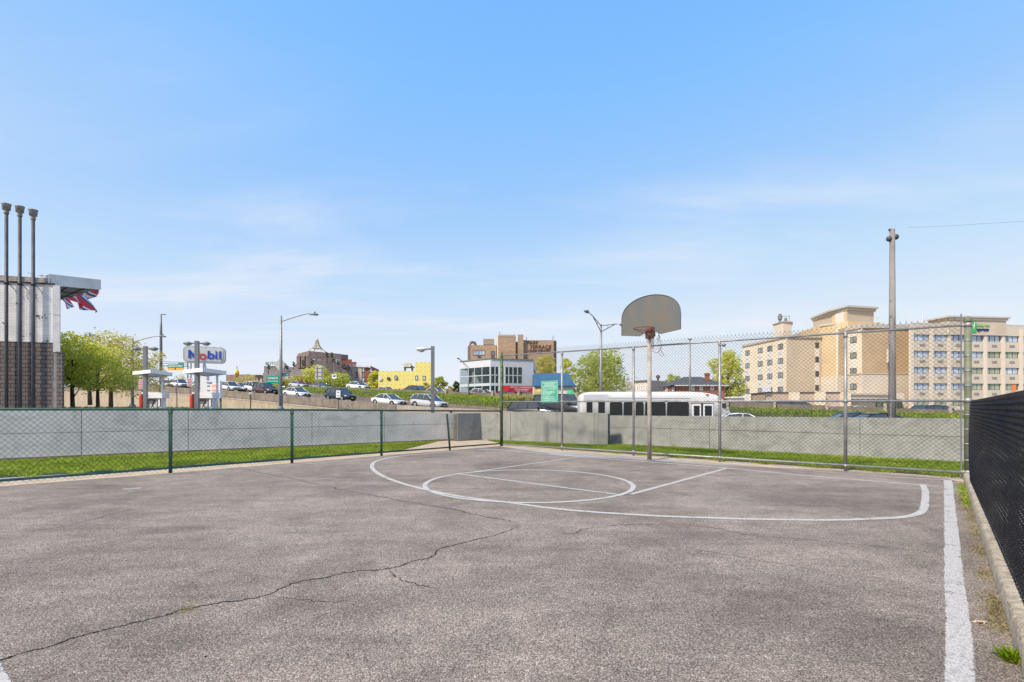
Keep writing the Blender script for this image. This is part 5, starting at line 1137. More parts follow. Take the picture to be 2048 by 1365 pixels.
rw = behind(fa, fb, 14); blk(ht, 'wing', rw, hz0, zR, beige)
m = MB(); m.slab(fa, fb, (zR - .3, zR + .05), (zR - .3, zR + .05), -.25, 0); m.build('cornice', trim, ht)
sa_, sb2 = on_line(V3(fa), (V3(fb) - V3(fa)).normalized(), 1893), on_line(V3(fa), (V3(fb) - V3(fa)).normalized(), 2007)
zS = Zp(635, 89); m = MB(); m.slab(tuple(sa_.xy), tuple(sb2.xy), (Zp(669, 89), zS), (Zp(669, 89), zS), -.45, 3.5); sp_ = m.build('sign_parapet', mat('sign_stucco', (.50, .41, .32), .9, var=.05, scale=.3), ht)
m = MB(); dd_ = (sb2 - sa_).normalized(); s0_, s1_ = sa_ - dd_ * .5, sb2 + dd_ * .5
m.slab(tuple(s0_.xy), tuple(s1_.xy), (zS - .15, zS + .12), (zS - .15, zS + .12), -.85, 3.6); m.slab(tuple((sa_ - dd_ * .2).xy), tuple((sb2 + dd_ * .2).xy), (zS - .55, zS - .15), (zS - .55, zS - .15), -.65, -.44); m.slab(tuple(s0_.xy), tuple(s1_.xy), (Zp(671, 89), Zp(668.5, 89)), (Zp(671, 89), Zp(668.5, 89)), -.6, -.44); m.build('cornice', trim, sp_)
cols = [(1827, 1856), (1863, 1892), (1898.5, 1928), (1935, 1963.5), (1971, 1999), (2006, 2034.5), (2042, 2071), (2078, 2107), (2114, 2143)]
edges = [1820.5, 1859.5, 1895, 1931.5, 1967, 2002.5, 2038.5, 2074.5, 2110.5, 2147]
rowz = [14.42 - k * 2.945 for k in range(5)]; wh = 1.16; FD = (V3(fb) - V3(fa)).normalized()
m = MB(); ms = MB(); mg = MB(); pw = (.42,)
for e_ in edges:
    p = on_line(V3(fa), FD, e_); m.slab(tuple((p - FD * .31).xy), tuple((p + FD * .31).xy), (hz0, zR - .75), (hz0, zR - .75), -.42, 0)
m.build('pilaster', mat('pilaster_stucco', (.63, .54, .45), .9, var=.05), ht)
zprev = zR - .3
for k, z in enumerate(rowz + [None]):
    z_lo = (z if z is not None else hz0); 
    a_, b_ = V3(fa) , on_line(V3(fa), FD, 2146); ms.slab(tuple(a_.xy), tuple(b_.xy), (z_lo, zprev), (z_lo, zprev), -.30, 0); 
    if z is not None: zprev = z - wh
ms.build('spandrel', beige, ht)
for k, z in enumerate(rowz):
    for j, (l, r) in enumerate(cols):
        green = (k >= 2 and j in (3, 4, 6)) or (k == 1 and j in (4, 5)) or (k == 3 and j >= 3) or (k == 4)
        w_o = window(ht, fa, fb, l, r, z - wh, z, 3, M['darkpipe'], REFLG if green else CURT, .07, mull=[.26, .63], proud=.09)
        if k < 4:
            c = on_line(V3(fa), FD, (l + r) / 2 + .5); g_ = MB()
            for q in range(4): g_.slab(tuple((c - FD * .5).xy), tuple((c + FD * .5).xy), (z - wh - .98 + q * .11, z - wh - .90 + q * .11), (z - wh - .98 + q * .11, z - wh - .90 + q * .11), -.335, -.30)
            g_.slab(tuple((c - FD * .55).xy), tuple((c + FD * .55).xy), (z - wh - 1.02, z - wh - .5), (z - wh - 1.02, z - wh - .5), -.312, -.28); g_.build('air_grille', grille, ht)
# hotel sign
sgm = mat('hotel_green', (.05, .36, .09), .4, var=.05); sn = mat('hotel_navy', (.02, .035, .13), .4, var=0); lg = mat('hotel_light_green', (.22, .46, .18), .4, var=0)
c0 = on_line(V3(fa), FD, 1938.5); nf = Vector((FD.y, -FD.x, 0)); m = MB(); cc_ = c0 + nf * .5
vplate(m, round_rect(1.55, 2.05, .3), cc_.x, cc_.y, Zp(655.5, 89), math.atan2(FD.y, FD.x), 0, .12); hs_ = m.build('sign_badge', sgm, ht)
letters('badge_letter', 'H', mat('badge_white', (.75, .78, .75), .5, var=0), hs_, ((cc_ + nf * .13).x, (cc_ + nf * .13).y, Zp(652, 89)), .95, 1.15, math.atan2(FD.y, FD.x), .03, shear=.35)
fa2 = V3(fa) + nf * .47; fb2 = V3(fb) + nf * .47
face_text('sign_letters', 'Holiday Inn', lg, hs_, 1947.5, 1978.5, 647.5, 655, fa2, fb2, .06, ext=.08, shear=.2, bold=.02)
face_text('sign_letters', 'Express', sn, hs_, 1947.5, 1977.5, 655.5, 664.5, fa2, fb2, .06, ext=.08, shear=.2, bold=.03)
# middle block
ma, mb_ = XY(1724, 90.5), XY(1821.5, 91.2); zMl = Zp(748.5, 91)
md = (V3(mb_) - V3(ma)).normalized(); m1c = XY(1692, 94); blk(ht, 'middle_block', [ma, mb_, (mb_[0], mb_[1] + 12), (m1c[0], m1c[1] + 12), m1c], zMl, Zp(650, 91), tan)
blk(ht, 'middle_base', [(ma[0] - .05, ma[1] - .12), (mb_[0], mb_[1] - .12), (mb_[0], mb_[1] + 11), (m1c[0], m1c[1] + 11), (m1c[0] - .1, m1c[1] - .02)], hz0, zMl, pale)
m = MB(); m.slab(ma, mb_, (zMl - .08, zMl + .12), (zMl - .08, zMl + .12), -.2, .05); m.slab(m1c, ma, (zMl - .08, zMl + .12), (zMl - .08, zMl + .12), -.2, .05); m.slab(ma, mb_, (Zp(650, 91) - .7, Zp(650, 91) + .05), (Zp(650, 91) - .7, Zp(650, 91) + .05), -.3, .1); m.slab(m1c, ma, (Zp(650, 91) - .7, Zp(650, 91) + .05), (Zp(650, 91) - .7, Zp(650, 91) + .05), -.3, .1); m.build('cornice', trim, ht)
m = MB(); m.slab(m1c, (ma[0] - .01, ma[1]), (zMl, Zp(650, 91) - .7), (zMl, Zp(650, 91) - .7), -.06, .02); m.build('lit_tone_side', cream, ht)  # sun on this side is put into the lighter cream colour
sa3, sb3 = on_line(V3(m1c), (V3(ma) - V3(m1c)).normalized(), 1700), on_line(V3(m1c), (V3(ma) - V3(m1c)).normalized(), 1713)
m = MB(); m.slab(tuple(sa3.xy), tuple(sb3.xy), (zMl, Zp(673, 92)), (zMl, Zp(673, 92)), -.09, -.05); m.build('window_strip', whitest, ht)
for yt in (673.5, 705, 736.5, 767.5): window(ht, (m1c[0] - .12, m1c[1] - .06), (ma[0] - .12, ma[1] - .06), 1700.5, 1713, Zp(yt + 12, 92), Zp(yt, 92), 2, M['darkpipe'], WPANE, .08)
m = MB(); mp_ = on_line(V3(ma), md, 1778); m.tube([(mp_.x, mp_.y - .2, hz0), (mp_.x, mp_.y - .2, Zp(655, 91))], .1, 6); m.build('drain_pipe', M['offwhite'], ht)
m = MB(); m.box((XY(1777, 90)[0], 90, Zp(712, 90)), (.5, .3, 2.4)); m.build('wall_light', whitest, ht)
# ground floor entrance strip right of the middle block
ea, eb = XY(1692, 87.5), XY(1808, 87.8); m = MB(); m.slab(ea, eb, (Zp(798, 87.5), Zp(787, 87.5)), (Zp(798, 87.5), Zp(787, 87.5)), 0, 4); m.build('entrance_canopy', pale, ht)
m = MB(); m.slab(ea, XY(1778, 87.6), (Zp(790.5, 87.5), Zp(787, 87.5)), (Zp(790.5, 87.5), Zp(787, 87.5)), -.25, 0); m.build('canopy_band', trim, ht)
m = MB(); m.slab(XY(1692, 89.5), XY(1812, 89.8), (hz0, Zp(797, 89)), (hz0, Zp(797, 89)), 0, 1); m.build('entrance_wall', pale, ht)
for l, r in ((1752, 1776), (1790, 1804)): window(ht, XY(1692, 89.45), XY(1812, 89.75), l, r, hz0 + .3, Zp(801, 89.5), 2, M['darkpipe'], REFLG, .1)
# tower
t0, t1, t2 = XY(1665, 99), XY(1694, 95), XY(1747.5, 96.7); zt_ = Zp(615, 95); tw = [t0, t1, t2, (t2[0] + 1, t2[1] + 8), (t0[0] + 1, t0[1] + 8)]
blk(ht, 'stair_tower', tw, hz0, zt_, mat('tower_stucco', (.50, .41, .31), .9, var=.05)); cornice(ht, tw, zt_ + .25, trim, .8, .8)
m = MB(); m.slab((t0[0], t0[1]), (t1[0], t1[1]), (Zp(660, 96), zt_ - .5), (Zp(660, 96), zt_ - .5), -.06, .01); m.build('tower_side', orange, ht)  # orange facing puts warm sunlight into the colour of the tower's left side
def on_side(l, r, za, zb, o0, o1, mt, nm, a=t0, b=t1): A, d = V3(a), (V3(b) - V3(a)).normalized(); p, q_ = on_line(A, d, l), on_line(A, d, r); m = MB(); m.slab(tuple(p.xy), tuple(q_.xy), (za, zb), (za, zb), o0, o1); return m.build(nm, mt, ht)
on_side(1671, 1688.5, Zp(646, 97), Zp(621, 97), -.12, -.055, whitest, 'blank_panel')
# recessed wall left of the tower, sunlit warmth put into its orange colour
l0, l1 = XY(1640, 99.5), XY(1696, 94.8); zl = Zp(644, 96); blk(ht, 'rear_block', [l0, l1, (l1[0] + 8, l1[1] + 2), (l1[0] + 8, l1[1] + 14), (l0[0] + 2, l0[1] + 14)], zMl, zl - .1, orange); blk(ht, 'rear_base', [(l0[0] - .05, l0[1] - .1), (l1[0] - .05, l1[1] - .12), (l1[0] + 6, l1[1] + 2), (l0[0] + 2, l0[1] + 13)], hz0, zMl - .02, pale)
m = MB(); m.slab(l0, XY(1672, 96.9), (zl - .4, zl), (zl - .4, zl), -.25, .2); m.build('cornice', trim, ht)
on_side(1673, 1686.5, hz0, Zp(657, 96.5), -.14, .0, whitest, 'white_bay', l0, l1)
# left wing
k0, k1, k2 = XY(1485.5, 114), XY(1573, 98.5), XY(1642, 99.2); zk = Zp(672, 98.5)
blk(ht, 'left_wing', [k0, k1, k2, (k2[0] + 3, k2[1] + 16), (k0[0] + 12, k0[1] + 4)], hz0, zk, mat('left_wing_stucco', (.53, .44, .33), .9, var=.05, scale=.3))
m = MB(); m.slab(k0, (k1[0], k1[1]), (hz0, zk - .35), (hz0, zk - .35), -.05, .02); m.build('lit_tone_side', cream, ht)  # brighter cream facing carries the sunlight on the wing's left side
m = MB(); m.slab(k0, k1, (zk - .35, zk + .08), (zk - .35, zk + .08), -.3, .1); m.slab(k1, k2, (zk - .35, zk + .08), (zk - .35, zk + .08), -.3, .1); m.build('cornice', trim, ht)
A, dk = V3(k0), (V3(k1) - V3(k0)).normalized()
for (l, r) in ((1491, 1499), (1516, 1525), (1535, 1544.5), (1556, 1566)):
    p, q_ = on_line(A, dk, l), on_line(A, dk, r); m = MB(); m.slab(tuple(p.xy), tuple(q_.xy), (1.5, 14.0), (1.5, 14.0), -.08, -.045); m.build('window_strip', whitest, ht)
    for z in (14.35, 11.4, 8.45, 5.5):
        window(ht, (k0[0] - .08, k0[1]), (k1[0] - .08, k1[1]), l, r, z - 1.15, z, 2, M['darkpipe'], WPANE, .09)
        c = (p + q_) / 2; g_ = MB(); g_.slab(tuple((c - dk * .45).xy), tuple((c + dk * .45).xy), (z - 2.1, z - 1.65), (z - 2.1, z - 1.65), -.14, -.08); g_.build('air_grille', M['offwhite'], ht)
m = MB(); m.slab(XY(1629.5, 99.05), XY(1638.5, 99.15), (3.6, 13.9), (3.6, 13.9), -.04, .01); m.build('window_strip', whitest, ht)
for yt in (685.5, 713.8, 742.5, 770.5): window(ht, (k1[0], k1[1] - .07), (k2[0], k2[1] - .07), 1630.5, 1637.5, Zp(yt + 11, 99), Zp(yt, 99), 1, M['darkpipe'], M['glass'], .05)
rt = [XY(1547, 108), XY(1566, 104.5), XY(1583.5, 105), XY(1583.5, 108), XY(1566, 111)]; blk(ht, 'roof_house', rt, zk, Zp(644.5, 105), pale); cornice(ht, rt, Zp(644, 105), trim, .3, .3)
m = MB(); x, y = XY(1560, 105.5); z = Zp(645, 105); m.lathe((x, y, z), [(.25, 0), (.25, .5), (.45, .7), (.45, 1.5), (.3, 1.6), (.3, 1.9)], 8); x2_, y2_ = XY(1571.5, 105.5); m.lathe((x2_, y2_, z), [(.2, 0), (.3, .3), (.3, .9), (.1, 1.1)], 8); m.tube([(x, y, z + 1.3), (x2_ + .9, y2_, z + 1.45)], .05, 4); m.tube([(x2_ + .8, y2_, z), (x2_ + .8, y2_, z + 1.6)], .05, 4); m.build('roof_vents', M['lampgrey'], ht)
m = MB()
for px, yt, yb, D in ((1823, 627, 646, 92), (1845, 628, 646, 92), (1662, 611, 620, 99)): x, y = XY(px, D); m.tube([(x, y, Zp(yb + 4, D)), (x, y, Zp(yt, D))], .05 if px != 1845 else .13, 6)
x, y = XY(1751, 96); z = Zp(650, 96)
for dx_ in (0, 1.0): m.tube([(x + dx_, y, z), (x + dx_, y, z + 1.5)], .05, 4)
for dz in (.5, 1.0, 1.5): m.tube([(x, y, z + dz), (x + 1, y, z + dz)], .05, 4)
m.build('antenna', M['offwhite'], ht)
# low annex in front
an = [XY(1532, 84), XY(1700, 83.4), XY(1700, 92), XY(1502, 92.5)]; blk(ht, 'annex', an, hz0, Zp(785.5, 84), mat('annex_stucco', (.50, .385, .30), .9, var=.06, scale=.3)); m = MB(); m.slab(an[0], an[1], (Zp(786.5, 84), Zp(784.5, 84)), (Zp(786.5, 84), Zp(784.5, 84)), -.15, .2); m.slab(an[3], an[0], (Zp(786.5, 84), Zp(784.5, 84)), (Zp(786.5, 84), Zp(784.5, 84)), -.15, .2); m.build('annex_coping', M['darkpipe'], ht)
for l in (1588, 1640, 1690): x, y = XY(l, 83.2); MB().box((x, y, Zp(800, 83)), (1.4, .9, 2.6)).build('annex_pier', cream, ht)
bn = thing('banner', 'small white banner tied to the railing of the hotel annex', 'banner', (*XY(1533, 83.5), 4)); x, y = XY(1533, 83.4); MB().box((x, y, Zp(778.5, 83.4)), (1.45, .05, .85)).build('sheet', mat('banner_white', (.62, .64, .72), .6, var=.12, scale=3), bn); MB().box((x, y + .05, Zp(782, 83.4)), (1.6, .04, .1)).build('rail', M['darkpipe'], bn)
ob = thing('orange_flag', 'narrow bright orange flag against the right end of the hotel', 'flag', (*XY(2028, 70), .5)); x, y = XY(2027, 70); MB().tube([(x - .25, y, 0), (x - .25, y, Zp(769, 70))], .03, 5).build('pole', M['lampgrey'], ob); MB().box((x + .08, y, Zp(777, 70)), (.5, .03, 1.0)).build('cloth', mat('orange_cloth', (.85, .19, .03), .7, var=.1), ob)

# --- brick care centre
pt = thing('care_centre', 'tan brick care centre with brown letters near its roof', 'building', (*XY(1030, 112), 2))
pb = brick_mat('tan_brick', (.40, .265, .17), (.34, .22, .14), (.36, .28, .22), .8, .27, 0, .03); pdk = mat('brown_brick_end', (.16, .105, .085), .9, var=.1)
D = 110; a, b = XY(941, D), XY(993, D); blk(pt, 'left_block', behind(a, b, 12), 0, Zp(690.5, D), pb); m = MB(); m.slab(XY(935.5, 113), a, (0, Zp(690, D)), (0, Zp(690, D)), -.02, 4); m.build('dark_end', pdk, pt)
window(pt, a, b, 946, 970, Zp(711.5, D), Zp(701.5, D), 4, M['darkpipe'], CURT, .12); window(pt, a, b, 981.5, 990, Zp(711.5, D), Zp(702.5, D), 2, M['darkpipe'], PANE, .12)
m = MB()
for px in (958, 985.5): x, y = XY(px, D - .1); m.box((x, y, Zp(713.5, D)), (.7, .2, .3))
m.build('air_grille', M['darkpipe'], pt)
a, b = XY(996, 108), XY(1031, 108); blk(pt, 'stair_block', behind(a, b, 10), 0, Zp(670.5, 108), pb); m = MB(); m.slab(a, b, (Zp(672, 108), Zp(669.5, 108)), (Zp(672, 108), Zp(669.5, 108)), -.1, .3); m.slab(a, b, (Zp(674.8, 108), Zp(673.8, 108)), (Zp(674.8, 108), Zp(673.8, 108)), -.06, .1); m.build('coping', trim, pt)
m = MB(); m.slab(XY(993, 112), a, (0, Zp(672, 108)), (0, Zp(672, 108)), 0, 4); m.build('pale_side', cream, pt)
blk(pt, 'link_block', behind(XY(1031, 109), XY(1036, 109), 10), 0, Zp(684, 109), pb); blk(pt, 'chimney', behind(XY(1035.5, 108), XY(1047, 108), 3), 0, Zp(669.5, 108), pb)
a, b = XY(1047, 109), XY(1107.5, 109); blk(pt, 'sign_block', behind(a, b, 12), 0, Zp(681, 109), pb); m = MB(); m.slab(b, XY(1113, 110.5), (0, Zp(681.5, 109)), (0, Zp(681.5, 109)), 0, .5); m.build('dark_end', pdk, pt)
m = MB(); m.slab(a, XY(1113, 109.2), (Zp(681.6, 109), Zp(680.6, 109)), (Zp(681.6, 109), Zp(680.6, 109)), -.1, .3); m.build('coping', trim, pt)
brn = mat('brown_letters', (.10, .055, .04), .7, var=0)
face_text('sign_letters', 'PARK', brn, pt, 1054, 1077, 682.3, 688.8, a, b, .08, ext=.1, shear=.25, bold=.0); face_text('sign_letters', 'TERRACE', brn, pt, 1059.5, 1102.5, 690.8, 698, a, b, .08, ext=.1, shear=.15, bold=.0); face_text('sign_letters', 'CARE CENTER', brn, pt, 1056.5, 1101, 699.8, 704.6, a, b, .08, ext=.1, shear=.15, bold=.0)
m = MB(); x, y = XY(977.5, 112); m.box((x, y, Zp(685, 112)), (2.4, 2, 1.3)); m.build('roof_unit', mat('roof_unit', (.28, .24, .21), .8, var=.1), pt)
x, y = XY(945.5, 112); m = MB(); m.tube([(x - .6, y, Zp(691, 112)), (x - .55, y, Zp(686.5, 112)), (x - .1, y, Zp(685, 112)), (x + .4, y, Zp(685.5, 112)), (x + .6, y, Zp(689, 112)), (x + .6, y, Zp(692, 112))], .32, 8); m.build('roof_duct', pdk, pt, True)
m = MB(); 
for px, yt in ((999.5, 664), (1053, 674), (1106, 672)): x, y = XY(px, 110); m.tube([(x, y, Zp(684, 110)), (x, y, Zp(yt, 110))], .06, 4)
m.build('antenna', M['darkpipe'], pt)
# --- glass showroom
gs = thing('glass_showroom', 'two storey white and glass showroom with a red banner', 'building', (*XY(981, 72), 2)); wm = mat('showroom_white', (.56, .56, .60), .6, var=.04); lgm = mat('pale_steel', (.50, .56, .57), .4, .1, var=.04)
g0_, g1_, g2_ = XY(920, 75.5), XY(981, 71), XY(1067, 73.2); zt0, zt1 = Zp(718.3, 71), Zp(733.5, 71); zb0_ = 1.2
blk(gs, 'parapet_band', [g0_, g1_, g2_, (g2_[0] + 1, g2_[1] + 12), (g0_[0] + 3, g0_[1] + 14)], zt1, zt0, wm)
m = MB(); m.slab(g0_, g1_, (zt0, zt0 + .12), (zt0, zt0 + .12), -.12, .3); m.slab(g1_, g2_, (zt0, zt0 + .12), (zt0, zt0 + .12), -.12, .3); m.build('roof_edge', mat('green_grey_edge', (.16, .22, .2), .6, var=.1), gs)
A, dg_ = V3(g1_), (V3(g2_) - V3(g1_)).normalized(); bl = on_line(A, dg_, 1045.5)
m = MB(); m.slab(tuple(bl.xy), g2_, (zb0_ - 2, zt1), (zb0_ - 2, zt1), -.02, 12); m.build('blank_wall', wm, gs)
m = MB(); r0, r1 = XY(945, 83), XY(1045, 82); m.slab(r0, r1, (0, zt1), (0, zt1), 0, 1); m.build('back_wall', mat('showroom_inside', (.46, .46, .45), .9, var=.3, scale=.35), gs)
zs1, zs2 = Zp(766.5, 71), Zp(772, 71)
m = MB(); m.prism([(g0_[0] + .3, g0_[1] + .2), (g1_[0], g1_[1] + .2), (g2_[0] - .2, g2_[1] + .2), (g2_[0], g2_[1] + 9), (g0_[0] + 3, g0_[1] + 9)], zs2 + .02, zs1 - .02); m.build('floor_slab', M['lot'], gs)
gl = clear_glass('showroom_glass', (.80, .86, .86), .20); m = MB(); m.slab(g0_, g1_, (zb0_, zt1 + .0), (zb0_, zt1), .02, .05); m.slab(g1_, tuple(bl.xy), (zb0_, zt1), (zb0_, zt1), .02, .05); m.build('glazing', gl, gs)
m = MB(); 
for px in (920.5, 937, 949, 964, 980.5): p = on_line(V3(g0_), (V3(g1_) - V3(g0_)).normalized(), px); m.box((p.x, p.y, (zb0_ + zt1) / 2), (.10 if px not in (980.5, 920.5) else .22, .1, zt1 - zb0_))
for px in (990, 998.5, 1009, 1017.5, 1026, 1035, 1044.8): p = on_line(A, dg_, px); m.box((p.x, p.y, (zb0_ + zt1) / 2), (.11 if px not in (998.5, 1009) else .28, .1, zt1 - zb0_))
for z in (Zp(750.5, 71), zb0_ + .1): m.slab(g0_, g1_, (z - .06, z + .06), (z - .06, z + .06), -.06, .02); m.slab(g1_, tuple(bl.xy), (z - .06, z + .06), (z - .06, z + .06), -.06, .02)
m.build('mullion', lgm, gs)
m = MB(); m.slab(g0_, g1_, (zs2, zs1), (zs2, zs1), -.05, .015); m.slab(g1_, tuple(bl.xy), (zs2, zs1), (zs2, zs1), -.05, .015); m.build('spandrel', lgm, gs)
m = MB(); p1_, p2_ = on_line(A, dg_, 1036), on_line(A, dg_, 1044); m.tube([(p1_.x, p1_.y + .6, zs1), (p2_.x, p2_.y + .6, Zp(742, 71))], .09, 5); m.tube([(p1_.x, p1_.y + .6, Zp(742, 71)), (p2_.x, p2_.y + .6, zt1)], .09, 5)
for px in (941, 938.5): p = XY(px, 78); m.box((p[0], p[1], (zb0_ + zt1) / 2), (.5, .5, zt1 - zb0_))
m.build('column', wm, gs)
m = MB(); 
for q in range(3): x, y = XY(958 + q * 22, 77); m.box((x, y, Zp(773.5, 77)), (2.2, .3, .08))
m.build('ceiling_lamp', mat('ceiling_lamp', (.8, .8, .75), .5, var=0, emis=((1, .95, .85), 1.2)), gs)
a1_, b1_ = on_line(A, dg_, 999), on_line(A, dg_, 1067); m = MB(); m.slab(tuple(a1_.xy), tuple(b1_.xy), (Zp(784.8, 72), Zp(772, 72)), (Zp(784.8, 72), Zp(772, 72)), -.30, -.24); rb_ = m.build('red_banner', mat('banner_red', (.46, .02, .035), .6, var=.06), gs)
bwm = mat('banner_print', (.75, .7, .7), .6, var=0)
face_text('banner_print', '1,600 SQ. FT. (CAN BE DIVIDED)', bwm, rb_, 1018, 1064, 773.6, 777, g1_, g2_, .33, ext=.01, bold=.02); face_text('banner_print', '& FULL BASEMENT', bwm, rb_, 1028, 1057, 777.6, 780.4, g1_, g2_, .33, ext=.01, bold=.02); face_text('banner_print', '(516) 771-7737', bwm, rb_, 1031, 1054, 781, 784.2, g1_, g2_, .33, ext=.01, bold=.02)
x, y = XY(1004, 71.5); m = MB(); vplate(m, round_rect(.8, .75, .2), *on_line(A, dg_, 1012).xy, Zp(778.5, 72), math.atan2(dg_.y, dg_.x), .30, .34); m.build('banner_mark', mat('banner_bright_red', (.75, .03, .03), .5, var=0), rb_)
# --- blue roofed shop
bs_ = thing('blue_roof_shop', 'low shop with a blue mansard roof beside the glass showroom', 'building', (*XY(1100, 66), 2)); a, b = XY(1068, 68), XY(1146.5, 67); z0_, z1_ = Zp(772, 67), Zp(745.5, 67)
bm = brick_mat('blue_roof', (.055, .155, .29), (.05, .14, .265), (.04, .11, .2), .45, 30, 0, .035, offset=0); m = MB(); dpt = 9
m.add([(a[0], a[1], z0_), (b[0] + .35, b[1], z0_), (b[0] - .6, b[1] + .8, z1_), (a[0], a[1] + .8, z1_), (a[0], a[1] + dpt, z0_), (b[0] + .35, b[1] + dpt, z0_), (b[0] - .6, b[1] + dpt - .8, z1_), (a[0], a[1] + dpt - .8, z1_)], [(0, 1, 2, 3), (1, 5, 6, 2), (3, 2, 6, 7), (0, 3, 7, 4), (4, 7, 6, 5), (0, 4, 5, 1)]); m.build('roof', bm, bs_)
m = MB(); m.slab(a, (b[0] + .4, b[1]), (z0_ - .12, z0_ + .03), (z0_ - .12, z0_ + .03), -.06, .4); m.build('eave', mat('navy_eave', (.02, .05, .09), .6, var=0), bs_)
blk(bs_, 'wall', [(a[0], a[1] + .4), (b[0], b[1] + .4), (b[0], b[1] + 8), (a[0], a[1] + 8)], 0, z0_ - .02, mat('pale_shop_wall', (.62, .60, .52), .8, var=.1))
m = MB(); m.slab((a[0], a[1]), XY(1082, 67.8), (Zp(789, 67), Zp(773, 67)), (Zp(789, 67), Zp(773, 67)), .2, .42); m.build('shop_poster', mat('yellow_poster', (.60, .47, .22), .7, var=.3, scale=1.4), bs_); m = MB(); m.slab((a[0], a[1]), (b[0], b[1]), (0, Zp(788.5, 67)), (0, Zp(788.5, 67)), .3, .41); m.build('teal_base', mat('teal_base', (.03, .16, .2), .7, var=.1), bs_)
m = MB(); c_ = XY(1141, 66.2); m.add([(c_[0] - .5, c_[1], Zp(789, 66)), (c_[0] + .7, c_[1], Zp(789, 66)), (c_[0] + .35, c_[1] + .9, Zp(780, 66)), (c_[0] - .15, c_[1] + .9, Zp(780, 66)), (c_[0] - .5, c_[1] + .9, Zp(789, 66)), (c_[0] + .7, c_[1] + .9, Zp(789, 66))], [(0, 1, 2, 3), (0, 3, 4), (1, 5, 2)]); m.build('awning', mat('awning_green', (.06, .42, .27), .6, var=.1), bs_)
# --- yellow sheathed building
yb = thing('yellow_building', 'unfinished building wrapped in yellow sheathing panels', 'building', (*XY(810, 86), 3)); ym = bpy.data.materials.new('yellow_sheathing'); ym.use_nodes = True; nt = ym.node_tree; new = NN(nt); L = nt.links.new; tc = new('ShaderNodeTexCoord'); sp3 = new('ShaderNodeSeparateXYZ'); L(tc.outputs['Object'], sp3.inputs[0]); cb3 = new('ShaderNodeCombineXYZ'); L(sp3.outputs[0], cb3.inputs[0]); L(sp3.outputs[2], cb3.inputs[1])
vv = new('ShaderNodeTexVoronoi', ins={'Scale': 1.35, 'Randomness': .22}); vv.voronoi_dimensions = '2D'; L(cb3.outputs[0], vv.inputs['Vector']); rv = ramp(new, [(.09, (.42, .39, .10)), (.16, (.70, .60, .19))]); L(vv.outputs['Distance'], rv.inputs[0]); L(rv.outputs[0], nt.nodes['Principled BSDF'].inputs['Base Color']); nt.nodes['Principled BSDF'].inputs['Roughness'].default_value = .8
D = 85; a, b = XY(756.5, D), XY(869, D); dY = V3(b) - V3(a); dY.normalize(); blk(yb, 'low_wall', behind(a, b, 10), 1.5, Zp(742.5, D), ym); blk(yb, 'tall_wall', behind(XY(830.5, D - .1), XY(869.5, D - .1), 9), 1.5, Zp(725, D), ym)
for l, r, yt, yb_ in ((774, 780, 755, 760.5), (789, 794.5, 752, 759.5), (830.5, 836, 752, 761), (845.5, 851, 752.5, 761)):
    window(yb, (a[0], a[1] - .12), (b[0], b[1] - .12), l, r, Zp(yb_, D), Zp(yt, D), 1, M['black'], M['glass'] if l == 774 else CURT, .08)
m = MB(); x, y = XY(760.5, D - .1); m.tube([(x, y, Zp(758, D)), (x, y - .08, Zp(758, D))], .35, 12); m.build('round_vent', M['offwhite'], yb)
m = MB(); x0_, y0_ = XY(808, D + 2); x1_, y1_ = XY(829, D + 2)
for xx in (x0_ + .2, x1_ - .4): m.box((xx, y0_, Zp(739, D + 2)), (.3, .3, 1.2))
m.box(((x0_ + x1_) / 2, y0_, Zp(735.5, D + 2)), (x1_ - x0_, .4, .22)); m.build('roof_frame', M['darkpipe'], yb); m = MB(); m.box((x0_ + .65, y0_, Zp(731, D + 2)), (1.25, .9, .68)); m.build('roof_unit', M['alu'], yb)
# --- grey stone club with lattice spire
cs = thing('stone_club', 'big stone clad building with rooftop terraces and a lattice spire', 'building', (*XY(640, 130), 3)); st1 = brick_mat('grey_stone', (.23, .21, .215), (.185, .17, .17), (.14, .125, .125), 1.2, .5, 0, .03); st2 = brick_mat('brown_stone', (.27, .205, .185), (.22, .165, .15), (.15, .115, .105), 1.2, .45, 0, .04)
D = 128; a = XY(526, D + 2); b = XY(621, D - 6); c = XY(700, D + 4)
m = MB(); m.slab(a, b, (2, Zp(745, D)), (2, Zp(737.5, D - 6)), 0, 14); m.slab(b, c, (2, Zp(737.5, D - 6)), (2, Zp(748, D + 4)), 0, 14); m.build('lower_wall', st1, cs)
m = MB(); m.slab(XY(528, D + 3), XY(553, D + 2), (Zp(746, D), Zp(730.5, D)), (Zp(746, D), Zp(731, D)), 0, 8); m.slab(XY(553, D + 2), XY(569, D), (Zp(746, D), Zp(731, D)), (Zp(745, D), Zp(742, D)), 0, 8); m.build('corner_wall', st1, cs)
D2 = 126; a = XY(595, D2 + 3); b = XY(617, D2); c = XY(683, D2 + 3); m = MB()
m.slab(a, b, (Zp(713, D2), Zp(705.5, D2)), (Zp(713, D2), Zp(702.3, D2)), 0, 12); m.slab(b, c, (Zp(741, D2), Zp(702.3, D2)), (Zp(748, D2 + 3), Zp(708.5, D2 + 3)), 0, 12)
for px in (598, 607, 617): x, y = XY(px, D2 + 1); m.box((x, y, Zp(724, D2)), (.9, .9, 3.2))
m.slab(XY(590, D2 + 3), XY(603, D2 + 1), (Zp(746, D2), Zp(728, D2)), (Zp(746, D2), Zp(726, D2)), -.4, 1); m.build('upper_wall', st2, cs)
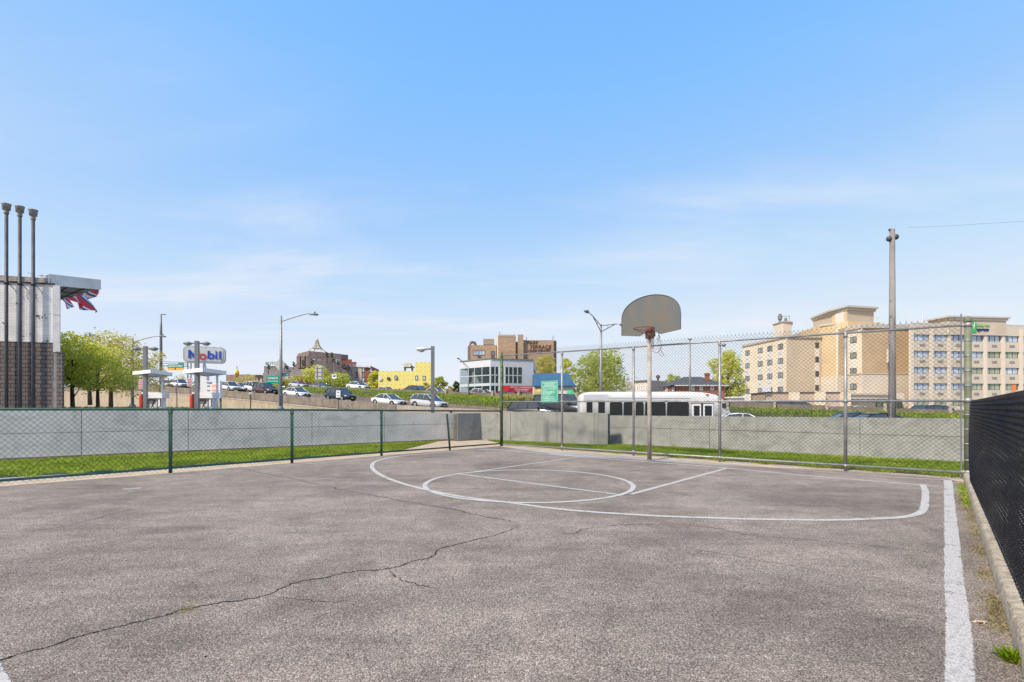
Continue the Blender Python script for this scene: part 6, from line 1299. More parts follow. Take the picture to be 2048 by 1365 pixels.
for l, r, yt, y2 in ((622, 630, 718.5, 721.5), (636, 641, 719, 723), (671.5, 678, 719.5, 725)): m = MB(); m.slab(XY(l, D2 - .1), XY(r, D2 + .3), (Zp(y2, D2), Zp(yt, D2)), (Zp(y2, D2), Zp(yt, D2)), -.3, .0); m.build('window', CURT, cs)
m = MB(); m.slab(XY(625, D2 - 3), XY(652, D2 - 2), (Zp(741, D2), Zp(727, D2)), (Zp(742, D2), Zp(721.5, D2)), 0, 3); m.slab(XY(652, D2 - 2), XY(700, D2 + 1), (Zp(750, D2), Zp(721, D2)), (Zp(750, D2), Zp(744, D2)), 0, 3); m.build('terrace_wall', st2, cs)
for l, r in ((571, 576), (581, 585), (590, 594)): m = MB(); m.slab(XY(l, D - 6.2), XY(r, D - 6.2), (Zp(761, D - 6), Zp(752.5, D - 6)), (Zp(761, D - 6), Zp(752.5, D - 6)), -.1, .3); m.build('window', CURT, cs)
face_text('roof_letters', 'BOTO', mat('green_letters', (.10, .20, .15), .6, var=0), cs, 532, 553.5, 724, 730.5, XY(528, D + 2.5), XY(569, D + 1), .1, ext=.15)
m = MB(); x, y = XY(634.5, 130); zb_, ztp = Zp(705, 130), Zp(676, 130)
for sx, sy in ((-1, -1), (1, -1), (1, 1), (-1, 1)):
    m.tube([(x + sx * 1.9, y + sy * 1.7, zb_), (x + sx * .95, y + sy * .9, Zp(697.5, 130)), (x + sx * .45, y + sy * .42, Zp(692, 130)), (x + sx * .10, y + sy * .1, Zp(680, 130)), (x, y, ztp)], [.09, .10, .15, .12, .05], 5)
for yy, r_ in ((697.5, .95), (692, .5)): z = Zp(yy, 130); m.box((x, y, z), (r_ * 2.2, r_ * 2.2, .2))
for yy, r_ in ((688, .42), (685, .32), (682, .2)):
    z = Zp(yy, 130); m.tube([(x - r_, y - r_, z), (x + r_, y - r_, z + .3)], .05, 4); m.tube([(x + r_, y - r_, z), (x - r_, y - r_, z + .3)], .05, 4)
m.tube([(x - 1.0, y - 1, Zp(697.5, 130)), (x - .45, y - 1, Zp(699.5, 130) + .4), (x + .45, y - 1, Zp(699.5, 130) + .4), (x + 1.0, y - 1, Zp(697.5, 130))], .07, 4)
spt = thing('lattice_spire', 'small golden lattice tower standing on the stone building roof', 'tower', (x, y, zb_)); m.build('lattice', mat('brass_lattice', (.42, .36, .22), .5, .3, var=.1), spt)
for i, (px, y0, y1) in enumerate(((537, 745, 728), (574, 743, 731), (587.5, 739, 723), (606, 738, 720), (624, 735, 717), (654, 722, 703), (664, 722, 704), (667, 730, 717), (676, 735, 720), (696, 748, 729), (569.5, 740, 725.5))):
    dd = 125 if i not in (4, 5, 6, 7, 8) else 122
    where = ['by the roof letters', 'right of the diamond sign', 'on the low terrace left of the open loggia', 'in front of the open loggia', 'at the loggia corner', 'left of the pair at the top wall', 'right of the pair at the top wall', 'below the top pair', 'on the sloping terrace', 'in front of the brick home letters', 'behind the diamond sign'][i]
    tree('potted_tree', 'tiny dark green rooftop tree ' + where, px, dd, Zp(y0, dd), Zp(y1, dd), 7.5, M['leafD'], 260, .3, 60 + i, 5, low=.25, group='little trees on the stone building terraces')
# --- brick senior home
sh = thing('brick_home', 'red brick senior home with white rooftop letters', 'building', (*XY(720, 140), 3)); rbk = brick_mat('red_brick', (.27, .095, .06), (.22, .075, .05), (.23, .15, .12), .9, .3, 0, .03); D = 138
a, b, c = XY(683, D), XY(742, D), XY(758, D + 8); m = MB(); m.prism(behind(a, b, 10), 2, Zp(735, D)); m.slab(b, c, (2, Zp(732.5, D)), (2, Zp(740, D + 8)), 0, .4); m.build('wall', rbk, sh)
m = MB(); m.prism(behind(XY(683, D + 3), XY(704, D + 3), 6), 10, Zp(717, D)); m.prism(behind(XY(701, D + 2), XY(713, D + 2), 6), 10, Zp(723, D)); m.build('roof_block', rbk, sh)
m = MB(); m.slab(a, b, (Zp(736.5, D), Zp(734.5, D)), (Zp(736.5, D), Zp(734.5, D)), -.2, .1)
for (l, r) in ((703.5, 710), (716, 723.5)): m.slab(XY(l, D - .2), XY(r, D - .2), (2, Zp(736, D)), (2, Zp(736, D)), -.15, .2)
m.build('pale_band', mat('pale_brick', (.52, .42, .33), .9, var=.1), sh)
for l, r in ((699, 703), (710.5, 715.5), (724, 728.5), (740, 744)):
    for k in range(5): window(sh, (a[0], a[1] - .1), (b[0] + 8, b[1] - .1), l, r, Zp(744 + k * 9.6, D), Zp(737.5 + k * 9.6, D), 1, M['offwhite'], PANE if k % 2 else CURT, .12)
face_text('roof_letters', 'Castle Senior Living', mat('white_letters', (.78, .78, .78), .5, var=0), sh, 686, 741.5, 727.5, 736, (a[0], a[1] - .3), (b[0], b[1] - .3), .3, ext=.2, bold=.012)
# --- low brown building far left, brick house, row of pale houses, white shed
lb = thing('brown_block', 'long low brown building behind the shrubs left of the stone building', 'building', (*XY(490, 150), 3)); D = 150; m = MB(); m.slab(XY(452, D), XY(510, D), (2, Zp(750, D)), (2, Zp(749, D)), 0, 10); m.slab(XY(510, D - 1), XY(530, D - 1), (2, Zp(752, D)), (2, Zp(752, D)), 0, 10); m.build('wall', mat('far_brown', (.28, .19, .15), .9, var=.12, scale=.3), lb); m = MB(); m.slab(XY(500, D - 2), XY(526, D - 2), (Zp(751, D), Zp(749.3, D)), (Zp(751, D), Zp(749.3, D)), 0, 1); m.build('pale_eave', M['offwhite'], lb)
for l in (513, 521): window(lb, XY(500, D - 1.2), XY(530, D - 1.2), l, l + 3, Zp(766, D), Zp(758, D), 1, M['offwhite'], PANE, .15)
bh = thing('brick_house', 'red brick house with a dark hip roof and a chimney', 'house', (*XY(1395, 85), 1)); D = 84; hb_ = brick_mat('house_brick', (.32, .10, .06), (.25, .08, .05), (.3, .2, .16), .5, .16, 0, .02); a, b = XY(1353, D), XY(1449, D); w0 = behind(a, b, 9); blk(bh, 'wall', w0, 0, Zp(771, D), hb_)
ze, zr_ = Zp(770.5, D), Zp(753.8, D + 4); o = .5; m = MB(); ra, rb2 = XY(1368, D + 4.5), XY(1402, D + 4.5)
m.add([(a[0] - o, a[1] - o, ze), (b[0] + o, b[1] - o, ze), (b[0] + o, b[1] + 9 + o, ze), (a[0] - o, a[1] + 9 + o, ze), (*ra, zr_), (*rb2, zr_)], [(0, 1, 5, 4), (1, 2, 5), (2, 3, 4, 5), (3, 0, 4), (0, 3, 2, 1)]); m.build('roof', mat('slate_roof', (.085, .09, .10), .85, var=.15, scale=1.5), bh)
m = MB(); m.slab((a[0] - o, a[1] - o), (b[0] + o, b[1] - o), (ze - .18, ze - .01), (ze - .18, ze - .01), -.03, .1); m.build('gutter', M['offwhite'], bh)
a2_, b2_ = XY(1325, D + 4), XY(1356, D + 1); m = MB(); m.slab(a2_, b2_, (0, Zp(772, D)), (0, Zp(771.5, D)), 0, 4); m.build('side_wall', hb_, bh); m = MB(); q5 = XY(1362, D + 5); m.add([(a2_[0] - .3, a2_[1] - .5, Zp(772.5, D)), (b2_[0], b2_[1] - .6, Zp(770.5, D)), (q5[0], q5[1] - 2, Zp(756, D)), (XY(1340, D + 7)[0], D + 7, Zp(763.5, D + 4))], [(0, 1, 2, 3)]); m.build('side_roof', mat('slate_roof_side', (.10, .105, .115), .85, var=.15), bh)
m = MB(); x, y = XY(1414.5, D + 2); m.box((x, y, Zp(760, D)), (.62, .7, 2.6)); m.box((x, y, Zp(748, D)), (.78, .86, .25)); m.build('chimney', hb_, bh)
for l in (1382, 1399, 1421): window(bh, (a[0], a[1] - .02), (b[0], b[1] - .02), l, l + 6.5, Zp(781, D), Zp(772.5, D), 1, M['white'], REFLG if l < 1410 else WPANE, .1)
for l in (1331, 1345): window(bh, (a2_[0], a2_[1] - .05), (b2_[0], b2_[1] - .05), l, l + 4, Zp(782, D), Zp(773.5, D), 1, M['white'], WPANE, .1)
rh = thing('row_houses', 'pale row house with a flat roof left of the brick house', 'house', (*XY(1300, 98), 1)); a, b, c = XY(1268, 97), XY(1303, 94), XY(1333, 97); m = MB(); m.slab(a, b, (0, Zp(763.5, 97)), (0, Zp(761, 94)), 0, 10); m.build('front_wall', mat('cream_house', (.62, .52, .42), .9, var=.15, scale=1.5), rh); m = MB(); m.slab(b, c, (0, Zp(761, 94)), (0, Zp(765, 97)), 0.01, 8); m.build('side_wall', mat('greyish_house', (.40, .34, .31), .9, var=.08), rh); m = MB(); m.slab(a, b, (Zp(764, 97), Zp(762, 97)), (Zp(762, 94), Zp(760, 94)), -.3, 0); m.build('gutter', M['lampgrey'], rh)
for l in (1273, 1281, 1288, 1295): window(rh, (a[0], a[1] - .05), (b[0], b[1] - .05), l, l + 4, Zp(781, 95), Zp(770, 95), 1, M['white'], WPANE, .15)
m = MB(); x, y = XY(1316, 96); m.lathe((x, y, Zp(763, 96)), [(.2, 0), (.2, .6), (.45, .7), (.4, 1.1), (.0001, 1.3)], 8); m.build('roof_vent', M['darkpipe'], rh)
ws = thing('white_shed', 'small white structure at the left foot of the hotel', 'shed', (*XY(1473, 82), 1)); m = MB(); m.slab(XY(1462, 82), XY(1489, 82), (0, Zp(796, 82)), (0, Zp(795, 82)), 0, 4); m.build('wall', M['offwhite'], ws); m = MB(); m.slab(XY(1461, 81.8), XY(1490, 81.8), (Zp(796.5, 82), Zp(794, 82)), (Zp(795.5, 82), Zp(793.5, 82)), -.2, 4.3); m.build('roof', M['white'], ws)

# ------------------------------------------------------------------ trees and shrubs in the distance
g2_ = 'trees and shrubs beyond the highway'
hedge('shrubs', 'yellow green shrubs behind the white cars, above the price sign', 446, 530, 100, 98, 4.6, 3.3, M['leafG'], 3800, .24, 41)
hedge('shrubs', 'olive shrubs behind the left pump canopy', 348, 372, 108, 106, 5.2, 3.0, M['leafG'], 900, .26, 42)
tree('tree', 'tall yellow green tree behind the big blank sign back', 636, 101, 4.2, Zp(731, 101), 66, M['leafL'], 4200, .28, 43, 16, low=.05, group=g2_)
tree('tree', 'golden bush tree left of the big blank sign back', 596, 99, 4.0, Zp(751, 99), 56, M['leafG'], 3200, .26, 44, 14, low=.02, group=g2_)
tree('tree', 'dense mid green tree in front of the stone building right end', 676, 100, 3.8, Zp(745, 100), 66, M['leafM'], 4600, .27, 45, 18, low=.02, group=g2_)
tree('tree', 'yellow green tree touching the left edge of the yellow building', 748, 92, 3.6, Zp(741, 92), 34, M['leafL'], 2600, .25, 46, 12, low=.03, group=g2_)
tree('tree', 'small golden bush behind the one way sign', 566, 97, 4.2, Zp(757, 97), 36, M['leafG'], 1500, .24, 47, 9, low=.02, group=g2_)
tree('tree', 'green tree touching the right edge of the yellow building', 880, 84, 3, Zp(752, 84), 38, M['leafM'], 3000, .24, 48, 14, low=.02, group=g2_)
tree('tree', 'dark bluish green tree left of the glass showroom', 914, 92, 3, Zp(762, 92), 24, M['leafD'], 1700, .24, 49, 10, low=.02, group=g2_)
tree('tree', 'low reddish green shrub right of the lot lamp, below the green tree', 900, 80, 3, Zp(772, 80), 20, M['leafG'], 900, .2, 50, 7, low=.02, group=g2_)
tree('tree', 'small tree against the right part of the yellow wall', 851, 80, 3.2, Zp(764, 80), 24, M['leafG'], 900, .2, 51, 8, low=.05, group=g2_)
tree('tree', 'dark little conifer before the yellow wall', 799, 81, 3.4, Zp(777, 81), 6, M['leafD'], 260, .2, 52, 5, low=.05, group=g2_)
tree('tree', 'round olive tree in front of the care centre letters wall', 1094, 90, 2, Zp(707, 90), 62, M['leafG'], 4800, .24, 53, 16, low=.30, group=g2_)
tree('tree', 'loose green tree rising behind the blue roof', 1133, 84, 2, Zp(714, 84), 46, M['leafL'], 3000, .24, 54, 13, low=.2, group=g2_)
tree('tree', 'large round green tree behind the white bus', 1198, 70, 0.5, Zp(700, 70), 142, M['leafM'], 11500, .24, 55, 26, low=.14, group=g2_)
tree('tree', 'bright yellow green tree beside the hotel left wing', 1455, 90, 0.5, Zp(698, 90), 88, M['leafL'], 9000, .27, 56, 22, low=.08, group=g2_)
tree('tree', 'small distant tree top rising behind the brick house roof', 1345, 110, 2, Zp(747.5, 110), 44, M['leafM'], 2000, .28, 57, 10, low=.3, group=g2_)
hedge('shrubs', 'reddish scrub between the blue roofed shop and the bus', 1150, 1166, 62, 62, 0.5, 2.9, M['leafG'], 700, .2, 58)
hedge('shrubs', 'straggly brush growing on the barrier behind the tall fence corner', 1006, 1078, 58.5, 55, 2.3, .55, M['leafG'], 900, .14, 59)
hedge('shrubs', 'red flowering shrubs at the foot of the pale row house', 1222, 1300, 80, 80, 1.5, 2.0, leaf_mat('red_leaves', (.22, .07, .03), (.45, .16, .08)), 1400, .22, 61)

# ------------------------------------------------------------------ vehicles
def make_car(name, label, cat, kind, paint, L=4.7, Wd=1.84, H=1.5, group=None, plate=None):
    """front towards +x; origin on the road under the middle"""
    t = thing(name, label, cat, (0, 0, 0), group); h2 = L / 2; suv = kind in ('suv', 'van')
    belt = H * (.60 if suv else .63); hood = H * (.58 if suv else .60); gz = .20 if not suv else .25
    if kind == 'sedan': st = [(-h2, .42, .68, .80), (-h2 + .12, .28, belt * .98, .92), (-h2 + .9, .22, belt * 1.03, 1), (-.6, .2, belt, 1), (.75, .2, belt * .98, 1), (h2 - .55, .22, hood * .86, .97), (h2 - .15, .26, hood * .72, .88), (h2, .36, .55, .74)]
    else: st = [(-h2, .40, belt * .9, .84), (-h2 + .1, .3, belt, .94), (-h2 + .9, gz, belt * 1.02, 1), (-.5, gz, belt, 1), (.9, gz, belt * .98, 1), (h2 - .55, gz, hood * .93, .97), (h2 - .12, .3, hood * .84, .88), (h2, .42, .66, .78)]
    V, Fc = [], []; ny = 8
    for (x, zb_, ztp, wf) in st:
        w = Wd / 2 * wf; ring = [(-w * .86, zb_), (-w, zb_ + .16), (-w, (zb_ + ztp) / 2), (-w * .97, ztp - .07), (-w * .86, ztp), (w * .86, ztp), (w * .97, ztp - .07), (w, (zb_ + ztp) / 2), (w, zb_ + .16), (w * .86, zb_)]
        V += [(x, y, z) for y, z in ring]
    nr = 10
    for i in range(len(st) - 1):
        for j in range(nr): Fc.append((i * nr + j, (i + 1) * nr + j, (i + 1) * nr + (j + 1) % nr, i * nr + (j + 1) % nr))
    m = MB(); m.add(V, Fc + [tuple(range(nr)), tuple(range((len(st)) * nr - 1, (len(st) - 1) * nr - 1, -1))])
    # greenhouse stations: rear base, rear top, roof, front top, windscreen base
    if kind == 'sedan': gh = [(-h2 + .55, belt), (-.95, H - .06), (-.35, H), (.25, H - .03), (1.25, belt - .03)]
    elif kind == 'van': gh = [(-h2 + .06, belt), (-h2 + .25, H - .06), (-.5, H), (.95, H - .06), (1.75, belt - .05)]
    else: gh = [(-h2 + .08, belt), (-h2 + .5, H - .09), (-.5, H), (.35, H - .04), (1.3, belt - .03)]
    gw = [Wd / 2 * .90, Wd / 2 * .72, Wd / 2 * .74, Wd / 2 * .72, Wd / 2 * .88]
    rf = gh[1:4]; rv_ = []
    for (x, z), w in zip(rf, gw[1:4]): rv_ += [(x, -w - .02, z - .05), (x, -w * .9, z + .012), (x, w * .9, z + .012), (x, w + .02, z - .05)]
    m.add(rv_, [(i * 4 + j, i * 4 + j + 1, i * 4 + 5 + j, i * 4 + 4 + j) for i in range(2) for j in range(3)])
    for sy in (-1, 1):
        P0 = [(gh[0][0] + .02, sy * (gw[0] + .01), gh[0][1] - .02), (gh[1][0], sy * (gw[1] + .015), gh[1][1] - .02)]; P1 = [(gh[4][0], sy * (gw[4] + .01), gh[4][1]), (gh[3][0], sy * (gw[3] + .015), gh[3][1] - .02)]
        m.tube(P0, .045 if kind == 'sedan' else .07, 5); m.tube(P1, .035, 5); m.tube([(gh[1][0], sy * (gw[1] + .02), gh[1][1] - .03), (gh[2][0], sy * (gw[2] + .02), gh[2][1] - .03), (gh[3][0], sy * (gw[3] + .02), gh[3][1] - .03)], .035, 5)
        for x in ((-.1,) if kind == 'sedan' else (-.15, -1.15)): m.tube([(x - .05, sy * (Wd / 2 * .91), belt - .03), (x, sy * (gw[2] + .02), H - .05)], .03, 4)
    m.build('body', paint, t, True)
    gv = []
    for (x, z), w in zip(gh, gw): gv += [(x, -w, belt - .06), (x, -w, z - .035 if z > belt else z), (x, w, z - .035 if z > belt else z), (x, w, belt - .06)]
    gv = []
    wb = Wd / 2 * .90
    for i, ((x, z), w) in enumerate(zip(gh, gw)):
        xb = x if i in (0, 4) else x; gv += [(xb, -wb, belt - .06), (x, -w, z - .035), (x, w, z - .035), (xb, wb, belt - .06)]
    m = MB(); m.add(gv, [(i * 4 + j, i * 4 + 4 + j, i * 4 + 5 + j, i * 4 + 1 + j) for i in range(4) for j in range(3)] + [(0, 1, 2, 3), (19, 18, 17, 16)]); m.build('windows', M['glass'], t)
    wr = .33 if not suv else .37
    for sx in (-1, 1):
        for sy in (-1, 1):
            x, y = (h2 - .92 if sx > 0 else -h2 + .95), sy * (Wd / 2 - .1)
            m = MB(); m.lathe((x, y - sy * .0, wr), [(wr * .62, -.11), (wr * .95, -.115), (wr, -.08), (wr, .08), (wr * .95, .115), (wr * .62, .11)], 18, 'y'); w_ = m.build('wheel', M['tyre'], t, True)
            m = MB(); m.lathe((x, y + sy * .095, wr), [(wr * .64, .0), (wr * .6, sy * .01), (wr * .3, -sy * .01), (.0001, sy * .012)], 14, 'y'); m.build('rim', M['rim'], w_, True)
            m = MB(); m.tube([(x + (wr + .045) * math.cos(a), sy * (Wd / 2 + .0), wr + (wr + .045) * math.sin(a)) for a in np.linspace(R(-8), R(188), 12)], .028, 5); m.build('wheel_arch', M['black'], t, True)
    zf = hood * .70
    for sy in (-1, 1):
        MB().add([(h2 - .42, sy * Wd * .485, zf + .13), (h2 - .1, sy * Wd * .40, zf + .12), (h2 + .0, sy * Wd * .27, zf + .03), (h2 - .02, sy * Wd * .30, zf - .06), (h2 - .12, sy * Wd * .44, zf - .05), (h2 - .38, sy * Wd * .49, zf + .04)], [(0, 1, 2, 3, 4, 5) if sy < 0 else (5, 4, 3, 2, 1, 0)]).build('headlight', M['carlamp'], t)
        MB().box((-h2 + .06, sy * Wd * .37, belt * .82), (.1, .28, .2)).build('tail_light', M['tail'], t); MB().box((.95 if kind != 'van' else 1.45, sy * (Wd / 2 + .07), belt + .02), (.14, .18, .13)).build('mirror', M['black'] if suv else paint, t)
    m = MB(); m.box((h2 - .04, 0, zf - .02), (.1, Wd * .46, .17)); m.box((h2 + .0, 0, .40), (.06, Wd * .62, .13)); m.build('grille', M['black'], t)
    MB().box((h2 + .03, 0, .50), (.02, .32, .16)).build('number_plate', plate or M['plate'], t)
    return t
def carpaint(name, c, r=.25): m = mat(name, c, r, .15, var=0, spec=.6); m.node_tree.nodes['Principled BSDF'].inputs['Coat Weight'].default_value = .5; return m
PT_ = {'white': carpaint('white_car_paint', (.74, .74, .75)), 'silver': carpaint('silver_car_paint', (.50, .51, .54)), 'maroon': carpaint('maroon_car_paint', (.07, .022, .025)), 'navy': carpaint('dark_navy_car_paint', (.022, .025, .035)), 'black': carpaint('black_car_paint', (.016, .017, .02)), 'blue': carpaint('blue_car_paint', (.05, .09, .2)), 'red': carpaint('red_car_paint', (.42, .03, .03)), 'grey': carpaint('grey_car_paint', (.18, .19, .2))}
CARS = []
def put_lane(t, px, o, dz=0.0, back=False):
    a = Vector((*RD(0, o), 0)); p = on_line(a, Vector((d_r.x, d_r.y, 0)), px); s = (Vector((p.x, p.y)) - Vector(RD(0, o))).dot(Vector((d_r.x, d_r.y)))
    z = z_road(s) + 0.02 if abs(o) < 3.5 else z_top(s) - .05
    t.location = (p.x, p.y, z + dz); pit = math.atan2(z_road(s + 2) - z_road(s - 2), 4) if abs(o) < 3.5 else math.atan2(z_top(s + 2) - z_top(s - 2), 4)
    t.rotation_euler = (0, pit, math.atan2(-d_r.y, -d_r.x)); return t
hg = 'cars on the highway above the retaining wall'
specs = [('white', 'sedan', 'white sedan nearest the left pump canopy, seen over the highway wall', 330, 1.2, 4.7, 1.46), ('white', 'van', 'white van partly hidden behind the left pump canopy column', 358, 2.6, 4.9, 1.75),
         ('white', 'suv', 'white car behind the blue sign post between the pump canopy columns', 406, .2, 4.7, 1.62), ('white', 'suv', 'white car just right of the price sign', 460, -.4, 4.7, 1.6), ('silver', 'sedan', 'silver car squeezed between the two white cars right of the price sign', 483, 1.6, 4.6, 1.48),
         ('white', 'suv', 'white car directly behind the maroon car', 508, 2.3, 4.8, 1.8), ('maroon', 'suv', 'dark maroon sport utility car on the highway', 531, -.6, 4.9, 1.78),
         ('white', 'sedan', 'white sedan just right of the tall street lamp post', 594, -1.2, 4.85, 1.44), ('navy', 'suv', 'black sport utility car with a small white sign in front of it', 681, -.3, 4.8, 1.72),
         ('white', 'sedan', 'white sedan left of the silver sport utility car', 778, -1.6, 4.75, 1.42), ('silver', 'suv', 'silver sport utility car with black trim passing behind the square lamp post', 858, -.2, 4.65, 1.68)]
for col, kd, lab, px, o, L0, H0 in specs:
    put_lane(make_car('car', lab, 'car', kd, PT_[col], L0, 1.84, H0, hg), px, o)
g3 = 'vehicles on the upper road behind the grass slope'
for col, kd, lab, px, o, L0, H0, dz in [('silver', 'sedan', 'silver car roof left of the small brown truck, above the grass', 598, 12, 4.6, 1.45, -.1), ('grey', 'sedan', 'grey car under the big blank sign back', 640, 12, 4.6, 1.45, -.3), ('white', 'sedan', 'white car above the grass slope, right of the black sport utility car', 717, 12.5, 4.8, 1.45, -.0), ('white', 'sedan', 'white roof showing over the barrier before the yellow wall left part', 773, 12.5, 4.6, 1.45, -.75), ('navy', 'sedan', 'dark car roof before the middle of the yellow wall', 833, 12.5, 4.6, 1.45, -.35), ('white', 'sedan', 'white car roof right of the square lamp post', 873, 12.5, 4.6, 1.45, -.6), ('white', 'sedan', 'white car roof in front of the glass showroom', 964, 12.5, 4.6, 1.45, -.45), ('red', 'sedan', 'red car roof just right of the green corner post', 1015, 12.5, 4.6, 1.45, -.6)]:
    put_lane(make_car('car', lab, 'car', kd, PT_[col], L0, 1.8, H0, g3), px, o, dz)
def put(t, px, D, z, ang): x, y = XY(px, D); t.location = (x, y, z); t.rotation_euler = (0, 0, R(ang)); return t
put(make_car('car', 'charcoal sport utility car left of the teal sign, half hidden by the wall', 'car', 'suv', PT_['navy'], 4.75, 1.86, 1.72), 1066, 45.5, .14, -28)
put(make_car('van', 'big black van behind the teal sign, beside the white bus', 'van', 'van', PT_['black'], 5.6, 2.0, 2.35), 1122, 46.5, .18, -38)
put(make_car('car', 'white car roof showing over the wall just right of the bus front', 'car', 'sedan', PT_['white'], 4.7, 1.8, 1.45), 1484, 34, -.6, -12)
put(make_car('car', 'dark blue car over the wall beside the fence post left of the utility pole', 'car', 'sedan', PT_['blue'], 4.6, 1.8, 1.45), 1712, 35.5, -.55, -12)
put(make_car('car', 'long black car over the wall, behind the utility pole', 'car', 'sedan', PT_['black'], 4.9, 1.85, 1.50), 1764, 31, -.6, -6)
put(make_car('car', 'dark car with a flat roof on the rise right of the utility pole', 'car', 'suv', PT_['navy'], 4.9, 1.85, 1.7), 1849, 45, -.25, -174)
g4 = 'parked cars in front of the hotel annex'
for i, (col, lab, px) in enumerate((('red', 'red car at the left end of the row before the hotel annex', 1498), ('white', 'white car second in the row before the hotel annex', 1521), ('grey', 'grey car third in the row before the hotel annex', 1545), ('navy', 'dark car in the middle of the row before the hotel annex', 1572), ('black', 'black car at the right of the row before the hotel annex', 1602))):
    put(make_car('parked_car', lab, 'car', 'sedan', PT_[col], 4.5, 1.8, 1.48, g4), px, 66 - i * .6, .55, -20)
for i, (px, lab) in enumerate(((1672, 'pale car left of the fence post before the annex'), (1718, 'pale blue car right of the fence post before the entrance'))): put(make_car('parked_car', lab, 'car', 'sedan', PT_['silver'], 4.6, 1.8, 1.45, g4), px, 62, -.02, -8)
# tipper truck on the upper road
tk = thing('flatbed_truck', 'brown flatbed truck with a red cab on the upper road', 'truck', (0, 0, 0)); D = 92; 
x0_, z_ = XY(601, D)[0], 4.4
MB().box((x0_, D, Zp(770, D)), (1.15, 2.1, 1.5)).build('cab', PT_['red'], tk); MB().box((x0_ - .2, D - 1.06, Zp(768, D)), (.5, .03, .5)).build('window', M['glass'], tk); MB().box((x0_, D - 1.0, Zp(763.5, D)), (.16, .16, .5)).build('exhaust', M['galv'], tk)
m = MB(); xa, xb = XY(606, D)[0], XY(656, D)[0]; m.slab((xa, D - 1), (xb, D - 1), (Zp(777, D), Zp(767.5, D)), (Zp(775, D), Zp(770.5, D)), 0, 2.1); m.build('bed', mat('brown_truck_bed', (.16, .085, .075), .7, var=.15), tk); m = MB(); m.slab((xa, D - 1.05), (xb, D - 1.05), (Zp(767.8, D), Zp(766.8, D)), (Zp(770.8, D), Zp(769.8, D)), 0, 2.2); m.build('top_rail', M['darkpipe'], tk)
m = MB()
for px in (603, 640, 646): m.lathe((XY(px, D)[0], D - .9, 4.95), [(.3, -.12), (.48, -.1), (.48, .1), (.3, .12)], 14, 'y')
m.build('wheels', M['tyre'], tk, True)
# --- white bus
D = 38.6; bl_, br_ = XY(1162, D)[0], XY(1441, D)[0]; Lb = br_ - bl_; zb_ = -.62; zroof = Zp(783.5, D); bwd = 2.45
bus = thing('bus', 'old white shuttle bus with a rounded roof and dark windows, behind the wall', 'bus', (bl_ + Lb / 2, D, zb_))
bp_ = mat('bus_white', (.68, .67, .65), .45, var=.07, scale=.7)
def bus_section(x, ztop_, w, zc=None):
    r = .42; ring = [(-w, zb_ + .45), (-w, ztop_ - r), (-w * .95, ztop_ - r * .45), (-w * .82, ztop_ - r * .12), (-w * .5, ztop_), (w * .5, ztop_), (w * .82, ztop_ - r * .12), (w * .95, ztop_ - r * .45), (w, ztop_ - r), (w, zb_ + .45)]
    return [(x, D + bwd / 2 + y, z) for y, z in ring]
secs = [(bl_, zroof - .42, bwd / 2 * .93), (bl_ + .12, zroof - .22, bwd / 2 * .98), (bl_ + .45, zroof - .06, bwd / 2), (bl_ + 1.0, zroof, bwd / 2), (br_ - 2.2, zroof, bwd / 2), (br_ - 1.2, zroof - .05, bwd / 2), (br_ - .3, zroof - .20, bwd / 2 * .99), (br_ + .12, zroof - .42, bwd / 2 * .96), (br_ + .45, zroof - .74, bwd / 2 * .94), (br_ + .72, zroof - 1.12, bwd / 2 * .92), (br_ + .88, zroof - 1.6, bwd / 2 * .9), (br_ + .94, zroof - 2.1, bwd / 2 * .88)]
m = MB(); V = [];
for s_ in secs: V += bus_section(*s_)
nr = 10; m.add(V, [(i * nr + j, (i + 1) * nr + j, (i + 1) * nr + (j + 1) % nr, i * nr + (j + 1) % nr) for i in range(len(secs) - 1) for j in range(nr)] + [tuple(range(nr)), tuple(range(len(secs) * nr - 1, (len(secs) - 1) * nr - 1, -1))]); m.build('body', bp_, bus, True)
BG = mat('dark_bus_glass', (.018, .02, .022), .25, var=0, spec=.25)
def bpl(name, pxl, pxr, yt, yb__, mt, off=.02, th_=.03, par=None): xl, xr = XY(pxl, D)[0], XY(pxr, D)[0]; m = MB(); m.box(((xl + xr) / 2, D - off, (Zp(yt, D) + Zp(yb__, D)) / 2), (xr - xl, th_, (yb__ - yt) / F * D)); return m.build(name, mt, par or bus)
for l, r in ((1173, 1184.5), (1196.5, 1209.5)): bpl('window', l, r, 803, 838, BG)
bw_ = [(1219.5, 1244.5), (1247.5, 1286.5), (1289.5, 1331), (1334, 1377.5)]
bw_ = [(1219.5, 1244.5), (1247, 1268), (1271, 1287), (1290, 1331), (1334, 1377.5)]
for l, r in bw_:
    xl, xr = XY(l, D)[0], XY(r, D)[0]; z1_, z0_ = Zp(804.5, D), Zp(842, D); c_ = .1; m = MB(); pr_ = [(xl, z0_), (xr, z0_), (xr, z1_ - c_), (xr - c_, z1_), (xl + c_, z1_), (xl, z1_ - c_)]
    m.add([(x, D - .035, z) for x, z in pr_] + [(x, D + .01, z) for x, z in pr_], [(0, 1, 2, 3, 4, 5)] + [(i, i + 6, (i + 1) % 6 + 6, (i + 1) % 6) for i in range(6)]); m.build('window', BG, bus)
bpl('side_panel', 1167, 1216, 789.5, 801.5, mat('bus_grey_panel', (.56, .56, .60), .5, var=.05), .02, .02); bpl('roof_gutter', 1216, 1380, 796.2, 797.2, M['alu'], .03, .03); bpl('belt_strip', 1216, 1380, 798, 801.5, mat('bus_strip', (.58, .60, .66), .5, var=.03), .02, .02)
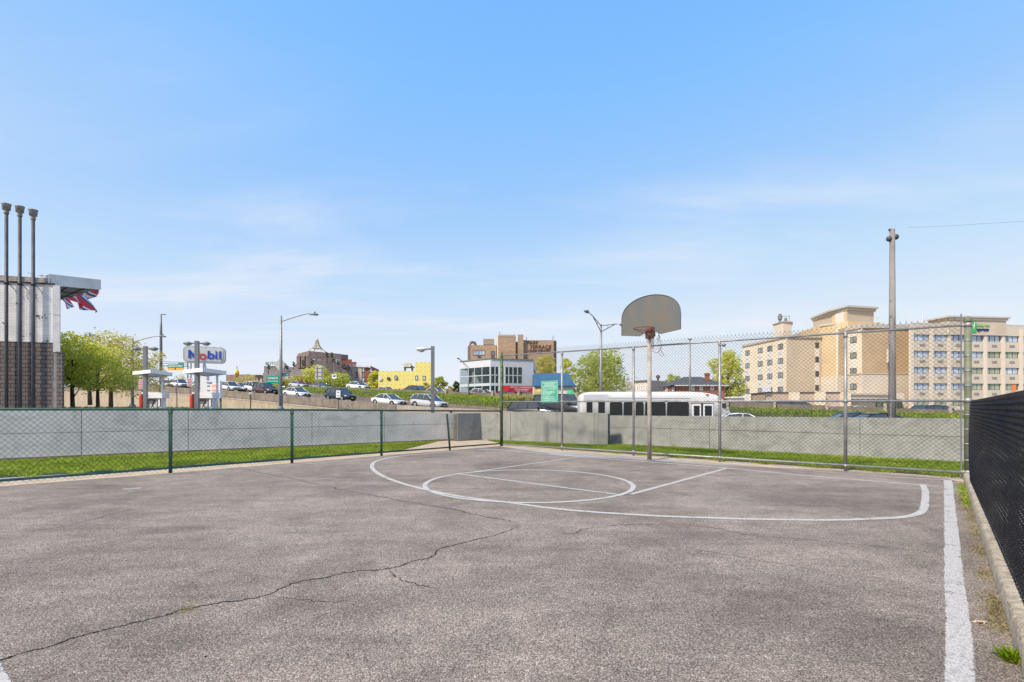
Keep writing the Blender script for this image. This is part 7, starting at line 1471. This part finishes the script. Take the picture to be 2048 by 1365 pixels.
for l, r in ((1384, 1401.5), (1406, 1426)):
    dr = bpl('door', l, r, 808, 850, M['white'], .04, .04); bpl('door_window', l + 3, r - 3, 812, 832, BG, .065, .02, dr)
bpl('door_gap', 1401.8, 1405.7, 808, 850, M['black'], .01, .03); bpl('door_header', 1382, 1427, 806.3, 807.8, M['darkpipe'], .05, .04)
bpl('rust_stain', 1411, 1418, 789, 791, M['rust'], .02, .02)
m = MB(); m.add([(br_ + .16, D + .45, zroof - .42), (br_ + .74, D + .45, zroof - 1.10), (br_ + .74, D + bwd - .45, zroof - 1.10), (br_ + .16, D + bwd - .45, zroof - .42)], [(0, 1, 2, 3)]); m.v = [(vx + .02, vy, vz + .02) for vx, vy, vz in m.v]; m.build('windscreen', BG, bus)
bpl('front_side_window', 1444.5, 1452, 807, 816, BG, .0, .02)
m = MB(); m.tube([P(1443, 806, D - .1), P(1449, 813.5, D - .1), P(1461, 811, D - .1)], .035, 5); m.tube([P(1445, 801, D - .1), P(1454, 799.5, D - .1), P(1459, 806, D - .1)], .03, 5); m.build('mirror_bracket', M['darkpipe'], bus)
for px in (1208, 1418):
    m = MB(); m.lathe((XY(px, D)[0], D + .1, zb_ + .46), [(.25, -.14), (.43, -.15), (.46, -.1), (.46, .1), (.43, .15)], 18, 'y'); w_ = m.build('wheel', M['tyre'], bus, True); MB().lathe((XY(px, D)[0], D - .05, zb_ + .46), [(.26, 0), (.2, .03), (.0001, .0)], 14, 'y').build('rim', M['rim'], w_, True)

# ------------------------------------------------------------------ signs along the highway
def sgn(name, label, px, py, D, wpx, hpx, mt, posts=(), pb_z=None, cat='sign', rz=0.0, th_=.04, text=None, tm=None, mat2=None):
    x, y = XY(px, D); z = Zp(py, D); t = thing(name, label, cat, (x, y, z)); w, h = wpx / F * D, hpx / F * D; MB().box((x, y, z), (w, th_, h), rz).build('board', mt, t)
    for p in posts: xx, _ = XY(p, D); MB().tube([(xx, y + .08, pb_z), (xx, y + .08, z + h * .48)], .045, 6).build('post', M['galv'], t)
    for i, (s_, fx, fz, fw_, fh) in enumerate(text or ()): letters('lettering', s_, tm or wtx, t, (x + fx * w, y - th_ / 2 - .008, z + fz * h), fw_ * w, fh * h, rz, .008, bold=.02)
    return t
wtx = mat('white_sign_print', (.75, .78, .76), .5, var=0)
sgn('street_sign', 'large green street name sign left of the tall street lamp post', 546, 759.5, 41, 25.5, 14.5, M['signgreen'], (557,), .9, text=[('Colonial Av', 0, .22, .82, .34), ('Horace Harding', 0, -.24, .84, .22)])
sgn('street_sign', 'small green street name sign right of the tall street lamp post', 570, 750, 38.2, 13, 6.5, M['signgreen'], text=[('Colonial Av', 0, 0, .84, .5)])
sgn('street_sign', 'large green street name sign left of the left street lamp', 248.5, 766, 48, 24, 10.5, M['signgreen'], (262,), 1.2, text=[('Colonial Av', .02, .18, .74, .4), ('Horace Harding', 0, -.26, .8, .24)])
x, y = XY(560.5, 38.3); t = thing('diamond_sign', 'bare metal back of a diamond shaped road sign on the tall lamp post', 'sign', (x, y, Zp(730, 38.3))); w = 25 / F * 38.3 / 2; hh = 13 / F * 38.3; z = Zp(730, 38.3); m = MB()
vplate(m, [(w, 0), (.02, hh), (-.02, hh), (-w, 0), (-.02, -hh), (.02, -hh)], x, y, z, 0, -.02, .02); m.build('plate', M['alu'], t)
t = thing('one_way_sign', 'black sign with a white arrow on the tall street lamp post', 'sign', (*XY(567.5, 37.8), Zp(773.5, 37.8))); x, y = XY(567.5, 37.7); z = Zp(773.7, 37.7); MB().box((x, y, z), (.33, .03, .29)).build('board', M['black'], t); m = MB(); vplate(m, [(-.13, -.04), (.02, -.04), (.02, -.10), (.14, 0), (.02, .10), (.02, .04), (-.13, .04)], x, y, z, 0, .018, .024); m.build('arrow', wtx, t)
t = sgn('road_sign', 'big blank silver back of a road sign on two posts', 638.5, 745.5, 70, 16, 27, M['alu'], (634.5, 644), 3.2); x, y = XY(638.5, 70); m = MB()
for px in (634.5, 644): m.box((XY(px, 70)[0], y - .06, Zp(745, 70)), (.1, .05, 1.7))
for yy in (737, 745, 753): m.box((x, y - .05, Zp(yy, 70)), (1.05, .03, .06))
m.build('stiffener', M['lampgrey'], t)
t = sgn('road_sign', 'small white road sign with a dark truck symbol hanging on a thin mast', 668.5, 753.5, 72, 9, 8.5, M['white']); x, y = XY(668.5, 72); m = MB(); m.box((x, y - .04, Zp(752.5, 72)), (.36, .03, .16)); m.box((x + .14, y - .04, Zp(751.5, 72)), (.14, .03, .1)); m.build('symbol', M['black'], t); MB().tube([(x - .1, y + .05, 3), (x - .1, y + .05, Zp(723, 72))], .04, 5).build('mast', M['galv'], t)
t = sgn('road_sign', 'small white sign with a black arrow on a dark post before the black car', 676.5, 788.5, 50, 8.6, 14, M['white']); x, y = XY(676.5, 50); MB().tube([(x, y + .06, .4), (x, y + .06, Zp(783, 50))], .045, 6).build('post', M['darkpipe'], t); m = MB(); z = Zp(791.5, 50); vplate(m, [(-.13, -.025), (.05, -.025), (.05, -.07), (.15, 0), (.05, .07), (.05, .025), (-.13, .025)], x, y, z, 0, .022, .028); m.build('arrow', M['black'], t); MB().box((x, y - .03, Zp(785, 50)), (.26, .01, .08)).build('print', M['lampgrey'], t)
t = sgn('road_sign', 'small worn white sign on a thin dark post under the maroon car', 500.5, 787, 47, 6, 4, M['alu']); x, y = XY(500.5, 47); MB().tube([(x, y + .05, .9), (x, y + .05, Zp(786, 47))], .05, 6).build('post', M['darkpipe'], t); MB().lathe((x + .17, y, Zp(785, 47)), [(.0001, -.06), (.09, -.03), (.09, .03), (.0001, .06)], 8).build('lamp', M['white'], t)
nk = mat('pale_pink_print', (.55, .12, .13), .6, var=0)
for px, py, D, lab, hp in ((282.5, 769, 44, 'pinkish white parking sign by the left pump lamp post', 19), (379.5, 765.5, 44, 'pinkish white parking sign left of the right pump lamp post', 16)):
    t = sgn('parking_sign', lab, px, py, D, 10, hp, mat('pinkish_sign', (.62, .47, .48), .6, var=.05), (px,), 1.2); x, y = XY(px, D); m = MB()
    for k in range(5): MB().box((x, y - .03, Zp(py - hp * .36 + k * hp * .18, D)), (.34 - .06 * (k % 2), .01, .05)).build('faded_print', nk, t)
t = thing('traffic_signal', 'yellow traffic signal box hanging on a wire behind the white cars', 'traffic light', (*XY(474, 74), 5)); x, y = XY(474, 74); m = MB(); m.lathe((x, y, Zp(755.5, 74)), [(.0001, 0), (.14, .05), (.2, .2), (.3, .3), (.3, .85), (.16, 1.05), (.1, 1.25), (.0001, 1.3)], 10); m.build('housing', M['yellow'], t, True); m = MB(); m.tube([(x, y, Zp(740, 74)), (x, y, Zp(733, 74))], .05, 5); m.build('hanger', M['darkpipe'], t); m = MB(); m.box((x, y - .3, Zp(749, 74)), (.2, .04, .3)); m.build('lens', M['darkpipe'], t)
# overhead sign gantry
D = 118; t = thing('overhead_sign', 'green and yellow overhead highway sign on a truss left of the big white sign', 'sign', (*XY(352, D), 5)); x, y = XY(351.5, D); 
MB().box((x, y, Zp(733, D)), (32 / F * D, .15, 6.5 / F * D)).build('green_panel', M['signgreen'], t); MB().box((XY(362, D)[0], y, Zp(728, D)), (11 / F * D, .15, 3.5 / F * D)).build('exit_tab', M['signgreen'], t); MB().box((x, y, Zp(738.7, D)), (32 / F * D, .15, 4.5 / F * D)).build('yellow_panel', M['yellow'], t)
letters('lettering', 'Junction Blvd', wtx, t, (x, y - .12, Zp(733, D)), 28 / F * D, 4.3 / F * D, 0, .03, bold=.03); MB().box((x, y - .1, Zp(738.5, D)), (.35, .03, .35), R(45)).build('arrow', M['black'], t)
m = MB(); 
for yy in (725, 728.5, 733): m.tube([P(318, yy - 1.5, D + .5), P(376, yy + .5, D + .5)], .07, 4)
for px in (375.5, 382): m.tube([P(px, 726, D + .5), P(px, 775, D + .5)], .14, 5)
for k in range(6): m.tube([P(375.5, 732 + k * 5, D + .5), P(382, 736 + k * 5, D + .5)], .05, 4)
m.build('truss', M['lampgrey'], t)
